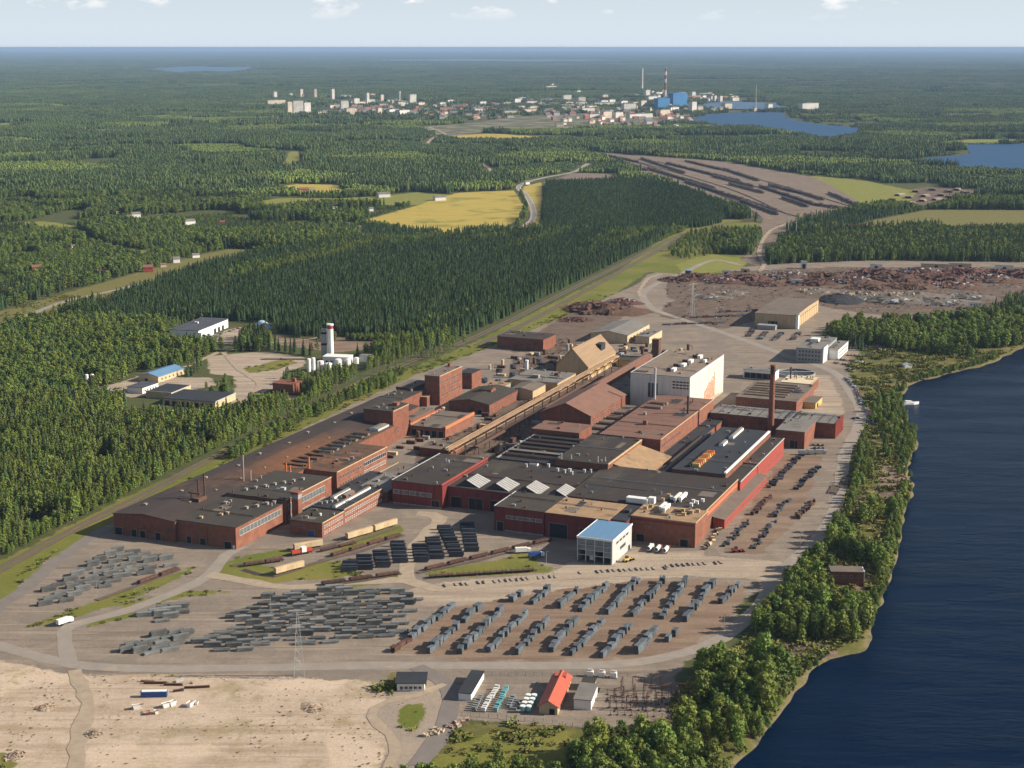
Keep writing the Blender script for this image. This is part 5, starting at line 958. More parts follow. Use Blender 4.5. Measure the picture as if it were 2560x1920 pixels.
# pipe bridge
x, y = LW(-224, 118); e = thing('pipe_bridge', 'long rusty pipe bridge on trestles through the middle of the works', 'pipe bridge', x, y, 0, ROT)
mb = MB(); L = 380
for xx, z, r in ((0, 10.2, .7), (1.8, 10.2, .5), (3.4, 10.2, .6), (.8, 11.8, .5), (3.0, 11.7, .4), (5.4, 8.6, .45), (-1.6, 8.8, .4)): mb.tube((xx, 0, z), (xx, L, z), r, 6)
mb.build('pipes', mat('lagged_pipe', (.33, .22, .13), (.20, .125, .075), .4, .7, stretch=(1, .15, 1), c3=(.17, .09, .06), spots=.03), e)
mb = MB(); mb.box(-2.2, -1.7, -.3, .3, 0, 9.0); mb.box(5.8, 6.3, -.3, .3, 0, 9.0); mb.box(-2.6, 6.6, -.25, .25, 9.0, 9.6); mb.box(-2.6, 6.6, -.2, .2, 7.9, 8.3)
tm = mb.mesh('trestle', RUSTD)
for i in range(20): link('trestle', tm, e, (0, 4 + i * 19.6, 0))
mb = MB(); mb.box(-2.5, -2.2, 0, L, 9.6, 9.9); mb.box(6.2, 6.5, 0, L, 9.6, 9.9); mb.build('edge_beams', RUST, e)
# second bridge, lower
x, y = LW(-214, 150); e = thing('pipe_bridge', 'lower dark pipe rack beside the gabled brick hall', 'pipe bridge', x, y, 0, ROT)
mb = MB()
for xx, z, r in ((0, 6.2, .5), (1.4, 6.2, .6), (2.8, 6.2, .4)): mb.tube((xx, 0, z), (xx, 250, z), r, 6)
mb.build('pipes', RUST, e); mb = MB()
mb.box(-.5, -.1, 0, .4, 0, 5.5); mb.box(3.2, 3.6, 0, .4, 0, 5.5); mb.box(-.6, 3.7, 0, .4, 5.5, 5.9)
tm = mb.mesh('trestle', RUSTD)
for i in range(13): link('trestle', tm, e, (0, i * 20, 0))
# --- glass fronted building with the blue roof
x, y = LW(-58, -50); e = thing('glass_front_hall', 'pale blue-roofed building with glass front and open bays in the yard', 'hall building', x, y, 0, ROT); B = {'e': e, 'w': 22, 'd': 36, 'h': 14.6}
mb = MB(); mb.box(0, .5, 0, 36, 0, 14.6); mb.box(21.5, 22, 0, 36, 0, 14.6); mb.box(.5, 21.5, 35.5, 36, 0, 14.6); mb.build('wall', PALEM, e)
mb = MB(); mb.box(-.3, 22.3, -.3, 36.3, 14.6, 15.1); mb.build('roof', ROOF_BLUE, e)
mb = MB(); mb.box(-.4, 22.4, -.4, -.1, 14.2, 15.4); mb.box(22.1, 22.4, -.1, 36.3, 14.2, 15.4); mb.box(-.4, -.1, -.1, 36.3, 14.2, 15.4); mb.build('fascia', WHITEP, e)
mb = MB()
for xx in (0.2, 5.4, 11, 16.6, 21.4): mb.box(xx - .25, xx + .25, -.15, .35, 0, 14.4)
for z in (4.2, 7.4, 10.6): mb.box(.4, 21.3, -.08, .3, z - .15, z + .15)
mb.build('front_frame', PALEM, e)
gl = mat('blue_glass', (.10, .17, .22), (.06, .10, .13), .4, .08, spec=.8)
for i in range(4):
    for j in range(3 if i not in (0, 2) else 2):
        z = 14.4 - (j + 1) * 3.6 + .3; xx = (0.45, 5.65, 11.25, 16.85)[i]
        mb = MB(); mb.box(xx, xx + 4.7 + (.25 if i in (1, 2) else 0), .05, .12, max(z, 4.35 if j == 2 else z), z + 3.0 + .2); mb.build('pane', gl, e)
windows(B, 'r', 6, 30, 4, 10.6, 4.4, 1.5, 2); band(B, 'r', 14, 24, 5.2, 7.2, DARKG, mull=4); door(B, 'r', 31, 3, 3)

# ------------------------------------------------------------------ yards: stacks of steel
def stack_mesh(name, L, W_, Ht, nb, nl, m, seed, bear=TIMBER):
    r = random.Random(seed); mb = MB()
    for x in (-L * .38, -L * .05, L * .30): mb.box(x - .15, x + .15, -W_ / 2, W_ / 2, 0, .25, 1)
    bw = W_ / nb; bh = (Ht - .25) / nl
    for j in range(nl):
        for i in range(nb):
            if j == nl - 1 and r.random() < .22: continue
            l0 = r.uniform(-.06, .06) * L; y = -W_ / 2 + bw * (i + .5) + r.uniform(-.05, .05)
            mb.box(-L / 2 + l0, L / 2 + l0 + r.uniform(-.5, .2), y - bw * .44, y + bw * .44, .25 + bh * j, .25 + bh * (j + .90), 0, bottom=False)
    return mb.mesh(name, [m, bear])
BIL = [stack_mesh('billet_stack', 7.6 + 1.0 * (i % 3), 3.2, 1.3 + .55 * (i % 4), 6, 3, STEEL, i) for i in range(8)]
def inside(x, y, poly):
    c = False; n = len(poly)
    for i in range(n):
        ax, ay = poly[i]; bx, by = poly[(i + 1) % n]
        if (ay > y) != (by > y) and x < (bx - ax) * (y - ay) / (by - ay) + ax: c = not c
    return c
def fill(poly, ang, dl, dw, lab, group, name, meshes, cat, drop=.08, jit=.12, smin=.9, smax=1.1):
    cx = sum(p[0] for p in poly) / len(poly); cy_ = sum(p[1] for p in poly) / len(poly)
    ca, sa = math.cos(ang), math.sin(ang); n = 0
    rank = 0
    for j in range(-24, 25):
        row = []
        for i in range(-24, 25):
            u = (i + (j % 2) * .5) * dl; v = j * dw
            x = cx + u * ca - v * sa; y = cy_ + u * sa + v * ca
            if inside(x, y, poly) and rng.random() > drop: row.append((x, y))
        if not row: continue
        for k, (x, y) in enumerate(row):
            o = link(name, rng.choice(meshes), None, (x + rng.uniform(-jit, jit) * dl, y + rng.uniform(-jit, jit) * dw, 0), ang + rng.uniform(-.06, .06))
            o.scale = (rng.uniform(.85, 1.12), 1, rng.uniform(smin, smax))
            tag(o, '%s, %s from left, %s rank from the road' % (lab, ORD[k], ORD[rank]), cat, group); n += 1
        rank += 1
    return n
fill(YARD_LEFT, R(24), 12.0, 7.0, 'grey stack in the left yard', 'billet stacks in the left yard by the brick workshop', 'billet_stack', BIL, 'steel stack')
fill(YARD_MID, R(5), 11.8, 5.9, 'grey stack in the crowded lot', 'billet stacks in the crowded middle lot', 'billet_stack', BIL, 'steel stack', drop=.06)
fill(YARD_S1, R(12), 9, 5, 'weathered stack in the small back pile', 'billet stacks in the small pile behind the crowded lot', 'billet_stack', BIL, 'steel stack')
fill(YARD_S2, R(30), 10, 5.5, 'dark stack in the left pile', 'billet stacks in the pile left of the crowded lot', 'billet_stack', BIL, 'steel stack', drop=.03)
BND = [stack_mesh('bar_stack', 5.4 + .5 * (i % 3), 2.6, 2.9 + .45 * (i % 3), 5, 4, STEELB, 20 + i) for i in range(5)]
BNDR = stack_mesh('bar_stack', 5.6, 2.6, 2.2, 5, 4, RUST, 31)
for q, (a, b) in enumerate(ROWS):
    A, Bp = Vector(a), Vector(b); d = (Bp - A); n = max(2, int(d.length / 5.7)); ang = math.atan2(d.y, d.x)
    tier = 'front' if q < 10 else 'back'; no = ORD[q if q < 10 else q - 10]
    k = 0
    for i in range(n):
        if 0 < i < n - 1 and rng.random() < .03: continue
        p = A + d * ((i + .5) / n); rusty = q == 0 and i < 3
        o = link('bar_stack', BNDR if rusty else rng.choice(BND), None, (p.x + rng.uniform(-.6, .6), p.y + rng.uniform(-.4, .4), 0), ang + rng.uniform(-.2, .2))
        o.scale = (rng.uniform(.8, 1.08), rng.uniform(.8, 1.25), rng.uniform(.65, 1.3))
        tag(o, '%s bar stack, %s from the road in the %s row of the %s lot' % ('rusty' if rusty else 'blue-grey', ORD[k], no, tier), 'bar stack', 'rows of bar stacks in the %s lot' % tier); k += 1
RCK = [stack_mesh('bar_rack', 8.4, 2.3, 3.4, 4, 5, STEELD, 50 + i) for i in range(3)]
for q, (ln, k) in enumerate(RACKS):
    A, Bp = Vector(ln[0]), Vector(ln[1]); d = Bp - A
    for i in range(k):
        p = A + d * ((i + .5) / k)
        o = link('bar_rack', RCK[i % 3], None, (p.x, p.y, 0), R(3) + rng.uniform(-.02, .02)); o.scale = (1, 1, rng.uniform(.9, 1.2))
        tag(o, 'dark rack of steel bars, %s from the front in the %s column from the left' % (ORD[i], ORD[q]), 'bar rack', 'dark bar racks in front of the red halls')
SLV = [stack_mesh('bar_bundle', 4.2, 1.9, 1.5 + .3 * i, 4, 3, m, 60 + i) for i, m in enumerate((STEELD, STEELB, STEELD, RUSTD))]
for q, (a, b) in enumerate(SLIVER):
    A, Bp = Vector(a), Vector(b); d = Bp - A; n = max(3, int(d.length / 4.6)); ang = math.atan2(d.y, d.x)
    m4 = {2: 3, 4: 3}.get(q)
    for i in range(n):
        p = A + d * ((i + .5) / n)
        o = link('bar_bundle', SLV[m4] if m4 else rng.choice(SLV[:3]), None, (p.x + rng.uniform(-1.3, 1.3), p.y + rng.uniform(-.8, .8), 0), ang + R(90) * (q > 4) + rng.uniform(-.35, .35))
        o.scale = (rng.uniform(.7, 1.1), rng.uniform(.8, 1.2), rng.uniform(.7, 1.2))
        tag(o, 'small dark bar bundle, %s from the front in line %s from the red wall' % (ORD[i], ORD[q]), 'bar bundle', 'bar bundles on the river side of the main hall')
# drums and bundles along the orange wall
mb = MB(); mb.tube((-1.2, 0, .9), (1.2, 0, .9), .9, 10); mb.tube((1.2, 0, .9), (1.3, 0, .9), .4, 8)
DRW = mb.mesh('wire_coil', [CREAM]); DRD = mb.mesh('wire_coil', [STEELD])
for q, (a, b) in enumerate(COILS):
    A, Bp = Vector(a), Vector(b); d = Bp - A; n = int(d.length / 2.7)
    for i in range(n):
        p = A + d * ((i + .5) / n); w = rng.random() < (.6 if q == 0 else .2)
        o = link('wire_coil', DRW if w else DRD, None, (p.x + rng.uniform(-1, 1), p.y + rng.uniform(-1, 1), 0), rng.uniform(0, 3))
        tag(o, '%s steel coil, %s from the front along the %s stretch of wall' % ('pale' if w else 'dark', ORD[i], 'brick' if q == 0 else 'red lean-to'), 'coil', 'coils lying along the right wall of the main hall')
mb = MB(); mb.box(-2.6, 2.6, -.35, .35, 0, .5); mb.box(-2.6, -2.2, -.45, .45, 0, .75); CB = mb.mesh('concrete_beam', CONC); CB2 = mb.mesh('concrete_beam', STEELD)
for q, ln in enumerate(BEAMS):
    A, Bp = Vector(ln[0]), Vector(ln[1]); d = Bp - A; n = int(d.length / 3.2)
    for i in range(n):
        if rng.random() < .25: continue
        p = A + d * ((i + .5) / n)
        o = link('bearer_beam', CB if rng.random() < .55 else CB2, None, (p.x, p.y + rng.uniform(-.5, .5), 0), R(100) + rng.uniform(-.1, .1))
        tag(o, 'short bearer beam, %s from the left in the %s line beside the yard road' % (ORD[i], ORD[q]), 'beam', 'bearer beams laid out beside the yard road')

# ------------------------------------------------------------------ railway wagons
def bogies(e, L, xs=None):
    for x in (xs or (-L * .34, L * .34)):
        mb = MB(); mb.box(-1.5, 1.5, -1.0, 1.0, .55, .95)
        for dx in (-.95, .95):
            for dy in (-.8, .8): mb.tube((dx, dy - .08, .48), (dx, dy + .08, .48), .48, 8)
        mb.build('bogie', RUSTD, e, (x, 0, 0))
def covered_wagon(L):
    e = thing('covered_wagon', '', 'wagon', 0, 0)
    mb = MB(); mb.box(-L / 2, L / 2, -1.45, 1.45, 1.0, 3.9); mb.build('body', CREAM, e)
    mb = MB(); n = 6
    for i in range(n):
        t0, t1 = math.pi * i / n, math.pi * (i + 1) / n; P = lambda t: (-1.5 * math.cos(t), 3.9 + .55 * math.sin(t))
        mb.face([(-L / 2 - .1, *P(t1)), (-L / 2 - .1, *P(t0)), (L / 2 + .1, *P(t0)), (L / 2 + .1, *P(t1))])
    for s in (-1, 1): mb.face([(s * (L / 2 + .1), -1.5 * math.cos(math.pi * i / n), 3.9 + .55 * math.sin(math.pi * i / n)) for i in range(n + 1)])
    mb.build('roof', TANW, e)
    mb = MB(); mb.box(-2.2, 2.2, -1.55, -1.45, 1.1, 3.7); mb.build('sliding_door', TANW, e); bogies(e, L)
    mb = MB(); mb.box(-L / 2 - .6, L / 2 + .6, -.4, .4, .75, 1.0); mb.build('underframe', RUSTD, e)
    return e
def flat_wagon(L, load):
    e = thing('flat_wagon', '', 'wagon', 0, 0)
    mb = MB(); mb.box(-L / 2, L / 2, -1.4, 1.4, .95, 1.3); mb.build('deck', RUST, e); bogies(e, L)
    for x in (-L * .45, -L * .2, L * .05, L * .3, L * .46):
        mb = MB(); mb.box(-.08, .08, -1.5, -1.4, .9, 2.4); mb.box(-.08, .08, 1.4, 1.5, .9, 2.4); mb.build('stake', RUSTD, e, (x, 0, 0))
    if load:
        mb = MB()
        for i in range(6):
            y = -1.1 + i * .44; mb.box(-L * .44, L * .44 - rng.random(), y - .19, y + .19, 1.32, 1.9 + .25 * rng.random())
        mb.build('bar_load', RUST if load == 1 else ORANGE, e)
    return e
proto = {}
wn_ = 0
mbw = MB(); mbw.box(-6.4, 6.4, -1.4, 1.4, .6, 1.2, 1)
for i in range(4): mbw.tube((-6.0 + i * 3.1, 0, 2.5), (-3.2 + i * 3.1, 0, 2.5), 1.5, 7, 0)
for x in (-4.4, 4.4): mbw.box(x - 1.2, x + 1.2, -1, 1, 0, .6, 1)
LOGW = mbw.mesh('log_wagon', [LOGS, RUSTD])
rust_names = ['rusty wagon on the long siding in front of the red halls', 'rusty wagon on the siding beside the yard road', 'rusty wagon on the short siding by the crowded lot', 'rusty wagon on the track below the white wagons', 'rusty wagon on the stub track by the left billet yard', 'rusty wagon on the track beside the locomotive', 'rusty wagon on the track near the brick workshop']
ri = ci = 0
for q, (kind, (a, b)) in enumerate(TRAINS):
    A, Bp = Vector(a), Vector(b); d = Bp - A; L = d.length; ang = math.atan2(d.y, d.x)
    if kind == 'cream':
        e = covered_wagon(L * .94); p = (A + Bp) / 2; e.location = (p.x, p.y, .4); e.rotation_euler = (0, 0, ang)
        e['label'] = ['cream covered wagon nearest the brick office', 'cream covered wagon coupled right of another cream one', 'lone cream covered wagon on the grassy track', 'cream covered wagon behind the red locomotive'][ci]; ci += 1
        e['group'] = 'cream covered wagons on the works sidings'
    elif kind == 'loco':
        p = (A + Bp) / 2; e = thing('shunting_locomotive', 'red and white shunting locomotive by the grassy tracks', 'locomotive', p.x, p.y, .4, ang); L = 15
        mb = MB(); mb.box(-7, 7, -1.4, 1.4, .95, 1.35); mb.build('frame', RUSTD, e)
        mb = MB(); mb.box(-6.6, -.6, -1.0, 1.0, 1.35, 3.0); mb.box(2.6, 6.6, -1.0, 1.0, 1.35, 2.8); mb.build('hood', mat('loco_red', (.5, .07, .04), None, 1, .5), e)
        mb = MB(); mb.box(-.5, 2.5, -1.4, 1.4, 1.35, 4.2); mb.box(-.7, 2.7, -1.5, 1.5, 4.2, 4.4); mb.build('cab', WHITEP, e)
        mb = MB(); mb.box(-.56, 2.56, -1.2, 1.2, 3.0, 3.8); mb.build('cab_windows', DARKG, e); bogies(e, 14)
    else:
        step = 15.5; n = max(1, int(round(L / step))); l = L / n
        for i in range(n):
            p = A + d * ((i + .5) / n)
            if kind == 'wood':
                o = link('log_wagon', LOGW, None, (p.x, p.y, .5), ang); o.scale = (l / 13.2, 1.5, rng.uniform(1.1, 1.6))
                tag(o, 'log wagon, %s from the far end of the %s string in the rail yard' % (ORD[i % 60], ORD[q - 12]), 'wagon', 'log wagons standing in the distant rail yard')
            else:
                ld = [1, 0, 1, 1, 2, 0, 1][ri]
                if (ld, round(l)) not in proto: e = proto[(ld, round(l))] = flat_wagon(l * .9, min(ld, 1))
                else: e = copy_tree(proto[(ld, round(l))], 0, 0, 0, 0)
                e.location = (p.x, p.y, .4); e.rotation_euler = (0, 0, ang); e['group'] = 'rusty flat wagons on the works sidings'
                e['label'] = rust_names[ri] + (', %s from the left' % ORD[i] if n > 1 else '')
        if kind == 'rust': ri += 1

# ------------------------------------------------------------------ cars and trucks
CARP = [mat('car_' + n, c, tuple(x * .9 for x in c), 1, .3, spec=.5) for n, c in (('white', (.75, .75, .74)), ('silver', (.42, .43, .44)), ('dark', (.03, .032, .036)), ('red', (.38, .03, .025)), ('blue', (.03, .07, .22)), ('grey', (.14, .145, .15)))]
CARM = []
for m in CARP:
    mb = MB()
    mb.prism([(-2.15, -.86), (2.15, -.86), (2.15, .86), (-2.15, .86)], .35, [.95, .85, .85, .95], 0)
    n = len(mb.v)
    mb.v += [(-1.75, -.8, .93), (1.05, -.8, .88), (1.05, .8, .88), (-1.75, .8, .93), (-1.2, -.65, 1.45), (.35, -.65, 1.45), (.35, .65, 1.45), (-1.2, .65, 1.45)]
    for f, k in (((4, 5, 6, 7), 0), ((0, 1, 5, 4), 1), ((1, 2, 6, 5), 1), ((2, 3, 7, 6), 1), ((3, 0, 4, 7), 1)): mb.f.append(tuple(n + i for i in f)); mb.m.append(k)
    for x in (-1.35, 1.35):
        for y in (-.88, .88): mb.tube((x, y - .1, .32), (x, y + .1, .32), .32, 8, 2)
    CARM.append(mb.mesh('parked_car', [m, DARKG, TYRE]))
cnames = ['white', 'silver', 'black', 'red', 'blue', 'grey']
for q, (a, b) in enumerate(CARS):
    A, Bp = Vector(a), Vector(b); d = Bp - A; n = max(1, int(d.length / 2.9)); ang = math.atan2(d.y, d.x)
    for i in range(n):
        if rng.random() < .15: continue
        p = A + d * ((i + .5) / n); c = rng.choice((0, 1, 1, 2, 2, 3, 4, 5, 5))
        o = link('parked_car', CARM[c], None, (p.x, p.y, .08), ang + R(90) + rng.uniform(-.05, .05))
        tag(o, '%s car, %s from the left in the %s parking row by the offices' % (cnames[c], ORD[i], ORD[q]), 'car', 'cars parked between the works and the river')
def truck(label, x, y, rot, cabm, boxm, tank=False, name='truck'):
    e = thing(name, label, 'truck', x, y, .1, rot)
    mb = MB(); mb.prism([(2.6, -1.2), (4.7, -1.2), (4.7, 1.2), (2.6, 1.2)], .6, [3.0, 2.7, 2.7, 3.0]); mb.build('cab', cabm, e)
    mb = MB(); mb.box(4.66, 4.76, -1.05, 1.05, 1.7, 2.5); mb.build('windscreen', DARKG, e)
    mb = MB()
    if tank: mb.tube((-4.6, 0, 2.1), (2.3, 0, 2.1), 1.2, 10); mb.box(-4.6, 2.3, -1, 1, .8, 1.1)
    else: mb.box(-4.8, 2.4, -1.25, 1.25, 1.0, 3.5)
    mb.build('tank' if tank else 'cargo_box', boxm, e)
    for wx in (-3.6, -2.4, 3.5):
        mb = MB(); mb.tube((0, -1.2, .5), (0, -.85, .5), .5, 8); mb.tube((0, .85, .5), (0, 1.2, .5), .5, 8); mb.build('wheels', TYRE, e, (wx, 0, 0))
    return e
truck('white truck with a dark trailer bed at the road fork', -236.5, 775, R(52), WHITEP, WHITEP)
x, y = LW(-45, -47); truck('yellow truck standing in the bay of the glass-fronted building', x - 3, y + 4, R(70), YELLOW, PALEM)
x, y = LW(-24, -14)
for i in range(3): truck(['white tank truck', 'white tank truck with red cab', 'red-cabbed tank truck'][i] + [' left of the pair before the brick corner', ' in the middle before the brick corner', ' right of two before the brick corner'][i], x + i * 4.6, y - i * 1.9, R(70), (WHITEP, REDBR, REDBR)[i], WHITEP, True)
x, y = LW(-98, -58)
truck('small white truck on the track end by the glass-fronted hall', x + 16, y - 2, R(15), WHITEP, BLUED); truck('white van-bodied truck left of the glass-fronted hall', x + 8, y + 6, R(10), WHITEP, WHITEP)
x, y = LW(-205, -58); truck('dark red truck parked beside the orange brick wing', x, y + 55, R(60), REDBR, RUSTD)
x, y = LW(-6, 250)
for i in range(3):
    p = LW(14 + i * 5, 246 + i * 3); truck(['grey trailer truck nearest the square brick block', 'grey trailer truck second from the square brick block', 'grey trailer truck farthest from the square brick block'][i], p[0], p[1], R(5), GREYM, GREYM)
# wheel loaders
def loader(label, x, y, rot, m):
    e = thing('wheel_loader', label, 'loader', x, y, .05, rot)
    mb = MB(); mb.box(-3, .2, -1.1, 1.1, 1.0, 2.2); mb.box(.3, 2.4, -.8, .8, .9, 1.7); mb.build('body', m, e)
    mb = MB(); mb.box(-1.2, .4, -.8, .8, 2.2, 3.5); mb.build('cab', DARKG, e)
    mb = MB(); mb.box(1.8, 4.2, -.9, -.6, 1.2, 1.6); mb.box(1.8, 4.2, .6, .9, 1.2, 1.6); mb.build('boom', m, e)
    mb = MB(); mb.prism([(4.0, -1.5), (5.2, -1.5), (5.2, 1.5), (4.0, 1.5)], .2, [1.6, .5, .5, 1.6]); mb.build('bucket', RUSTD, e)
    for wx in (-2, 1.6):
        for wy in (-1.2, 1.2):
            mb = MB(); mb.tube((0, -.3, .75), (0, .3, .75), .75, 10); mb.build('wheel', TYRE, e, (wx, wy, 0))
x, y = LW(-30, -40); loader('yellow loader right of the glass-fronted building', x, y, R(40), YELLOW)
x, y = LW(60, 10); loader('small dark red loader alone on the river-side yard', x - 35, y + 6, R(10), REDBR)

# ------------------------------------------------------------------ the corner with the switchyard, gatehouse and sand lot
B = hall('gatehouse', 'gatehouse with dark roof and white walls above the roundabout', 'gatehouse', 0, 13, 0, 12, 3.6, WHITEP, ROOF_BLK, at=(-54.5, 687.5, 0), over=1.0)
windows(B, 'f', 1, 12, 5, 1.0, 1.6, 1.3); door(B, 'r', 6, 1.4, 2.3)
B = hall('white_shed', 'narrow shed with a white sunlit side wall at the left of the switchyard', 'shed', 0, 6, 0, 27, 3.2, WHITEP, ROOF_BLK, at=(-25, 677, R(-12)))
B = hall('red_roof_hall', 'long small hall with a bright red gable roof in the switchyard', HB, 0, 8.6, 0, 36, 3.6, CREAM, RED_TILE, 'e', 2.6, at=(12.4, 662, R(-12)), over=.7)
door(B, 'f', 6, 2.4, 2.8); windows(B, 'r', 2, 34, 8, 1.2, 1.8, 1.2); mb = MB(); mb.box(1.5, 7.1, 30, 35.6, 5.2, 6.4); mb.build('roof_ridge_box', RED_TILE, B['e'])
B = hall('grey_switch_house', 'flat grey house with a white sunlit side in the switchyard', 'switch house', 0, 8, 0, 19, 4.4, WHITEP, ROOF_GREY, at=(28.5, 667, R(-12)))
B = hall('grey_switch_house', 'small grey annex behind the flat grey switch house', 'switch house', 0, 6, 0, 7, 3.4, CONC, ROOF_OLV, at=(33, 689, R(-12)))
for i in range(3):
    e = thing('white_transformer', ['left white transformer tank behind the switch house', 'middle white transformer tank behind the switch house', 'right white transformer tank behind the switch house'][i], 'transformer', 38 + i * 5.6, 705 - i * .8, 0, R(-12), 'white transformers by the main road')
    mb = MB(); mb.box(-1.5, 1.5, -1.1, 1.1, .4, 2.8); mb.build('tank', WHITEP, e); mb = MB(); mb.tube((-1.2, 0, 3.5), (1.2, 0, 3.5), .45, 8); mb.box(-.1, .1, -.1, .1, 2.8, 3.2); mb.build('conservator', WHITEP, e)
    for dx in (-.9, 0, .9):
        mb = MB(); mb.tube((dx, .6, 2.8), (dx, .6, 4.0), .14, 6); mb.build('bushing', RUSTD, e)
    mb = MB(); mb.box(-1.9, 1.9, -1.5, 1.5, 0, .4); mb.build('plinth', CONC, e)
# rows of capacitor frames
mb = MB(); mb.box(-1.1, 1.1, -.7, .7, 0, .5)
for dx in (-.8, -.27, .27, .8): mb.box(dx - .2, dx + .2, -.5, .5, .5, 2.0, 1)
CAPM = {c: mb.mesh('capacitor_frame', [GREYM, m]) for c, m in (('white', WHITEP), ('turquoise', TEAL), ('grey', GREYM))}
ca, sa = math.cos(R(78)), math.sin(R(78))
for q, (x0, y0, n, c) in enumerate([(-17.5, 665, 7, 'grey'), (-13.2, 664, 8, 'white'), (-9.5, 678, 6, 'white'), (-7.6, 664, 8, 'turquoise'), (-4.6, 680, 5, 'turquoise'), (-1.6, 668, 6, 'grey')]):
    for i in range(n):
        o = link('capacitor_frame', CAPM[c], None, (x0 + ca * i * 2.3, y0 + sa * i * 2.3, 0.02), R(-12)); o.scale = (1, 1, rng.uniform(.85, 1.2))
        tag(o, '%s capacitor frame, %s from the front in the %s switchyard row' % (c, ORD[i], ORD[q]), 'capacitor', 'capacitor frames in the switchyard')
for i in range(8):
    r, c = divmod(i, 2); x, y = 5.0 + c * 2.7 + r * .9, 663.5 + r * 4.2
    e = thing('turquoise_reactor', 'turquoise air-core coil, %s from the front on the %s side of the double row' % (ORD[r], ('left', 'right')[c]), 'reactor', x, y, 0, 0, 'turquoise coils beside the red-roofed hall')
    mb = MB(); mb.tube((0, 0, 1.0), (0, 0, 3.0), 1.25, 12); mb.build('coil', TEAL, e); mb = MB(); mb.tube((0, 0, 3.0), (0, 0, 3.3), 1.35, 12); mb.build('cap', WHITEP, e)
    for k in range(4):
        mb = MB(); mb.box(-.09, .09, -.09, .09, 0, 1.0); mb.build('leg', CONC, e, (.8 * math.cos(k * 1.57), .8 * math.sin(k * 1.57), 0))
for i in range(5):
    x, y = 2 + (i % 2) * 1.2, 666 + i * 2.6
    o = link('dark_switch_box', CAPM['grey'], None, (x - 1.5, y, .02), R(-12)); o.scale = (1.6, .6, .6)
    tag(o, 'low grey switch box, %s from the front left of the turquoise coils' % ORD[i], 'switch box', 'switch boxes beside the turquoise coils')
def gantry(label, x, y, rot, w, h):
    e = thing('steel_gantry', label, 'gantry', x, y, 0, rot, 'steel gantries of the switchyard')
    for s in (-1, 1):
        mb = MB()
        for dx, dy in ((-.3, -.3), (.3, -.3), (.3, .3), (-.3, .3)): mb.tube((s * w / 2 + dx, dy, 0), (s * w / 2 + dx * .3, dy * .3, h), .07, 4)
        for k in range(5): mb.tube((s * w / 2 - .3, -.3, h * k / 5), (s * w / 2 + .25, -.3, h * (k + 1) / 5), .05, 3)
        mb.build('post', RUSTD, e)
    mb = MB(); mb.box(-w / 2, w / 2, -.22, .22, h - .35, h); mb.build('beam', RUSTD, e)
    for k in range(3):
        mb = MB(); xx = (k - 1) * w * .3; mb.tube((xx, 0, h - .35), (xx, 0, h - 1.5), .12, 6); mb.build('insulator', mat('brown_insulator', (.16, .07, .04), None, 1, .3), e)
gl_ = [(48, 668), (55, 667), (62, 666), (69, 665), (50, 678), (57, 677), (64, 676), (72, 675), (52, 688), (60, 688), (68, 686), (77, 668), (80, 682)]
for i, (x, y) in enumerate(gl_): gantry('brown steel gantry, %s counting from the front left of the switchyard' % ORD[i], x, y, R(-12 + (i % 3) * 45), 5.6, 6 + (i % 4))
mbx = MB(); mbx.box(-.5, .5, -.5, .5, 0, .4); mbx.tube((0, 0, .4), (0, 0, 2.6), .1, 5); mbx.box(-.6, .6, -.08, .08, 2.6, 2.75)
SW = mbx.mesh('isolator_post', RUSTD)
for i in range(44):
    x, y = 45 + (i % 11) * 3.3 + rng.uniform(-.5, .5), 661 + (i // 11) * 7.5 + rng.uniform(-1, 1) - (i % 11) * .6
    o = link('isolator_post', SW, None, (x, y, 0), rng.uniform(0, 3)); tag(o, 'brown isolator post, %s from the left in the %s switchyard row from the front' % (ORD[i % 11], ORD[i // 11]), 'isolator post', 'isolator posts in the switchyard')
# fence round the switchyard
fp = [(-23, 660), (14, 652), (36, 645), (62, 643), (86, 660), (88, 700), (60, 704), (-14, 706)]
def fence(label, pts, step=4.0, h=2.2):
    e = thing('wire_fence', label, 'fence', pts[0][0], pts[0][1]); o = Vector(pts[0]); mb = MB(); mb.box(-.08, .08, -.08, .08, 0, h); pm = mb.mesh('post', CONC); w = MB()
    for a, b in zip(pts, pts[1:]):
        a, b = Vector(a) - o, Vector(b) - o; n = max(1, int((b - a).length / step))
        for i in range(n):
            p = a + (b - a) * (i / n); link('post', pm, e, (p.x, p.y, 0))
        for z in (.5, 1.0, 1.5, 2.0): w.tube((a.x, a.y, z), (b.x, b.y, z), .03, 3)
    w.build('wires', GREYM, e)
fence('wire fence on posts round the switchyard', fp)
# concrete debris near the gate, roundabout kerb
mbd = MB(); mbd.prism([(-1, -.7), (.9, -.8), (1.1, .6), (-.7, .9)], 0, [.9, 1.3, .8, 1.1]); CBK = mbd.mesh('concrete_block', ROCK)
for i in range(26):
    t = i / 26; x, y = -20 - 18 * t + rng.uniform(-3, 3), 655 - 18 * t + rng.uniform(-2.5, 2.5)
    o = link('concrete_block', CBK, None, (x, y, 0), rng.uniform(0, 6)); o.scale = (rng.uniform(.6, 1.3),) * 3
    tag(o, 'pale broken concrete block tipped beside the roundabout', 'concrete block', 'concrete blocks tipped beside the roundabout')
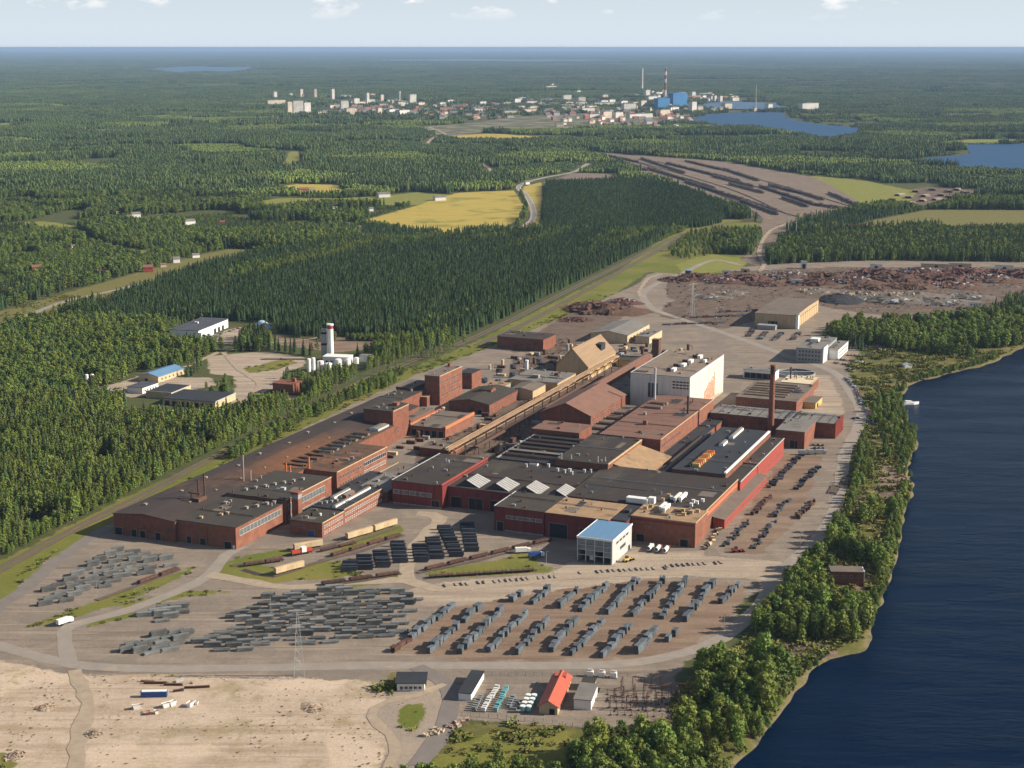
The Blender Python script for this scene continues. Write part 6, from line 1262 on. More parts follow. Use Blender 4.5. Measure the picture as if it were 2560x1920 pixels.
# sand lot: blue container, skips, beams
e = thing('blue_container', 'blue container with an open white top on the sand lot', 'container', -168, 681, 0, R(3))
mb = MB(); mb.box(-6, 6, -1.3, 1.3, .15, 2.8); mb.build('body', BLUED, e); mb = MB(); mb.box(-5.8, 5.8, -1.1, 1.1, 2.8, 3.0); mb.build('roof', WHITEP, e)
for k in range(9):
    mb = MB(); mb.box(-.08, .08, -1.36, -1.3, .3, 2.7); mb.build('rib', BLUED, e, (-5.4 + k * 1.35, 0, 0))
mb = MB(); mb.box(-6.2, -6.0, -1.2, 1.2, .2, 2.7); mb.build('door', DARK, e)
for i, (x, y, m, lb) in enumerate([(-173, 667, WHITEP, 'white skip on the sand, left of the others'), (-160, 669, WHITEP, 'white skip right behind the red and white pieces'), (-157.5, 671, WHITEP, 'tall white skip nearest the blue container'), (-149, 670, WHITEP, 'grey-white skip alone on the right of the sand lot'), (-146.5, 672.5, WHITEP, 'white panel stood right of the lone skip'), (-166.5, 661, REDBR, 'red and white piece lying in front of the skips'), (-163, 662, WHITEP, 'small white box in front of the skips')]):
    e = thing('skip', lb, 'skip', x, y, 0, R(20 + 17 * i))
    mb = MB(); s = 1.0 if i < 4 else .7
    mb.v += [(-1.3 * s, -.8 * s, 0), (1.3 * s, -.8 * s, 0), (1.3 * s, .8 * s, 0), (-1.3 * s, .8 * s, 0), (-1.9 * s, -1.1 * s, 2.1 * s), (1.9 * s, -1.1 * s, 2.1 * s), (1.9 * s, 1.1 * s, 2.1 * s), (-1.9 * s, 1.1 * s, 2.1 * s)]
    for f in ((0, 1, 5, 4), (1, 2, 6, 5), (2, 3, 7, 6), (3, 0, 4, 7), (3, 2, 1, 0)): mb.f.append(f); mb.m.append(0)
    mb.build('body', m, e); mb = MB(); mb.box(-1.7 * s, 1.7 * s, -1.0 * s, 1.0 * s, 1.5 * s, 1.8 * s); mb.build('load', ROCK, e)
for i, (x, y, L, a, m) in enumerate([(-171, 696, 11, .02, RUST), (-162, 694, 9, -.03, RUST), (-150, 691, 12, .12, RUST), (-175, 698, 7, -.1, TIMBER), (-158, 687, 5, .3, RUSTD), (-160, 699, 4, .6, PALEM)]):
    mb = MB(); mb.box(-L / 2, L / 2, -.5, .5, 0, .25); mb.box(-L / 2, L / 2, -.12, .12, .25, .8); mb.box(-L / 2, L / 2, -.5, .5, .8, 1.05)
    o = mb.build('steel_girder', m, None, (x, y, 0), a); tag(o, ['longest rusty girder at the back left of the blue container', 'rusty girder right behind the blue container', 'rusty girder lying right of the blue container', 'timber-coloured girder farthest left on the sand', 'short dark girder between the container and the right girder', 'short pale girder behind the blue container'][i], 'girder')
# ------------------------------------------------------------------ pylons and masts
def pylon(label, x, y, h, rot, m=PALEM, arms=2, bw=2.6, name='power_pylon'):
    e = thing(name, label, 'pylon', x, y, 0, rot); mb = MB(); k = 7
    def c(t, i): r = bw * (1 - t) + .35 * t; return Vector(((-1, 1, 1, -1)[i] * r, (-1, -1, 1, 1)[i] * r, h * t))
    for i in range(4): mb.tube(c(0, i), c(1, i), .13, 4)
    mb.build('legs', m, e); mb = MB()
    for s in range(k):
        t0, t1 = 1 - (1 - s / k) ** 1.0, (s + 1) / k
        for i in range(4): j = (i + 1) % 4; mb.tube(c(t0, i), c(t1, j), .07, 3); mb.tube(c(t1, i), c(t1, j), .06, 3)
    mb.build('bracing', m, e)
    for q in range(arms):
        z = h * (.97 - .15 * q); mb = MB(); mb.tube((-6, 0, z), (6, 0, z), .13, 4); mb.tube((-6, 0, z), (0, 0, z + 1.4), .08, 3); mb.tube((6, 0, z), (0, 0, z + 1.4), .08, 3); ar = mb.build('crossarm', m, e)
        for xx in (-5.6, -3, 3, 5.6):
            mb = MB(); mb.tube((xx, 0, z), (xx, 0, z - 1.3), .13, 5); mb.build('insulator', MATS['brown_insulator'], ar)
pylon('pale lattice pylon beside the main road in front of the crowded lot', -103, 704, 33, R(10))
pylon('tall lattice pylon left of the tan shed', 204, 1733, 38, R(30), bw=2.0)
def floodmast(label, x, y, h):
    e = thing('floodlight_mast', label, 'floodlight mast', x, y); mb = MB(); mb.tube((0, 0, 0), (0, 0, h), .55, 8, 0, .3); mb.build('pole', PALEM, e)
    mb = MB(); mb.box(-3.4, 3.4, -.5, .5, h, h + .5); mb.build('platform', GREYM, e)
    for i in range(5): mb = MB(); mb.box(-.5, .5, -.9, -.5, .4, 1.5); mb.build('lamp', WHITEP, e, (-2.6 + i * 1.3, 0, h))
floodmast('white floodlight mast left of the red shed by the rail yard', 457, 2490, 34); floodmast('white floodlight mast close behind another near the rail yard', 446, 2500, 33)
for i, (x, y) in enumerate([(-230, 815), (-130, 790), (-60, 770), (110, 760), (175, 900), (212, 1000), (-55, 760), (20, 862)]):
    e = thing('yard_lamp_post', ['lamp post by the left billet yard', 'lamp post in the crowded billet lot', 'lamp post between the two lots', 'lamp post by the riverside bend of the road', 'lamp post on the riverside yard', 'lamp post at the north of the riverside yard', 'lamp post by the rusty bar stacks', 'lamp post along the yard road'][i], 'lamp post', x, y)
    mb = MB(); mb.tube((0, 0, 0), (0, 0, 11), .14, 6); mb.build('pole', CONC, e); mb = MB(); mb.box(-.2, 1.6, -.15, .15, 10.9, 11.1); mb.build('lamp', GREYM, e)

# ------------------------------------------------------------------ small industry in the western woods
wr = R(-14)
B = hall('white_warehouse', 'long white warehouse with dark roof at the edge of the spruce wood', 'warehouse', 0, 33, 0, 74, 9, WHITEP, mat('slate_roof', (.075, .08, .095), (.055, .058, .07), .1, .8, c3=(.12, .12, .13), spots=.0), at=(-359, 1600, wr), cope='k')
windows(B, 'r', 4, 30, 5, 1, 2.4, 2.4); door(B, 'r', 40, 5, 4.5); door(B, 'r', 50, 5, 4.5); door(B, 'r', 60, 5, 4.5); vent(B, 12, 40, 4, 2, 1.4, WHITEP)
mb = MB(); mb.box(33, 36, 0, 30, 0, 7); mb.build('side_bay', WHITEP, B['e'])
e = thing('arched_tent', 'small pale blue arched storage tent by the spruce wood', 'tent', -271, 1664, 0, R(20)); mb = MB(); n = 8
for i in range(n):
    t0, t1 = math.pi * i / n, math.pi * (i + 1) / n; P = lambda t: (-7 * math.cos(t), 6.5 * math.sin(t))
    a, c = P(t0), P(t1); mb.face([(a[0], -9, a[1]), (a[0], 9, a[1]), (c[0], 9, c[1]), (c[0], -9, c[1])])
mb.build('cover', mat('pale_blue_sheet', (.45, .58, .70), (.40, .52, .64), .4, .5), e)
mb = MB(); mb.face([(-6.8 * math.cos(math.pi * i / n), -8.9, 6.3 * math.sin(math.pi * i / n)) for i in range(n + 1)]); mb.build('end_sheet', BLUED, e)
chimney('banded_stack', 'thick white stack with a red band among the white silos', -177, 1486, 35, 3.1, 3.0, WHITEP, ((.86, .97, REDBR),))
e = thing('louvre_tower', 'grey steel tower strapped to the white red-banded stack', 'tower', -183.5, 1488, 0, R(-10))
mb = MB(); mb.box(-2.4, 2.4, -2, 2, 0, 30); mb.build('shaft', GREYM, e)
for z in (14, 25): mb = MB(); mb.box(-2.5, 2.5, -2.15, 2.1, z, z + 2); mb.build('louvre_band', DARK, e)
for i, (x, y, h, r) in enumerate([(-191, 1428, 12, 2.0), (-187, 1430, 12.5, 2.0), (-181, 1436, 8, 3.4), (-173, 1432, 6.5, 4.0), (-166, 1450, 7, 3.4), (-158, 1458, 6, 3.0), (-150, 1466, 5.5, 2.4)]):
    e = thing('white_silo', ['leftmost slim white silo', 'slim white silo beside the leftmost one', 'squat white tank right of the two slim silos', 'widest white tank in the silo group', 'white tank right of the widest tank', 'low white tank near the right end of the silos', 'smallest white tank at the right end of the silos'][i], 'silo', x, y, 0, 0, 'white silos round the banded stack')
    mb = MB(); mb.tube((0, 0, 0), (0, 0, h), r, 14); mb.build('shell', WHITEP, e); mb = MB(); mb.dome((0, 0, h), r, r * .35, 14, 3); mb.build('top', WHITEP, e)
    if i in (2, 3): mb = MB(); mb.box(-.4, .4, -r - .5, -r + .1, 0, h + 1.4); mb.build('ladder', REDBR, e)
B = hall('process_house', 'white flat-roofed process house at the foot of the banded stack', 'building', 0, 26, 0, 14, 7.5, WHITEP, WHITEP, at=(-182, 1462, R(-12))); windows(B, 'f', 2, 24, 5, 2, 2.2, 2)
B = hall('process_house', 'small white box-like house right of the white silos', 'building', 0, 12, 0, 9, 6, WHITEP, ROOF_GREY, at=(-148, 1474, R(-12)))
B = hall('dark_garage', 'low black-roofed garage with a cream side wall in the birch wood', 'garage', 0, 50, 0, 36, 5.4, CREAM, ROOF_BLK, at=(-298, 1291, R(-18)), over=.5, cope='r')
for i in range(7): door(B, 'f', 4 + i * 7, 4, 3.6)
B = hall('dark_garage', 'low black-roofed shed behind a cream wall left of the larger garage', 'garage', 0, 24, 0, 34, 5, CREAM, ROOF_BLK, at=(-318, 1318, R(-18)), cope='r')
mb = MB(); mb.box(-.5, 24.5, -.6, -.1, 0, 6.2); mb.build('cream_wall', CREAM, B['e'])
B = hall('brown_building', 'small flat brown brick building with a chimney block by the gravel yard', 'building', 0, 20, 0, 17, 8.6, BRICK_D, BRICK_D, at=(-211, 1336, R(-20))); vent(B, 15, 12, 3, 3, 3.0, BRICK, cap=False); door(B, 'f', 10, 4, 4)
B = hall('blue_roofed_building', 'small cream building with a bright blue roof in the trees', 'building', 0, 21, 0, 42, 5.4, CREAM, ROOF_BLUE, 'e', 2.6, at=(-341, 1386, R(-22)), over=.7); windows(B, 'r', 3, 39, 6, 1.6, 2, 1.8); door(B, 'f', 8, 3, 3)
B = hall('white_shop', 'low white building with dark roof in front of the blue-roofed one', 'building', 0, 16, 0, 24, 5, WHITEP, mat('slate_roof', (.1, .1, .1)), at=(-340, 1338, R(-22))); windows(B, 'r', 2, 22, 5, 1.4, 2, 1.6)
for i in range(3):
    e = thing('white_tank', ['left of three small white tanks in the wood', 'middle of three small white tanks in the wood', 'right of three small white tanks in the wood'][i], 'tank', -389 + i * 4.5, 1387 + i * 2, 0, 0, 'three white tanks'); mb = MB(); mb.tube((0, 0, 0), (0, 0, 5.5), 1.7, 10); mb.build('shell', WHITEP, e); mb = MB(); mb.dome((0, 0, 5.5), 1.7, .7, 10, 3); mb.build('top', WHITEP, e)
for i in range(11):
    o = link('parked_car', CARM[(5, 2, 1, 0, 2, 4, 5, 1, 3, 2, 0)[i]], None, (-350 - i * 3.4, 1352 + i * -1.2, .05), R(60)); tag(o, '%s car, %s from the right in the row by the blue-roofed building' % (cnames[(5, 2, 1, 0, 2, 4, 5, 1, 3, 2, 0)[i]], ORD[i]), 'car', 'cars parked by the blue-roofed building')
for i in range(7):
    c = (1, 0, 5, 0, 2, 1, 3)[i]; o = link('parked_car', CARM[c], None, (-316 + i * 3.2, 1606 + i * 8, .05), R(10)); tag(o, '%s car, %s from the front beside the white warehouse' % (cnames[c], ORD[i]), 'car', 'cars beside the white warehouse')
B = hall('cottage', 'small brown cottage roof at the edge of the birch wood', 'cottage', 0, 9, 0, 7, 3, TIMBER, ROOF_PINK, 'f', 2, at=(-296, 1229, R(-15)))
# ------------------------------------------------------------------ river side
B = hall('river_house', 'dark brick pump house among the riverside trees', 'pump house', 0, 18, 0, 9, 8, BRICK_D, ROOF_BRN, at=(181, 835, R(-4)), over=.6); windows(B, 'f', 1, 17, 4, 4.5, 1.4, 1.6)
mb = MB(); mb.box(18, 18.5, .5, 8.5, 2, 8.6); mb.build('white_end', WHITEP, B['e'])
B = hall('white_hut', 'small white hut on the grassy bank above the river bend', 'hut', 0, 7, 0, 6, 3, WHITEP, WHITEP, 'e', 1.6, at=(373, 1441, R(10)))
e = thing('motor_boat', 'white motor boat moored off the reedy shore', 'boat', 341, 1300, -2.0, R(8)); mb = MB()
pr = [(-8, -2.2), (4, -2.4), (9.5, 0), (4, 2.4), (-8, 2.2)]; mb.prism(pr, -.3, [1.5, 1.7, 2.4, 1.7, 1.5], 0); mb.build('hull', WHITEP, e); mb = MB(); mb.prism([(-3, -1.5), (3, -1.4), (3, 1.4), (-3, 1.5)], 1.5, [3.4, 2.9, 2.9, 3.4]); mb.build('cabin', WHITEP, e); mb = MB(); mb.box(2.9, 3.05, -1.2, 1.2, 1.9, 2.7); mb.build('windscreen', DARKG, e)
e = thing('jetty', 'wooden jetty at the reedy shore below the office', 'jetty', 212, 1085, -1.7, R(4)); mb = MB(); mb.box(0, 18, -1.4, 1.4, .8, 1.1); mb.build('deck', TIMBER, e)
for i in range(4): mb = MB(); mb.tube((2 + i * 5, 0, -2), (2 + i * 5, 0, .8), .2, 6); mb.build('post', BARK, e)
for i, (x, y, lb) in enumerate([(235, 1052, 'dark rusty barge lying against the shore'), (222, 1030, 'second dark barge inshore of the other')]):
    e = thing('barge', lb, 'barge', x, y, -1.4, R(70)); mb = MB(); mb.prism([(-12, -3.4), (9, -3.4), (12, 0), (9, 3.4), (-12, 3.4)], 0, 1.8); mb.build('hull', RUSTD, e); mb = MB(); mb.box(-10, 7, -2.6, 2.6, 1.8, 2.2); mb.build('hatch', BALLAST, e)
# ------------------------------------------------------------------ scrap yard
def heap_mesh(r, h, seed, shards, ms):
    q = random.Random(seed); mb = MB(); n, rings = 18, 6
    for i in range(rings + 1):
        t = i / rings
        for j in range(n):
            a = 2 * math.pi * j / n; rr = r * (1 - t) * (1 + .22 * math.sin(a * 2 + seed) + q.uniform(-.1, .1)) * (1 + .25 * math.cos(a)); mb.v.append((rr * math.cos(a) * 1.5, rr * math.sin(a), h * (t ** .85) * q.uniform(.85, 1.08) if i else -.3))
    for i in range(rings):
        for j in range(n): j2 = (j + 1) % n; mb.f.append((i * n + j, i * n + j2, (i + 1) * n + j2, (i + 1) * n + j)); mb.m.append(0)
    for _ in range(shards):
        a = q.uniform(0, 6.28); t = q.random() ** .5; x, y = r * 1.5 * t * math.cos(a), r * t * math.sin(a); z = h * (1 - t) ** .85
        s = q.uniform(.5, 2.2); u = Vector((q.uniform(-1, 1), q.uniform(-1, 1), q.uniform(-.5, .8))).normalized() * s; w = u.orthogonal().normalized() * s * q.uniform(.2, .8); c = Vector((x, y, z + .3))
        mb.face([c - u - w, c + u - w, c + u + w, c - u + w], q.choice((0, 1, 1, 2)))
    return mb.mesh('scrap_heap', ms)
HM = {'r': [heap_mesh(10, 5, s, 240, [RUST, RUSTD, RUST if s < 3 else GREYM]) for s in (1, 2, 3)], 'c': [heap_mesh(10, 5, 5, 0, [COAL, COAL, COAL])], 'g': [heap_mesh(10, 5, 6, 70, [mat('slag', (.17, .14, .115), (.11, .092, .078), .4, .95), GRAVEL, BALLAST]), heap_mesh(10, 5, 8, 70, [MATS['slag'], BALLAST, GREYM])]}
hn_ = {'r': 0, 'c': 0, 'g': 0}
for (x, y), r, h, k in HEAPS:
    o = link({'r': 'scrap_heap', 'c': 'coal_heap', 'g': 'slag_heap'}[k], HM[k][hn_[k] % len(HM[k])], None, (x, y, 0), rng.uniform(-.3, .3)); o.scale = (r / 10 * .95, r / 10 * 1.25, h / 5)
    tag(o, {'r': 'rusty scrap heap, %s of the scrap yard from left to right', 'c': 'black coal heap beside the tan shed%s', 'g': 'grey slag heap, %s from the left'}[k] % (ORD[hn_[k]] if k != 'c' else ''), {'r': 'scrap heap', 'c': 'coal heap', 'g': 'slag heap'}[k], {'r': 'rusty heaps of the scrap yard', 'c': None, 'g': 'grey slag heaps'}[k]); hn_[k] += 1
for i, ((x, y), w, d, h, c) in enumerate(SCRAPB):
    m = {'w': WHITEP, 'b': BLUED, 'y': YELLOW, 't': CREAM}[c]
    B = hall('scrapyard_shed', '%s shed, %s listed from the left among the scrap heaps' % ({'w': 'white', 'b': 'blue', 'y': 'yellow', 't': 'long cream'}[c], ORD[i]), 'shed', 0, w, 0, d, h, m, ROOF_GREY if c != 'b' else ROOF_BLUE, 'r', .6, at=(x, y, R(-8))); door(B, 'f', w / 2, min(4, w * .5), h * .7)
# loose scrap over the yard: nobody could count it
mb = MB(); q = random.Random(77)
def inz(x, y): return any(k == 'dirt' and inside(x, y, p) for k, p in ZONES)
cnt = 0
while cnt < 3000:
    if q.random() < .75: x, y = q.uniform(180, 760), q.uniform(1640, 2130)
    else: x, y = LW(q.uniform(-330, -150), q.uniform(85, 620))
    if not inz(x, y): continue
    s = q.uniform(.5, 2.0); a = q.uniform(0, 6.28); u = Vector((math.cos(a), math.sin(a), q.uniform(-.2, .3))) * s; w = Vector((-math.sin(a), math.cos(a), q.uniform(0, .7))) * s * q.uniform(.15, .7); c = Vector((x, y, .4 + s * .25))
    mb.face([c - u - w, c + u - w, c + u + w, c - u + w], q.choice((0, 0, 0, 1, 1, 1, 2, 3, 3))); cnt += 1
tag(mb.build('loose_scrap', [RUST, RUSTD, GREYM, BALLAST]), kind='stuff')
for i, (x, y, r, h, lb) in enumerate([(-216, 668, 4, 1.4, 'brown rubble heap at the left edge of the sand lot'), (-214, 618, 4.5, 1.3, 'low rubble heap in the bottom left corner'), (-186, 640, 4, 1.2, 'small dark rubble heap beside the sandy track'), (-92, 668, 5, 1.1, 'low earth heap on the right of the sand lot')]):
    o = link('rubble_heap', heap_mesh(10, 5, 30 + i, 130, [GRAVEL, ROCK, TIMBER]), None, (x, y, 0), i * .7); o.scale = (r / 13, r / 10, h / 5); tag(o, lb, 'rubble heap')
# plant and vessels standing about the inner yard
q = random.Random(5)
TKM = {}
for key, m in (('rusty', RUST), ('grey', GREYM), ('dark', RUSTD), ('cream', CREAM)):
    mb = MB(); mb.tube((0, 0, 0), (0, 0, 4.6), 1.5, 10); mb.dome((0, 0, 4.6), 1.5, .7, 10, 3); mb.tube((1.4, 0, 3.8), (4.2, 0, 3.8), .25, 6); mb.tube((4.2, 0, 3.8), (4.2, 0, 0), .25, 6); TKM[key, 'tank'] = mb.mesh('process_tank', m)
    mb = MB(); mb.box(-3, 3, -1.3, 1.3, .3, 2.6); mb.box(-2.8, -2.4, -1.2, 1.2, 0, .3); mb.box(2.4, 2.8, -1.2, 1.2, 0, .3); mb.box(-3.05, -2.9, -1.35, 1.35, .3, 2.7); mb.box(2.9, 3.05, -1.35, 1.35, .3, 2.7); TKM[key, 'bin'] = mb.mesh('scrap_bin', m)
spots = []
while len(spots) < 120:
    a, b = q.uniform(-330, -180), q.uniform(95, 610)
    X, Y = LW(a, b)
    busy = any(o_['x0'] - 3 < a < o_['x1'] + 3 and o_['y0'] - 3 < b < o_['y1'] + 3 for o_ in FOOT) or (-234 < a < -208 and b < 510) or any((a - s[0]) ** 2 + (b - s[1]) ** 2 < 36 for s in spots) or a < -322 + (b > 230) * 20 - (b > 420) * 30
    if not busy: spots.append((a, b))
spots.sort(key=lambda s: s[1])
for i, (a, b) in enumerate(spots):
    key = q.choice(('rusty', 'rusty', 'grey', 'dark', 'dark', 'cream')); sh = q.choice(('tank', 'bin', 'bin')); X, Y = LW(a, b)
    o = link('process_tank' if sh == 'tank' else 'scrap_bin', TKM[key, sh], None, (X, Y, 0), ROT + q.choice((0, 1.57)) + q.uniform(-.1, .1)); s = q.uniform(.8, 1.3); o.scale = (s, s, q.uniform(.7, 1.3))
    wh = 'south end' if b < 220 else ('middle' if b < 400 else 'north end')
    tag(o, '%s %s, inner yard, %s, %s of the pipe bridge' % (key, 'tank with a bent pipe' if sh == 'tank' else 'scrap bin', wh, 'left' if a < -224 else 'right'), 'tank' if sh == 'tank' else 'bin', '%ss in the inner yard' % ('tank' if sh == 'tank' else 'bin'))
for i in range(16):
    a = -300 + (i % 4) * 14; b = 395 + (i // 4) * 34; X, Y = LW(a - 12, b)
    o = link('bar_bundle', SLV[i % 4], None, (X, Y, 0), TH + R(68)); o.scale = (5, 1.6, 1); tag(o, 'long dark bar bundle in the northern storage lines, %s row, %s from the left' % (ORD[i // 4], ORD[i % 4]), 'bar bundle', 'long bundles in the northern storage lines')
# store rows left of the tan shed
for q_, (a0, b0, a1, b1) in enumerate([(-250, 735, -190, 775), (-235, 790, -180, 830), (-215, 840, -175, 868), (-145, 700, -150, 740), (-130, 690, -134, 735), (-115, 690, -117, 735), (-98, 700, -100, 742)]):
    A, Bp = Vector(LW(a0, b0)), Vector(LW(a1, b1)); d = Bp - A; n = int(d.length / 7)
    for i in range(n):
        p = A + d * ((i + .5) / n); o = link('bar_bundle', SLV[(q_ + i) % 4], None, (p.x, p.y, 0), rng.uniform(-.4, .4) + TH); o.scale = (1.5, 1.3, 1.1)
        tag(o, 'dark bundle near the tan shed, %s along the %s line from the left' % (ORD[i], ORD[q_]), 'bar bundle', 'bundles stored round the tan shed')
B = hall('white_office', 'small white office at the far corner of the scrap yard', 'office building', 0, 14, 0, 10, 7, WHITEP, ROOF_GREY, at=(533, 1786, R(-10))); windows(B, 'f', 1, 13, 4, 1.2, 1.8, 1.6); windows(B, 'f', 1, 13, 4, 4.2, 1.8, 1.6)
B = hall('red_store', 'long low bright red store by the meadow', 'store', 0, 60, 0, 12, 5, REDBR, mat('red_sheet_roof', (.46, .06, .05), None, .3, .6), at=(541, 2622, R(-14)))
B = hall('red_store', 'short red store at the right end of the long one', 'store', 0, 16, 0, 12, 5, REDBR, MATS['red_sheet_roof'], at=(605, 2604, R(-14)))
for i, ((x, y),) in enumerate(LOGPILE):
    mb = MB(); qq = random.Random(i)
    for k in range(4):
        for j in range(9 - k): mb.tube((-9 + qq.uniform(-1, 1), j * 1.5 + k * .75, 1 + k * 1.3), (9 + qq.uniform(-1, 1), j * 1.5 + k * .75, 1 + k * 1.3), .7, 5)
    o = mb.build('log_pile', LOGS if i % 3 else TIMBER, None, (x, y, 0), R(40 + qq.uniform(-20, 60))); o.scale = (1.1, 1.1, .8)
    tag(o, 'pale log pile, %s counted from the left behind the rail yard' % ORD[i], 'log pile', 'log piles beyond the rail yard')

# ------------------------------------------------------------------ trees
def trunk_mesh(H, r, m, limbs=3, seed=0, z0=.35):
    q = random.Random(seed); mb = MB(); mb.tube((0, 0, -.3), (0, 0, H * .55), r, 6, 0, r * .6); mb.tube((0, 0, H * .55), (0, 0, H * .92), r * .6, 5, 0, r * .15)
    for i in range(limbs):
        a = q.uniform(0, 6.28); z = H * q.uniform(z0, .7); L = H * .16; mb.tube((0, 0, z), (L * math.cos(a), L * math.sin(a), z + L * .7), r * .35, 4, 0, r * .1)
    return mb
def leafy_crown(H, rad, zb, seed, lobes=11, per=20, qs=1.0, pw=.55):
    q = random.Random(seed); mb = MB(); cz = (H + zb) / 2; hz_ = (H - zb) / 2
    C = []
    for i in range(lobes):
        t = (i + .5) / lobes; z = zb + (H - zb) * (.08 + .86 * t); rr = rad * (min(1, .62 + 1.6 * t) * (1 - t) ** pw) * .72; a = i * 2.4 + q.uniform(-.5, .5)
        C.append((Vector((rr * math.cos(a), rr * math.sin(a), z)), rad * q.uniform(.42, .60) * (1 - pw * max(0, t - .5) / .5)))
    for c, r in C:
        k = len(mb.v)     # a small lumpy kernel so that each lobe shades as a body
        for (x, y, z) in ((1, 0, 0), (0, 1, 0), (-1, 0, 0), (0, -1, 0), (0, 0, 1.1), (0, 0, -.9)): mb.v.append(tuple(c + Vector((x, y, z)) * r * .78 * q.uniform(.85, 1.1)))
        for f in ((0, 1, 4), (1, 2, 4), (2, 3, 4), (3, 0, 4), (1, 0, 5), (2, 1, 5), (3, 2, 5), (0, 3, 5)): mb.f.append(tuple(k + i for i in f)); mb.m.append(0)
        for _ in range(per):
            d = Vector((q.gauss(0, 1), q.gauss(0, 1), q.gauss(.25, .9))).normalized(); p = c + d * r * q.uniform(.75, 1.22)
            nrm = (d + Vector((q.uniform(-.6, .6), q.uniform(-.6, .6), q.uniform(-.3, .6)))).normalized(); u = nrm.orthogonal().normalized(); w = nrm.cross(u); a = q.uniform(0, 3.1); s = qs * q.uniform(.45, .95)
            u2 = (u * math.cos(a) + w * math.sin(a)) * s; w2 = (w * math.cos(a) - u * math.sin(a)) * s * q.uniform(.5, 1)
            mb.face([p - u2 - w2 * .3, p + u2 * .2 - w2, p + u2 + w2 * .2, p - u2 * .1 + w2])
    return mb
def spruce_crown(H, rad, zb, seed, tiers=11, n=9):
    q = random.Random(seed); mb = MB()
    k = len(mb.v); mb.v += [(rad * .45 * math.cos(i * 1.05), rad * .45 * math.sin(i * 1.05), zb) for i in range(6)] + [(0, 0, H * .97)]
    for i in range(6): mb.f.append((k + i, k + (i + 1) % 6, k + 6)); mb.m.append(0)
    for t in range(tiers):
        f = t / tiers; z = zb + (H - zb) * f; r = rad * (1 - f) ** .85 * q.uniform(.85, 1.15) + .15; dz = (H - zb) / tiers
        for i in range(n if f < .7 else n - 3):
            a = 2 * math.pi * i / n + t * .7 + q.uniform(-.25, .25); R2 = r * q.uniform(.65, 1.25); wd = .34 * R2 + .25
            c, s = math.cos(a), math.sin(a); tip = (R2 * c, R2 * s, z - dz * q.uniform(.15, .6)); top = (.12 * c, .12 * s, z + dz * 1.1)
            mb.face([top, (R2 * .62 * c - wd * s, R2 * .62 * s + wd * c, z + dz * .05), tip, (R2 * .62 * c + wd * s, R2 * .62 * s - wd * c, z + dz * .05)])
    return mb
PROT = bpy.data.collections.new('tree_kinds')
def merge(trunk, crown):
    mb = MB(); mb.v = list(crown.v); mb.f = list(crown.f); mb.m = [0] * len(crown.f); n = len(mb.v)
    mb.v += trunk.v; mb.f += [tuple(n + i for i in f) for f in trunk.f]; mb.m += [1] * len(trunk.f); return mb
TREES = []   # (name, trunk mesh, crown mesh)
def kind(name, H, tr, cr, bark, leaf):
    i = len(TREES); tm = tr.mesh('trunk', bark); cm = cr.mesh('crown', leaf); TREES.append((name, tm, cm, H))
    me = merge(tr, cr).mesh('kind_%02d' % i, [leaf, bark]); o = bpy.data.objects.new('kind_%02d' % i, me); PROT.objects.link(o); return i
K = {}
def crown2(H, rad, zb, seed, per=30, qs=.62): return leafy_crown(H, rad, zb, seed, 18, per, qs, .34)
K['birch'] = [kind('birch_tree', 16, trunk_mesh(16, .22, BIRCHB, 4, s), crown2(16, 3.7, 1.6, s), BIRCHB, LEAF) for s in (1, 2, 3)]
K['alder'] = [kind('alder_tree', 13.5, trunk_mesh(13.5, .25, BARK, 4, s), crown2(13.5, 3.9, 1.0, s), BARK, LEAFD) for s in (4, 5)]
K['aspen'] = [kind('aspen_tree', 17, trunk_mesh(17, .2, BIRCHB, 3, s), leafy_crown(17, 2.0, 2.6, s, 18, 22, .5), BIRCHB, LEAFY) for s in (6, 7)]
K['spruce'] = [kind('spruce_tree', 18, trunk_mesh(18, .22, BARK, 0, s), spruce_crown(18, 2.5, 1.5, s), BARK, NEEDLE) for s in (8, 9)]
K['pine'] = [kind('pine_tree', 17, trunk_mesh(17, .24, mat('pine_bark', (.20, .105, .06), (.13, .075, .05), 2, .95), 3, s, .5), leafy_crown(17, 2.2, 6.0, s, 10, 22, .6), MATS['pine_bark'], NEEDLP) for s in (10, 11)]
def tiny_tree(mb, x, y, H, r, kind_, q, m):
    k = len(mb.v); n = 5
    if kind_ == 'c':
        a0 = q.uniform(0, 6); mb.v += [(x + r * q.uniform(.7, 1.2) * math.cos(a0 + i * 1.2566), y + r * q.uniform(.7, 1.2) * math.sin(a0 + i * 1.2566), H * q.uniform(.05, .2)) for i in range(n)] + [(x, y, H)]
        for i in range(n): mb.f.append((k + i, k + (i + 1) % n, k + n)); mb.m.append(m)
    else:
        for zt, f in ((.15, .6), (.5, 1.0), (.85, .65)): mb.v += [(x + r * f * q.uniform(.75, 1.2) * math.cos(i * 1.2566), y + r * f * q.uniform(.75, 1.2) * math.sin(i * 1.2566), H * zt * q.uniform(.92, 1.06)) for i in range(n)]
        mb.v.append((x, y, H))
        for l in range(2):
            for i in range(n): mb.f.append((k + l * n + i, k + l * n + (i + 1) % n, k + l * n + n + (i + 1) % n, k + l * n + n + i)); mb.m.append(m)
        for i in range(n): mb.f.append((k + 2 * n + i, k + 2 * n + (i + 1) % n, k + 3 * n)); mb.m.append(m)
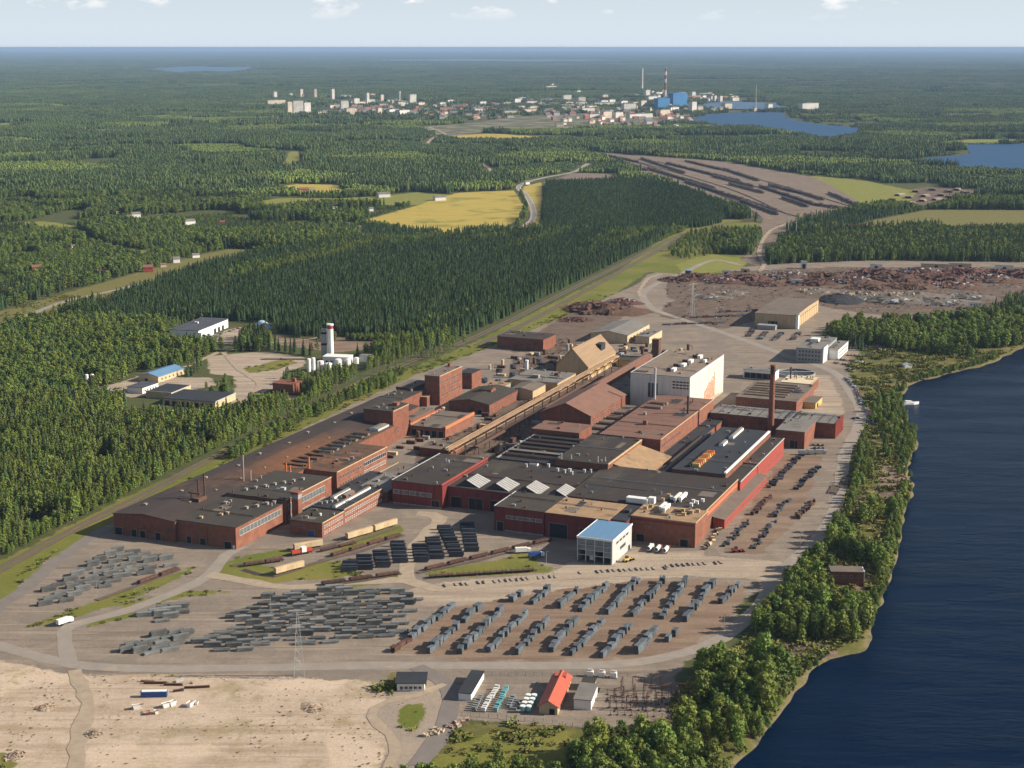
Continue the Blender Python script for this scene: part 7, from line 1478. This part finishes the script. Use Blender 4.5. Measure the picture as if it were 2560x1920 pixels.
def clump(size, n, seed, mix_, r=(1.6, 2.6), h=(12, 20)):
    q = random.Random(seed); mb = MB()
    for i in range(n):
        x, y = q.uniform(-.5, .5) * size, q.uniform(-.5, .5) * size; kd = q.random(); H = q.uniform(*h); m = 0 if kd < mix_[0] else (1 if kd < mix_[0] + mix_[1] else 2)
        tiny_tree(mb, x, y, H * (.85 if m == 2 else 1), q.uniform(*r) * (1 if m == 0 else 1.35), 'c' if m == 0 else 'b', q, m)
    i = len(TREES); nm = 'kind_%02d' % i; o = bpy.data.objects.new(nm, mb.mesh(nm, [NEEDLE, NEEDLP, LEAFD if mix_[0] > .15 else LEAF])); PROT.objects.link(o); TREES.append((nm, None, None, 0)); return i
K['clump_c'] = [clump(26, 22, s, (.7, .2)) for s in (1, 2, 3)]
K['clump_m'] = [clump(26, 18, s, (.35, .25)) for s in (4, 5, 6)]
K['clump_l'] = [clump(26, 15, s, (.12, .13), (2.0, 3.0), (10, 17)) for s in (12, 13)]
K['patch_l'] = [clump(84, 100, s, (.2, .2), (2.4, 3.6)) for s in (14, 15)]
K['patch'] = [clump(84, 120, s, (.6, .2), (2.0, 3.2)) for s in (7, 8, 9)]
K['block'] = [clump(310, 420, s, (.6, .2), (5, 8), (12, 24)) for s in (10, 11)]
mbs = MB(); q = random.Random(3)
for _ in range(26):
    p = Vector((q.gauss(0, .5), q.gauss(0, .5), q.uniform(.1, 1.1))); d = Vector((q.gauss(0, 1), q.gauss(0, 1), q.gauss(.4, .8))).normalized(); u = d.orthogonal().normalized() * q.uniform(.25, .55); w = d.cross(u).normalized() * q.uniform(.2, .5); mbs.face([p - u, p - w, p + u, p + w])
i = len(TREES); o = bpy.data.objects.new('kind_%02d' % i, mbs.mesh('kind_%02d' % i, SHRUB)); PROT.objects.link(o); TREES.append(('shrub', None, None, 1)); K['shrub'] = [i]
mbs = MB(); mbs.prism([(-.6, -.4), (.5, -.5), (.6, .4), (-.4, .5)], 0, [.4, .7, .5, .6]); i = len(TREES); o = bpy.data.objects.new('kind_%02d' % i, mbs.mesh('kind_%02d' % i, ROCK)); PROT.objects.link(o); TREES.append(('stone', None, None, 1)); K['stone'] = [i]

def scatter_group():
    g = bpy.data.node_groups.new('scatter', 'GeometryNodeTree')
    g.interface.new_socket('Geometry', in_out='INPUT', socket_type='NodeSocketGeometry'); g.interface.new_socket('Geometry', in_out='OUTPUT', socket_type='NodeSocketGeometry')
    N, Lk = g.nodes, g.links
    gi, go = N.new('NodeGroupInput'), N.new('NodeGroupOutput'); ip = N.new('GeometryNodeInstanceOnPoints'); ci = N.new('GeometryNodeCollectionInfo')
    ci.inputs['Collection'].default_value = PROT; ci.inputs['Separate Children'].default_value = True; ci.inputs['Reset Children'].default_value = True
    def na(n, t):
        a = N.new('GeometryNodeInputNamedAttribute'); a.data_type = t; a.inputs['Name'].default_value = n; return a.outputs[0]
    cx = N.new('ShaderNodeCombineXYZ'); Lk.new(na('turn', 'FLOAT'), cx.inputs[2])
    Lk.new(gi.outputs[0], ip.inputs['Points']); Lk.new(ci.outputs[0], ip.inputs['Instance']); ip.inputs['Pick Instance'].default_value = True
    Lk.new(na('pick', 'INT'), ip.inputs['Instance Index']); Lk.new(cx.outputs[0], ip.inputs['Rotation']); Lk.new(na('size', 'FLOAT_VECTOR'), ip.inputs['Scale'])
    Lk.new(ip.outputs[0], go.inputs[0]); return g
SG = scatter_group()
def scatter(name, x, y, z, pick, turn, size, label=None):
    me = bpy.data.meshes.new(name); n = len(x); me.vertices.add(n); me.vertices.foreach_set('co', np.stack([x, y, z], 1).ravel().astype(np.float32))
    a = me.attributes.new('pick', 'INT', 'POINT'); a.data.foreach_set('value', np.asarray(pick, np.int32))
    a = me.attributes.new('turn', 'FLOAT', 'POINT'); a.data.foreach_set('value', np.asarray(turn, np.float32))
    a = me.attributes.new('size', 'FLOAT_VECTOR', 'POINT'); a.data.foreach_set('vector', np.asarray(size, np.float32).ravel())
    o = link(name, me); md = o.modifiers.new('scatter', 'NODES'); md.node_group = SG; return tag(o, kind='stuff')
def sdf_any(x, y, polys, clamp=40):
    s = np.full(x.shape, -float(clamp))
    for p in polys: s = np.maximum(s, poly_sdf(x, y, p, clamp))
    return s
def seen(x, y, m=60): return (np.abs(x) < .40 * y + m + 40)
BUILT = []    # footprints of halls, to keep trees off
for o in scene.objects:
    if o.type == 'EMPTY' and o.parent is None and o.get('category') in ('garage', 'warehouse', 'building', 'pump house', 'cottage', 'hut', 'tent', 'house', 'tower', 'store'): BUILT.append((o.location.x, o.location.y))
def off_roads(x, y, m=4.0):
    ok = np.ones(x.shape, bool)
    for nm, pts, w, mk in ROADS: ok &= line_dist(x, y, pts, 40) > w / 2 + m
    for pts, k in RAILS: ok &= line_dist(x, y, pts, 40) > 3.5 * k + 3
    return ok
def jgrid(x0, x1, y0, y1, s, jit=.42, rs=nrs):
    gx_, gy_ = np.meshgrid(np.arange(x0, x1, s), np.arange(y0, y1, s)); n = gx_.size
    return gx_.ravel() + rs.uniform(-jit, jit, n) * s, gy_.ravel() + rs.uniform(-jit, jit, n) * s
SPEC = {'decid': (5.6, (('birch', .70), ('alder', .30)), (.5, 1.35)), 'sparse': (11, (('birch', .6), ('alder', .4)), (.35, .8)), 'left': (4.0, (('aspen', .72), ('birch', .10), ('spruce', .10), ('pine', .08)), (.6, 1.25)),
        'plant': (4.3, (('spruce', .86), ('pine', .14)), (.75, 1.05)), 'bushy': (5.2, (('alder', .42), ('birch', .42), ('spruce', .16)), (.6, 1.05)), 'scrub': (7.5, (('birch', .6), ('alder', .4)), (.3, .8)), 'sidewood': (4.2, (('birch', .5), ('alder', .35), ('aspen', .15)), (.4, .85)), 'fringe': (2.9, (('birch', .65), ('alder', .35)), (.22, .62)), 'plantrow': (5.0, (('spruce', .95), ('pine', .05)), (.75, .95)),
        'rowtree': (5.6, (('spruce', 1.0),), (.6, .85)), 'mixed': (5.0, (('pine', .4), ('spruce', .35), ('birch', .25)), (.7, 1.1))}
def choose(n, spec):
    r = nrs.random_sample(n); out = np.zeros(n, int); acc = 0.0
    for nm, f in spec:
        sel = (r >= acc) & (r < acc + f + 1e-9); out[sel] = np.array(K[nm])[nrs.randint(0, len(K[nm]), sel.sum())]; acc += f
    return out
CLEAR = [[(-204, 1392), (-140, 1400), (-136, 1500), (-200, 1500)], [(-322, 1218), (-238, 1222), (-236, 1330), (-330, 1335)], [(-352, 1318), (-303, 1318), (-303, 1442), (-352, 1420)], [(-368, 1556), (-288, 1552), (-290, 1700), (-350, 1700)], [(-292, 1610), (-252, 1610), (-252, 1690), (-292, 1690)], [(-395, 1345), (-375, 1345), (-375, 1400), (-395, 1400)], [(-218, 1300), (-185, 1300), (-185, 1360), (-218, 1360)]]
BROWN = [p for k, p in ZONES if k in ('brown', 'pale') and p[0][0] < -50 and p[0][1] > 1200]
MEAD = [p for k, p in ZONES if k in ('meadow', 'field') and p[0][1] > 1900 and p[0][0] < 250]
def clear_front(x, y):
    k = np.ones(x.shape, bool)
    for dy in (0, 9, 18, 26): k &= sdf_any(x, y + dy, BROWN, 20) < -1
    for dy in (0, 12, 24): k &= sdf_any(x, y + dy, MEAD, 30) < -2
    for p in CLEAR: k &= poly_sdf(x, y, p, 20) < 0
    for (hx, hy, hw, hh) in HOUSES: k &= ((x - hx) / 13) ** 2 + ((y - hy + 20) / 34) ** 2 > 1
    return k
woods_all = [p for k, p in WOODS]
zpoly = [p for k, p in ZONES] + WATER
store = {}
for wi, (kd, poly) in enumerate(WOODS):
    sp, mixk, (s0, s1) = SPEC[kd]; P = np.array(poly)
    if kd == 'plantrow':      # planted in straight rows
        u0 = R(112); x, y = jgrid(-400, 400, -700, 700, 1.0, 0) if False else jgrid(-420, 420, -520, 520, 4.2, .12); y = np.round(y / 8.4) * 8.4 + nrs.uniform(-.5, .5, y.size)
        ca, sa = math.cos(u0), math.sin(u0); c = P.mean(0); x, y = c[0] + x * ca - y * sa, c[1] + x * sa + y * ca
    else: x, y = jgrid(P[:, 0].min(), P[:, 0].max(), max(540, P[:, 1].min()), P[:, 1].max(), sp)
    k = (poly_sdf(x, y, poly, 20) + (vnoise(x, y, 16, 9) - .5) * 8 > 0) & seen(x, y) & (y > 545); x, y = x[k], y[k]
    k = off_roads(x, y, 2.5) & (poly_sdf(x, y, WATER[0], 30) < -3.5)
    if kd == 'decid': k &= ~((x > 176) & (x < 206) & (y > 806) & (y < 848))
    if kd == 'plant':    # extraction tracks through the plantation
        al = (x * EEx + y * EEy + 14 * vnoise(x, y, 120, 2)) / 74; ac = (x * EFx + y * EFy + 10 * vnoise(x, y, 90, 6)) / 150
        k &= (np.abs(al - np.round(al)) * 74 > 2.6) & (np.abs(ac - np.round(ac)) * 150 > 3.5)
    if kd in ('left', 'bushy', 'plant'): k &= clear_front(x, y)
    if kd in ('left', 'bushy', 'sparse'): k &= sdf_any(x, y, [p for kk, p in ZONES if kk in ('brown', 'yard', 'pale') and not (kk == 'pale' and p[0][1] < 1200)], 20) < -1.5
    for bx_, by_ in BUILT:
        if P[:, 0].min() - 60 < bx_ < P[:, 0].max() + 60: k &= ((x - bx_ - 9) ** 2 + (y - by_ - 6) ** 2) > 15 ** 2
    if kd in ('decid', 'bushy', 'left'): k &= vnoise(x, y, 30 if kd != 'decid' else 22, 21) > (.16 if kd != 'decid' else .27)
    x, y = x[k], y[k]; n = len(x)
    if not n: continue
    pk = choose(n, mixk)
    if kd == 'plant':    # strips of birch between the planted blocks and a leafy band toward the railway
        ac = (x * EFx + y * EFy); st = vnoise(ac, y * .12, 42, 61) * .75 + nrs.uniform(0, .25, n); lf = (st > .72) | ((ac > -560) & (vnoise(x, y, 120, 62) > .62)); pk = np.where(lf, choose(n, (('aspen', .6), ('birch', .2), ('pine', .2))), pk)
    h = nrs.uniform(.85, 1.08, n) * (s0 + (s1 - s0) * np.clip(vnoise(x, y, 45, 4) * .45 + vnoise(x, y, 130, 14) * .5 - .1 + nrs.uniform(-.1, .35, n), 0, 1)) * nrs.uniform(.88, 1.1, n)
    wd = h * nrs.uniform(.85, 1.2, n); store.setdefault(kd, []).append((x, y, pk, np.stack([wd, wd, h], 1), np.full(n, wi)))
cat_ = lambda l, i: np.concatenate([a[i] for a in l])
WLAB = {0: 'between the river and the bar stack lots', 1: 'north of the dark pump house', 2: 'on the bank below the gravel spit', 3: 'at the bottom edge by the switchyard', 4: 'on the grass at the bottom edge', 5: 'along the ring road above the riverside yard', 6: 'at the narrow shore by the barges', 7: 'near the reedy inlet', 8: 'on the shore beyond the car park', 10: 'in the western wood beside the railway', 11: 'in the wood behind the northern sheds'}
TC = {'birch': 'light green birch', 'alder': 'dark green alder', 'aspen': 'slim pale aspen', 'spruce': 'dark pointed spruce', 'pine': 'bare-stemmed pine'}
made = {}
def individuals(kd, limit, maxy):
    x, y, pk, sz, wi = (cat_(store[kd], i) for i in range(5))
    rd = line_dist(x, y, RAILS[0][0], 90); wd_ = -poly_sdf(x, y, WATER[0], 60)
    d = np.where(np.abs(x) < .335 * y + 10, y, 1e9); order = np.argsort(d)[:limit]; keep = np.ones(len(x), bool)
    for i in order:
        if d[i] > maxy: continue
        nm, tm, cm, H = TREES[pk[i]]; base = nm.split('_')[0]; plural = base + ('es' if base == 'birch' else 's')
        if made.get(base, 0) >= 290: continue
        made[base] = made.get(base, 0) + 1; keep[i] = False
        wl_ = WLAB.get(int(wi[i]), 'in the wood')
        if wi[i] == 10: wl_ = ('across the tracks from the workshop' if y[i] < 960 else ('opposite the rusty long roof' if y[i] < 1090 else 'in front of the black-roofed garage')) + (', at left edge' if x[i] < -.30 * y[i] else '')
        if wi[i] == 0: wl_ = ('behind' if y[i] > 800 else 'before') + ' the dark pump house, ' + ('river side' if x[i] > 165 else 'road side')
        if wi[i] == 10: wl_ += ', outer row' if rd[i] < 26 else (', deeper in' if rd[i] > 45 else '')
        elif kd == 'decid' and wd_[i] < 14: wl_ += ', at the water'
        hh = sz[i, 2] * H; size = 'very tall ' if hh > 19 else ('tall ' if hh > 15 else ('low ' if hh < 9.5 else ''))
        e = thing(nm, '%s%s %s' % (size, TC[base], wl_), base, x[i], y[i], 0, rng.uniform(0, 6.28), '%s %s' % (plural, wl_)); e.scale = tuple(float(v) for v in sz[i])
        link('trunk', tm, e); link('crown', cm, e)
    store[kd] = [(x[keep], y[keep], pk[keep], sz[keep], wi[keep])]
individuals('decid', 520, 1500); individuals('left', 560, 1500)
NAMES = {'decid': 'riverside_wood', 'left': 'aspen_wood', 'plant': 'spruce_wood', 'bushy': 'alder_wood', 'plantrow': 'planted_wood', 'rowtree': 'spruce_belt', 'mixed': 'mixed_wood', 'sparse': 'young_trees', 'fringe': 'saplings', 'scrub': 'bank_scrub', 'sidewood': 'railside_trees'}
for kd, l in store.items():
    x, y, pk, sz = (cat_(l, i) for i in range(4))
    if len(x): scatter(NAMES[kd], x, y, np.zeros(len(x)), pk, nrs.uniform(0, 6.28, len(x)), sz)
# stands of forest of different age: cells of a jittered grid
def stand(x, y, s):
    i0, j0 = np.floor(x / s).astype(int), np.floor(y / s).astype(int); best = np.full(x.shape, 1e18); hid = np.zeros(x.shape, np.int64)
    for di in (-1, 0, 1):
        for dj in (-1, 0, 1):
            i, j = i0 + di, j0 + dj; h = (i * 73856093 ^ j * 19349663) & 0x7fffffff; h = ((h ^ (h >> 11)) * 1103515245 + 12345) & 0x7fffffff
            cx_ = (i + ((h >> 3) & 255) / 255.) * s; cy2 = (j + ((h >> 12) & 255) / 255.) * s; d = ((x - cx_) * .8) ** 2 + ((y - cy2) * 1.0) ** 2
            b = d < best; best = np.where(b, d, best); hid = np.where(b, h >> 5, hid)
    return hid
HF = np.array([1, 1.1, .9, .75, 1.2, 1.05, .85, .45, 1, .8, 1.2, .28, .95, 1, .65, 1.15])
townp = [p for k, p in ZONES if k == 'town']
excl = [p for k, p in ZONES] + WATER
def free(x, y, clamp, marg, woods=True):
    s = sdf_any(x, y, excl, clamp) < -marg
    if woods: s &= sdf_any(x, y, woods_all, clamp) < -2
    return s
x, y = jgrid(-1250, 1250, 760, 3200, 6.2); k = seen(x, y); x, y = x[k], y[k]; k = free(x, y, 20, 3); x, y = x[k], y[k]; k = off_roads(x, y) & clear_front(x, y); x, y = x[k], y[k]
sid = stand(x, y, 150); f = HF[sid % 16]; k = (vnoise(x, y, 90, 33) > .20) & (nrs.random_sample(len(x)) < .95); x, y, f, sid = x[k], y[k], f[k], sid[k]; n = len(x)
sp_ = vnoise(x, y, 220, 12); vil = (x < -100) & (x > -800) & (y > 1950) & (y < 3500)
pk = np.where((sp_ < .36) | (vil & (sp_ < .66)), choose(n, (('alder', .5), ('birch', .3), ('spruce', .2))), choose(n, (('spruce', .5), ('pine', .35), ('birch', .15))))
h = f * nrs.uniform(.75, 1.1, n); wd = h ** .6 * nrs.uniform(.95, 1.3, n)
scatter('near_forest', x, y, np.zeros(n), pk, nrs.uniform(0, 6.28, n), np.stack([wd, wd, h], 1))
def far_forest(name, y0, y1, sz, kinds, marg, seed, sst, dens=1.0, sc=1.0):
    X = .41 * y1 + 400; x, y = jgrid(-X, X, y0, y1, sz, .3); k = seen(x, y, 300); x, y = x[k], y[k]
    k = free(x, y, 400, marg, y0 < 3600); x, y = x[k], y[k]
    k = np.ones(len(x), bool)
    for nm, pts, w, mk in ROADS:
        if max(p[1] for p in pts) > y0: k &= line_dist(x, y, pts, 200) > w / 2 + marg
    hs = stand(x, y, sst); f = HF[hs % 16]; k &= ~((hs % 15 == 3) & (y > 3300) & (y < 20000)) & (vnoise(x, y, sst * .7, seed) > .12)
    tn = (x > -1100) & (x < 1500) & (y > 5900) & (y < 9600) & (vnoise(x, y, 260, 8) > .22); k &= ~tn | (nrs.random_sample(len(x)) < .24)
    for q_, (nm, tx, ty, tw, th, td) in enumerate(TOWN): k &= ~((np.abs(x - tx) < tw / 2 + 18) & (y < ty + 10) & (y > ty - 60))
    for (hx, hy, hw, hh) in HOUSES: k &= ((x - hx) ** 2 + (y - hy + 6) ** 2) > 17 ** 2
    x, y, f, hs = x[k], y[k], f[k], hs[k]; n = len(x); a = np.array(K[kinds[0]]); b = np.array(K[kinds[1]])
    r = (hs // 16) % 10; c = np.array(K[kinds[2]]); pk = np.where(r < 5, a[nrs.randint(0, len(a), n)], np.where(r < 8, b[nrs.randint(0, len(b), n)], c[nrs.randint(0, len(c), n)]))
    h = f * nrs.uniform(.85, 1.12, n) * sc; w = np.full(n, 1.0) * nrs.uniform(.95, 1.15, n)
    scatter(name, x, y, relief(x, y), pk, nrs.randint(0, 4, n) * 1.5708 + nrs.uniform(-.3, .3, n), np.stack([w, w, h], 1)); return n
far_forest('forest', 3200, 8200, 24, ('clump_c', 'clump_m', 'clump_l'), 14, 40, 260)
far_forest('far_forest', 8200, 21000, 80, ('patch', 'patch', 'patch_l'), 40, 50, 700)
far_forest('horizon_forest', 21000, 108000, 300, ('block', 'block', 'block'), 120, 60, 2500, sc=1.3)
# bushes down to the water along the river bank
x, y = jgrid(60, 620, 560, 1500, 2.6); sw = poly_sdf(x, y, WATER[0], 30); k = seen(x, y, 10) & (sw < -1.5) & (sw > -11) & (nrs.random_sample(len(x)) < np.clip(vnoise(x, y, 18, 91) * 1.7 - .35, 0, 1)); x, y = x[k], y[k]; n = len(x)
h = nrs.uniform(.14, .42, n); scatter('bank_bushes', x, y, np.full(n, -.6), choose(n, (('alder', .5), ('birch', .5))), nrs.uniform(0, 6.28, n), np.stack([h * 1.2, h * 1.2, h], 1))
# shrubs, tufts and stones on the rough ground
def rough(name, kinds, polys, sp, sz, dens, kk, near=1700, seed=70):
    P = np.concatenate([np.array(p) for p in polys]); x, y = jgrid(P[:, 0].min(), P[:, 0].max(), max(550, P[:, 1].min()), min(near, P[:, 1].max()), sp)
    k = seen(x, y, 10) & (sdf_any(x, y, polys, 10) > -1) & (nrs.random_sample(len(x)) < np.clip((vnoise(x, y, 22, seed) * .6 + vnoise(x, y, 7, seed + 5) * .4 - .9 + dens) * 1.6, 0, 1)) & off_roads(x, y, 1) & (poly_sdf(x, y, WATER[0], 20) < -3.5); x, y = x[k], y[k]; n = len(x)
    h = sz * nrs.uniform(.5, 1.5, n); scatter(name, x, y, np.zeros(n), np.full(n, K[kk][0]), nrs.uniform(0, 6.28, n), np.stack([h * 1.3, h * 1.3, h], 1))
rough('shrubs', None, [p for k, p in ZONES if k == 'olive'], 2.8, 1.5, .56, 'shrub')
rough('grass_tufts', None, [p for k, p in ZONES if k in ('grass', 'verge')], 2.8, .8, .5, 'shrub', 1900, 71)
rough('sand_tufts', None, [p for k, p in ZONES if k == 'sand'], 3.4, .35, .38, 'shrub', 1000, 72)
rough('rubble', None, [p for k, p in ZONES if k == 'sand'], 3.0, .4, .42, 'stone', 1000, 73)

# ------------------------------------------------------------------ village houses
hm_ = [('white', WHITEP, ROOF_GREY), ('red', REDBR, ROOF_PINK), ('cream', CREAM, ROOF_BRN)]
where = 'left village wood'
for i, (hx, hy, hw, hh) in enumerate(HOUSES):
    c = 1 if i in (3, 4, 7, 13, 9) else (2 if i in (5, 10, 11) else 0); nm, wm, rm = hm_[c]
    w, h = max(8, min(hw, 24)), max(3.5, min(hh * .62, 6.5))
    rowname = ['the railway corridor' if hy < 2300 else ('the wooded village' if hy < 2950 else 'the yellow fields')][0]
    hall('village_house', '%s gabled house by %s, number %s from the left of those' % (nm, rowname, ORD[sorted(k for k, hq in enumerate(HOUSES) if (hq[1] < 2300) == (hy < 2300) and (hq[1] < 2950) == (hy < 2950)).index(i)]), 'house', 0, w, 0, w * .7, h, wm, rm, 'f', h * .45, at=(hx - w / 2, hy, R(rng.uniform(15, 40))), over=.5)

# ------------------------------------------------------------------ the distant town
TWM = [mat('town_' + n, c, None, .05, .8) for n, c in (('white', (.72, .68, .62)), ('cream', (.66, .54, .40)), ('brick', (.34, .17, .12)), ('grey', (.36, .35, .34)))]
TRM = [mat('town_roof_grey', (.16, .16, .16), None, .05), mat('town_roof_red', (.30, .13, .09), None, .05)]
BLUEB = mat('blue_facade', (.06, .22, .46), (.05, .18, .40), .03, .5)
tx = sorted(range(len(TOWN)), key=lambda i: TOWN[i][1] / TOWN[i][2])
for rank_, i in enumerate(tx):
    nm, x, y, w, h, d = TOWN[i]; z = 0
    rot = R(rng.uniform(26, 48))
    if nm == 'power_chimney':
        h *= 1.05; chimney(nm, 'tall %s power-station chimney above the distant town' % ('white' if x < 920 else 'red and white banded'), x, y, h, 7.5, 5.5, TWM[0], () if x < 920 else ((.25, .5, REDBR), (.62, .8, REDBR), (.93, 1, REDBR)), cat='chimney'); continue
    if nm == 'mast': chimney(nm, 'thin pale mast on the lake shore right of the town', x, y, h, 2.2, 1.2, TWM[1], cat='mast'); continue
    if nm == 'water_tower':
        e = thing(nm, 'slender white water tower in the distant housing estate', 'water tower', x, y); mb = MB(); mb.tube((0, 0, 0), (0, 0, h * .8), 3.6, 12); mb.build('shaft', TWM[0], e); mb = MB(); mb.tube((0, 0, h * .8), (0, 0, h), 5.4, 12); mb.build('tank', TWM[0], e); continue
    e = thing(nm, '', nm.replace('_', ' '), x, y, 0, rot); big = nm == 'pulp_mill'; w *= 1.3 if big else 1.12; h *= 1.15
    wm = BLUEB if big else (TWM[1] if (i * 7) % 3 == 0 else TWM[0]); ww = w * .92
    mb = MB(); mb.box(-ww / 2, ww / 2, -d / 2, d / 2, 0, h, 0); mb.build('wall', wm, e)
    mb = MB(); mb.box(-ww / 2 - .5, ww / 2 + .5, -d / 2 - .5, d / 2 + .5, h, h + 1.2); mb.box(-ww * .2, ww * .2, -d * .2, d * .2, h + 1.2, h + 3.5); mb.build('roof', TRM[0] if not big else wm, e)
    if not big and h > 14:
        mb = MB()
        fl = max(2, int(h / 3.2))
        for k in range(fl): mb.box(-ww / 2 + 1, ww / 2 - 1, -d / 2 - .12, -d / 2 + .05, h * (k + .35) / fl, h * (k + .72) / fl); mb.box(ww / 2 - .05, ww / 2 + .12, -d / 2 + 1, d / 2 - 1, h * (k + .35) / fl, h * (k + .72) / fl)
        mb.build('window_rows', TWM[3], e)
    e['label'] = '%s %s, %s along the distant skyline from the left' % ('blue' if big else ('cream' if wm is TWM[1] else 'white'), {'apartment_building': 'apartment block', 'town_building': 'town building', 'pulp_mill': 'mill tower'}[nm], ORD[rank_])
    e['group'] = {'apartment_building': 'apartment blocks of the distant estate', 'town_building': 'large buildings of the distant town', 'pulp_mill': 'blue mill towers of the distant town'}[nm]
HMES = []
for wm in TWM[:3]:
    for rm in TRM:
        mb = MB(); w, d, h = 13, 10, 5.5; mb.box(-w / 2, w / 2, -d / 2, d / 2, 0, h, 0)
        mb.face([(-w / 2 - .5, -d / 2 - .5, h - .2), (w / 2 + .5, -d / 2 - .5, h - .2), (w / 2 + .5, 0, h + 3), (-w / 2 - .5, 0, h + 3)], 1); mb.face([(w / 2 + .5, d / 2 + .5, h - .2), (-w / 2 - .5, d / 2 + .5, h - .2), (-w / 2 - .5, 0, h + 3), (w / 2 + .5, 0, h + 3)], 1)
        for s in (-1, 1): mb.face([(s * w / 2, -d / 2, h), (s * w / 2, d / 2, h), (s * w / 2, 0, h + 2.9)], 0)
        HMES.append(mb.mesh('town_house', [wm, rm]))
mb = MB(); mb.box(-17, 17, -6, 6, 0, 9, 0); mb.box(-17.6, 17.6, -6.6, 6.6, 9, 10, 1); mb.box(-4, 4, -3, 3, 10, 12, 1)
BLM = [mb.mesh('town_block', [TWM[0], TRM[0]])]
for wm in (TWM[1], TWM[2]):
    m_ = BLM[0].copy(); m_.materials[0] = wm; BLM.append(m_)
c = 0
while c < 110:
    x0, x1, y0, y1, wh = rng.choice([(-900, -450, 7000, 8600, 'the distant estate'), (-450, 200, 7000, 9000, 'the left half of the distant town'), (200, 900, 6700, 8800, 'the middle of the distant town'), (900, 1350, 8300, 10500, 'the lake side of the distant town')])
    x, y = rng.uniform(x0, x1), rng.uniform(y0, y1)
    if any(inside(x, y, w) for w in WATER[1:]): continue
    k = rng.choice((0, 0, 0, 1, 1, 2)); o = link('town_block', BLM[k], None, (x, y, 0), R(rng.uniform(20, 55))); s = rng.uniform(1.1, 2.1); o.scale = (s, s, rng.uniform(1.1, 2.4))
    tag(o, 'flat-roofed %s block in %s' % (('white', 'cream', 'brick-red')[k], wh), 'town block', 'flat-roofed blocks in %s' % wh); c += 1
area = [(-900, -430, 6900, 7900, 60, 'the distant estate'), (-450, 180, 6500, 8200, 85, 'the left half of the distant town'), (180, 760, 5900, 7600, 90, 'the middle of the distant town'), (760, 1250, 7400, 9800, 50, 'the lake side of the distant town')]
for x0, x1, y0, y1, n, wh in area:
    c = 0
    while c < n:
        x, y = rng.uniform(x0, x1), rng.uniform(y0, y1)
        if any(inside(x, y, w) for w in WATER[1:]): continue
        k = rng.choice((0, 0, 1, 2, 2, 3, 4, 5)); o = link('town_house', HMES[k], None, (x, y, 0), R(rng.uniform(5, 60))); s = rng.uniform(1.1, 2.6); o.scale = (s, s * .7, rng.uniform(1.2, 2.4))
        cn = ('white', 'cream', 'brick-red')[k // 2]; rn = ('grey', 'red')[k % 2]
        tag(o, 'small %s house with %s roof in %s' % (cn, rn, wh), 'house', 'houses in %s' % wh); c += 1

# ------------------------------------------------------------------ haze
hm = bpy.data.materials.new('haze'); hm.use_nodes = True
hn = hm.node_tree.nodes; hn.clear()
ho = hn.new('ShaderNodeOutputMaterial'); hv = hn.new('ShaderNodeVolumePrincipled')
hv.inputs['Density'].default_value = HAZE_DENSITY
hv.inputs['Density Attribute'].default_value = ''
hv.inputs['Color'].default_value = HAZE_COLOR
hv.inputs['Anisotropy'].default_value = 0.0
hm.node_tree.links.new(hv.outputs[0], ho.inputs['Volume'])
try: hm.cycles.homogeneous_volume = True
except Exception: pass
mb = MB(); mb.box(-47000, 47000, -5000, 111000, -8, 302.5)
hz = mb.build('haze', hm); tag(hz, kind='stuff')
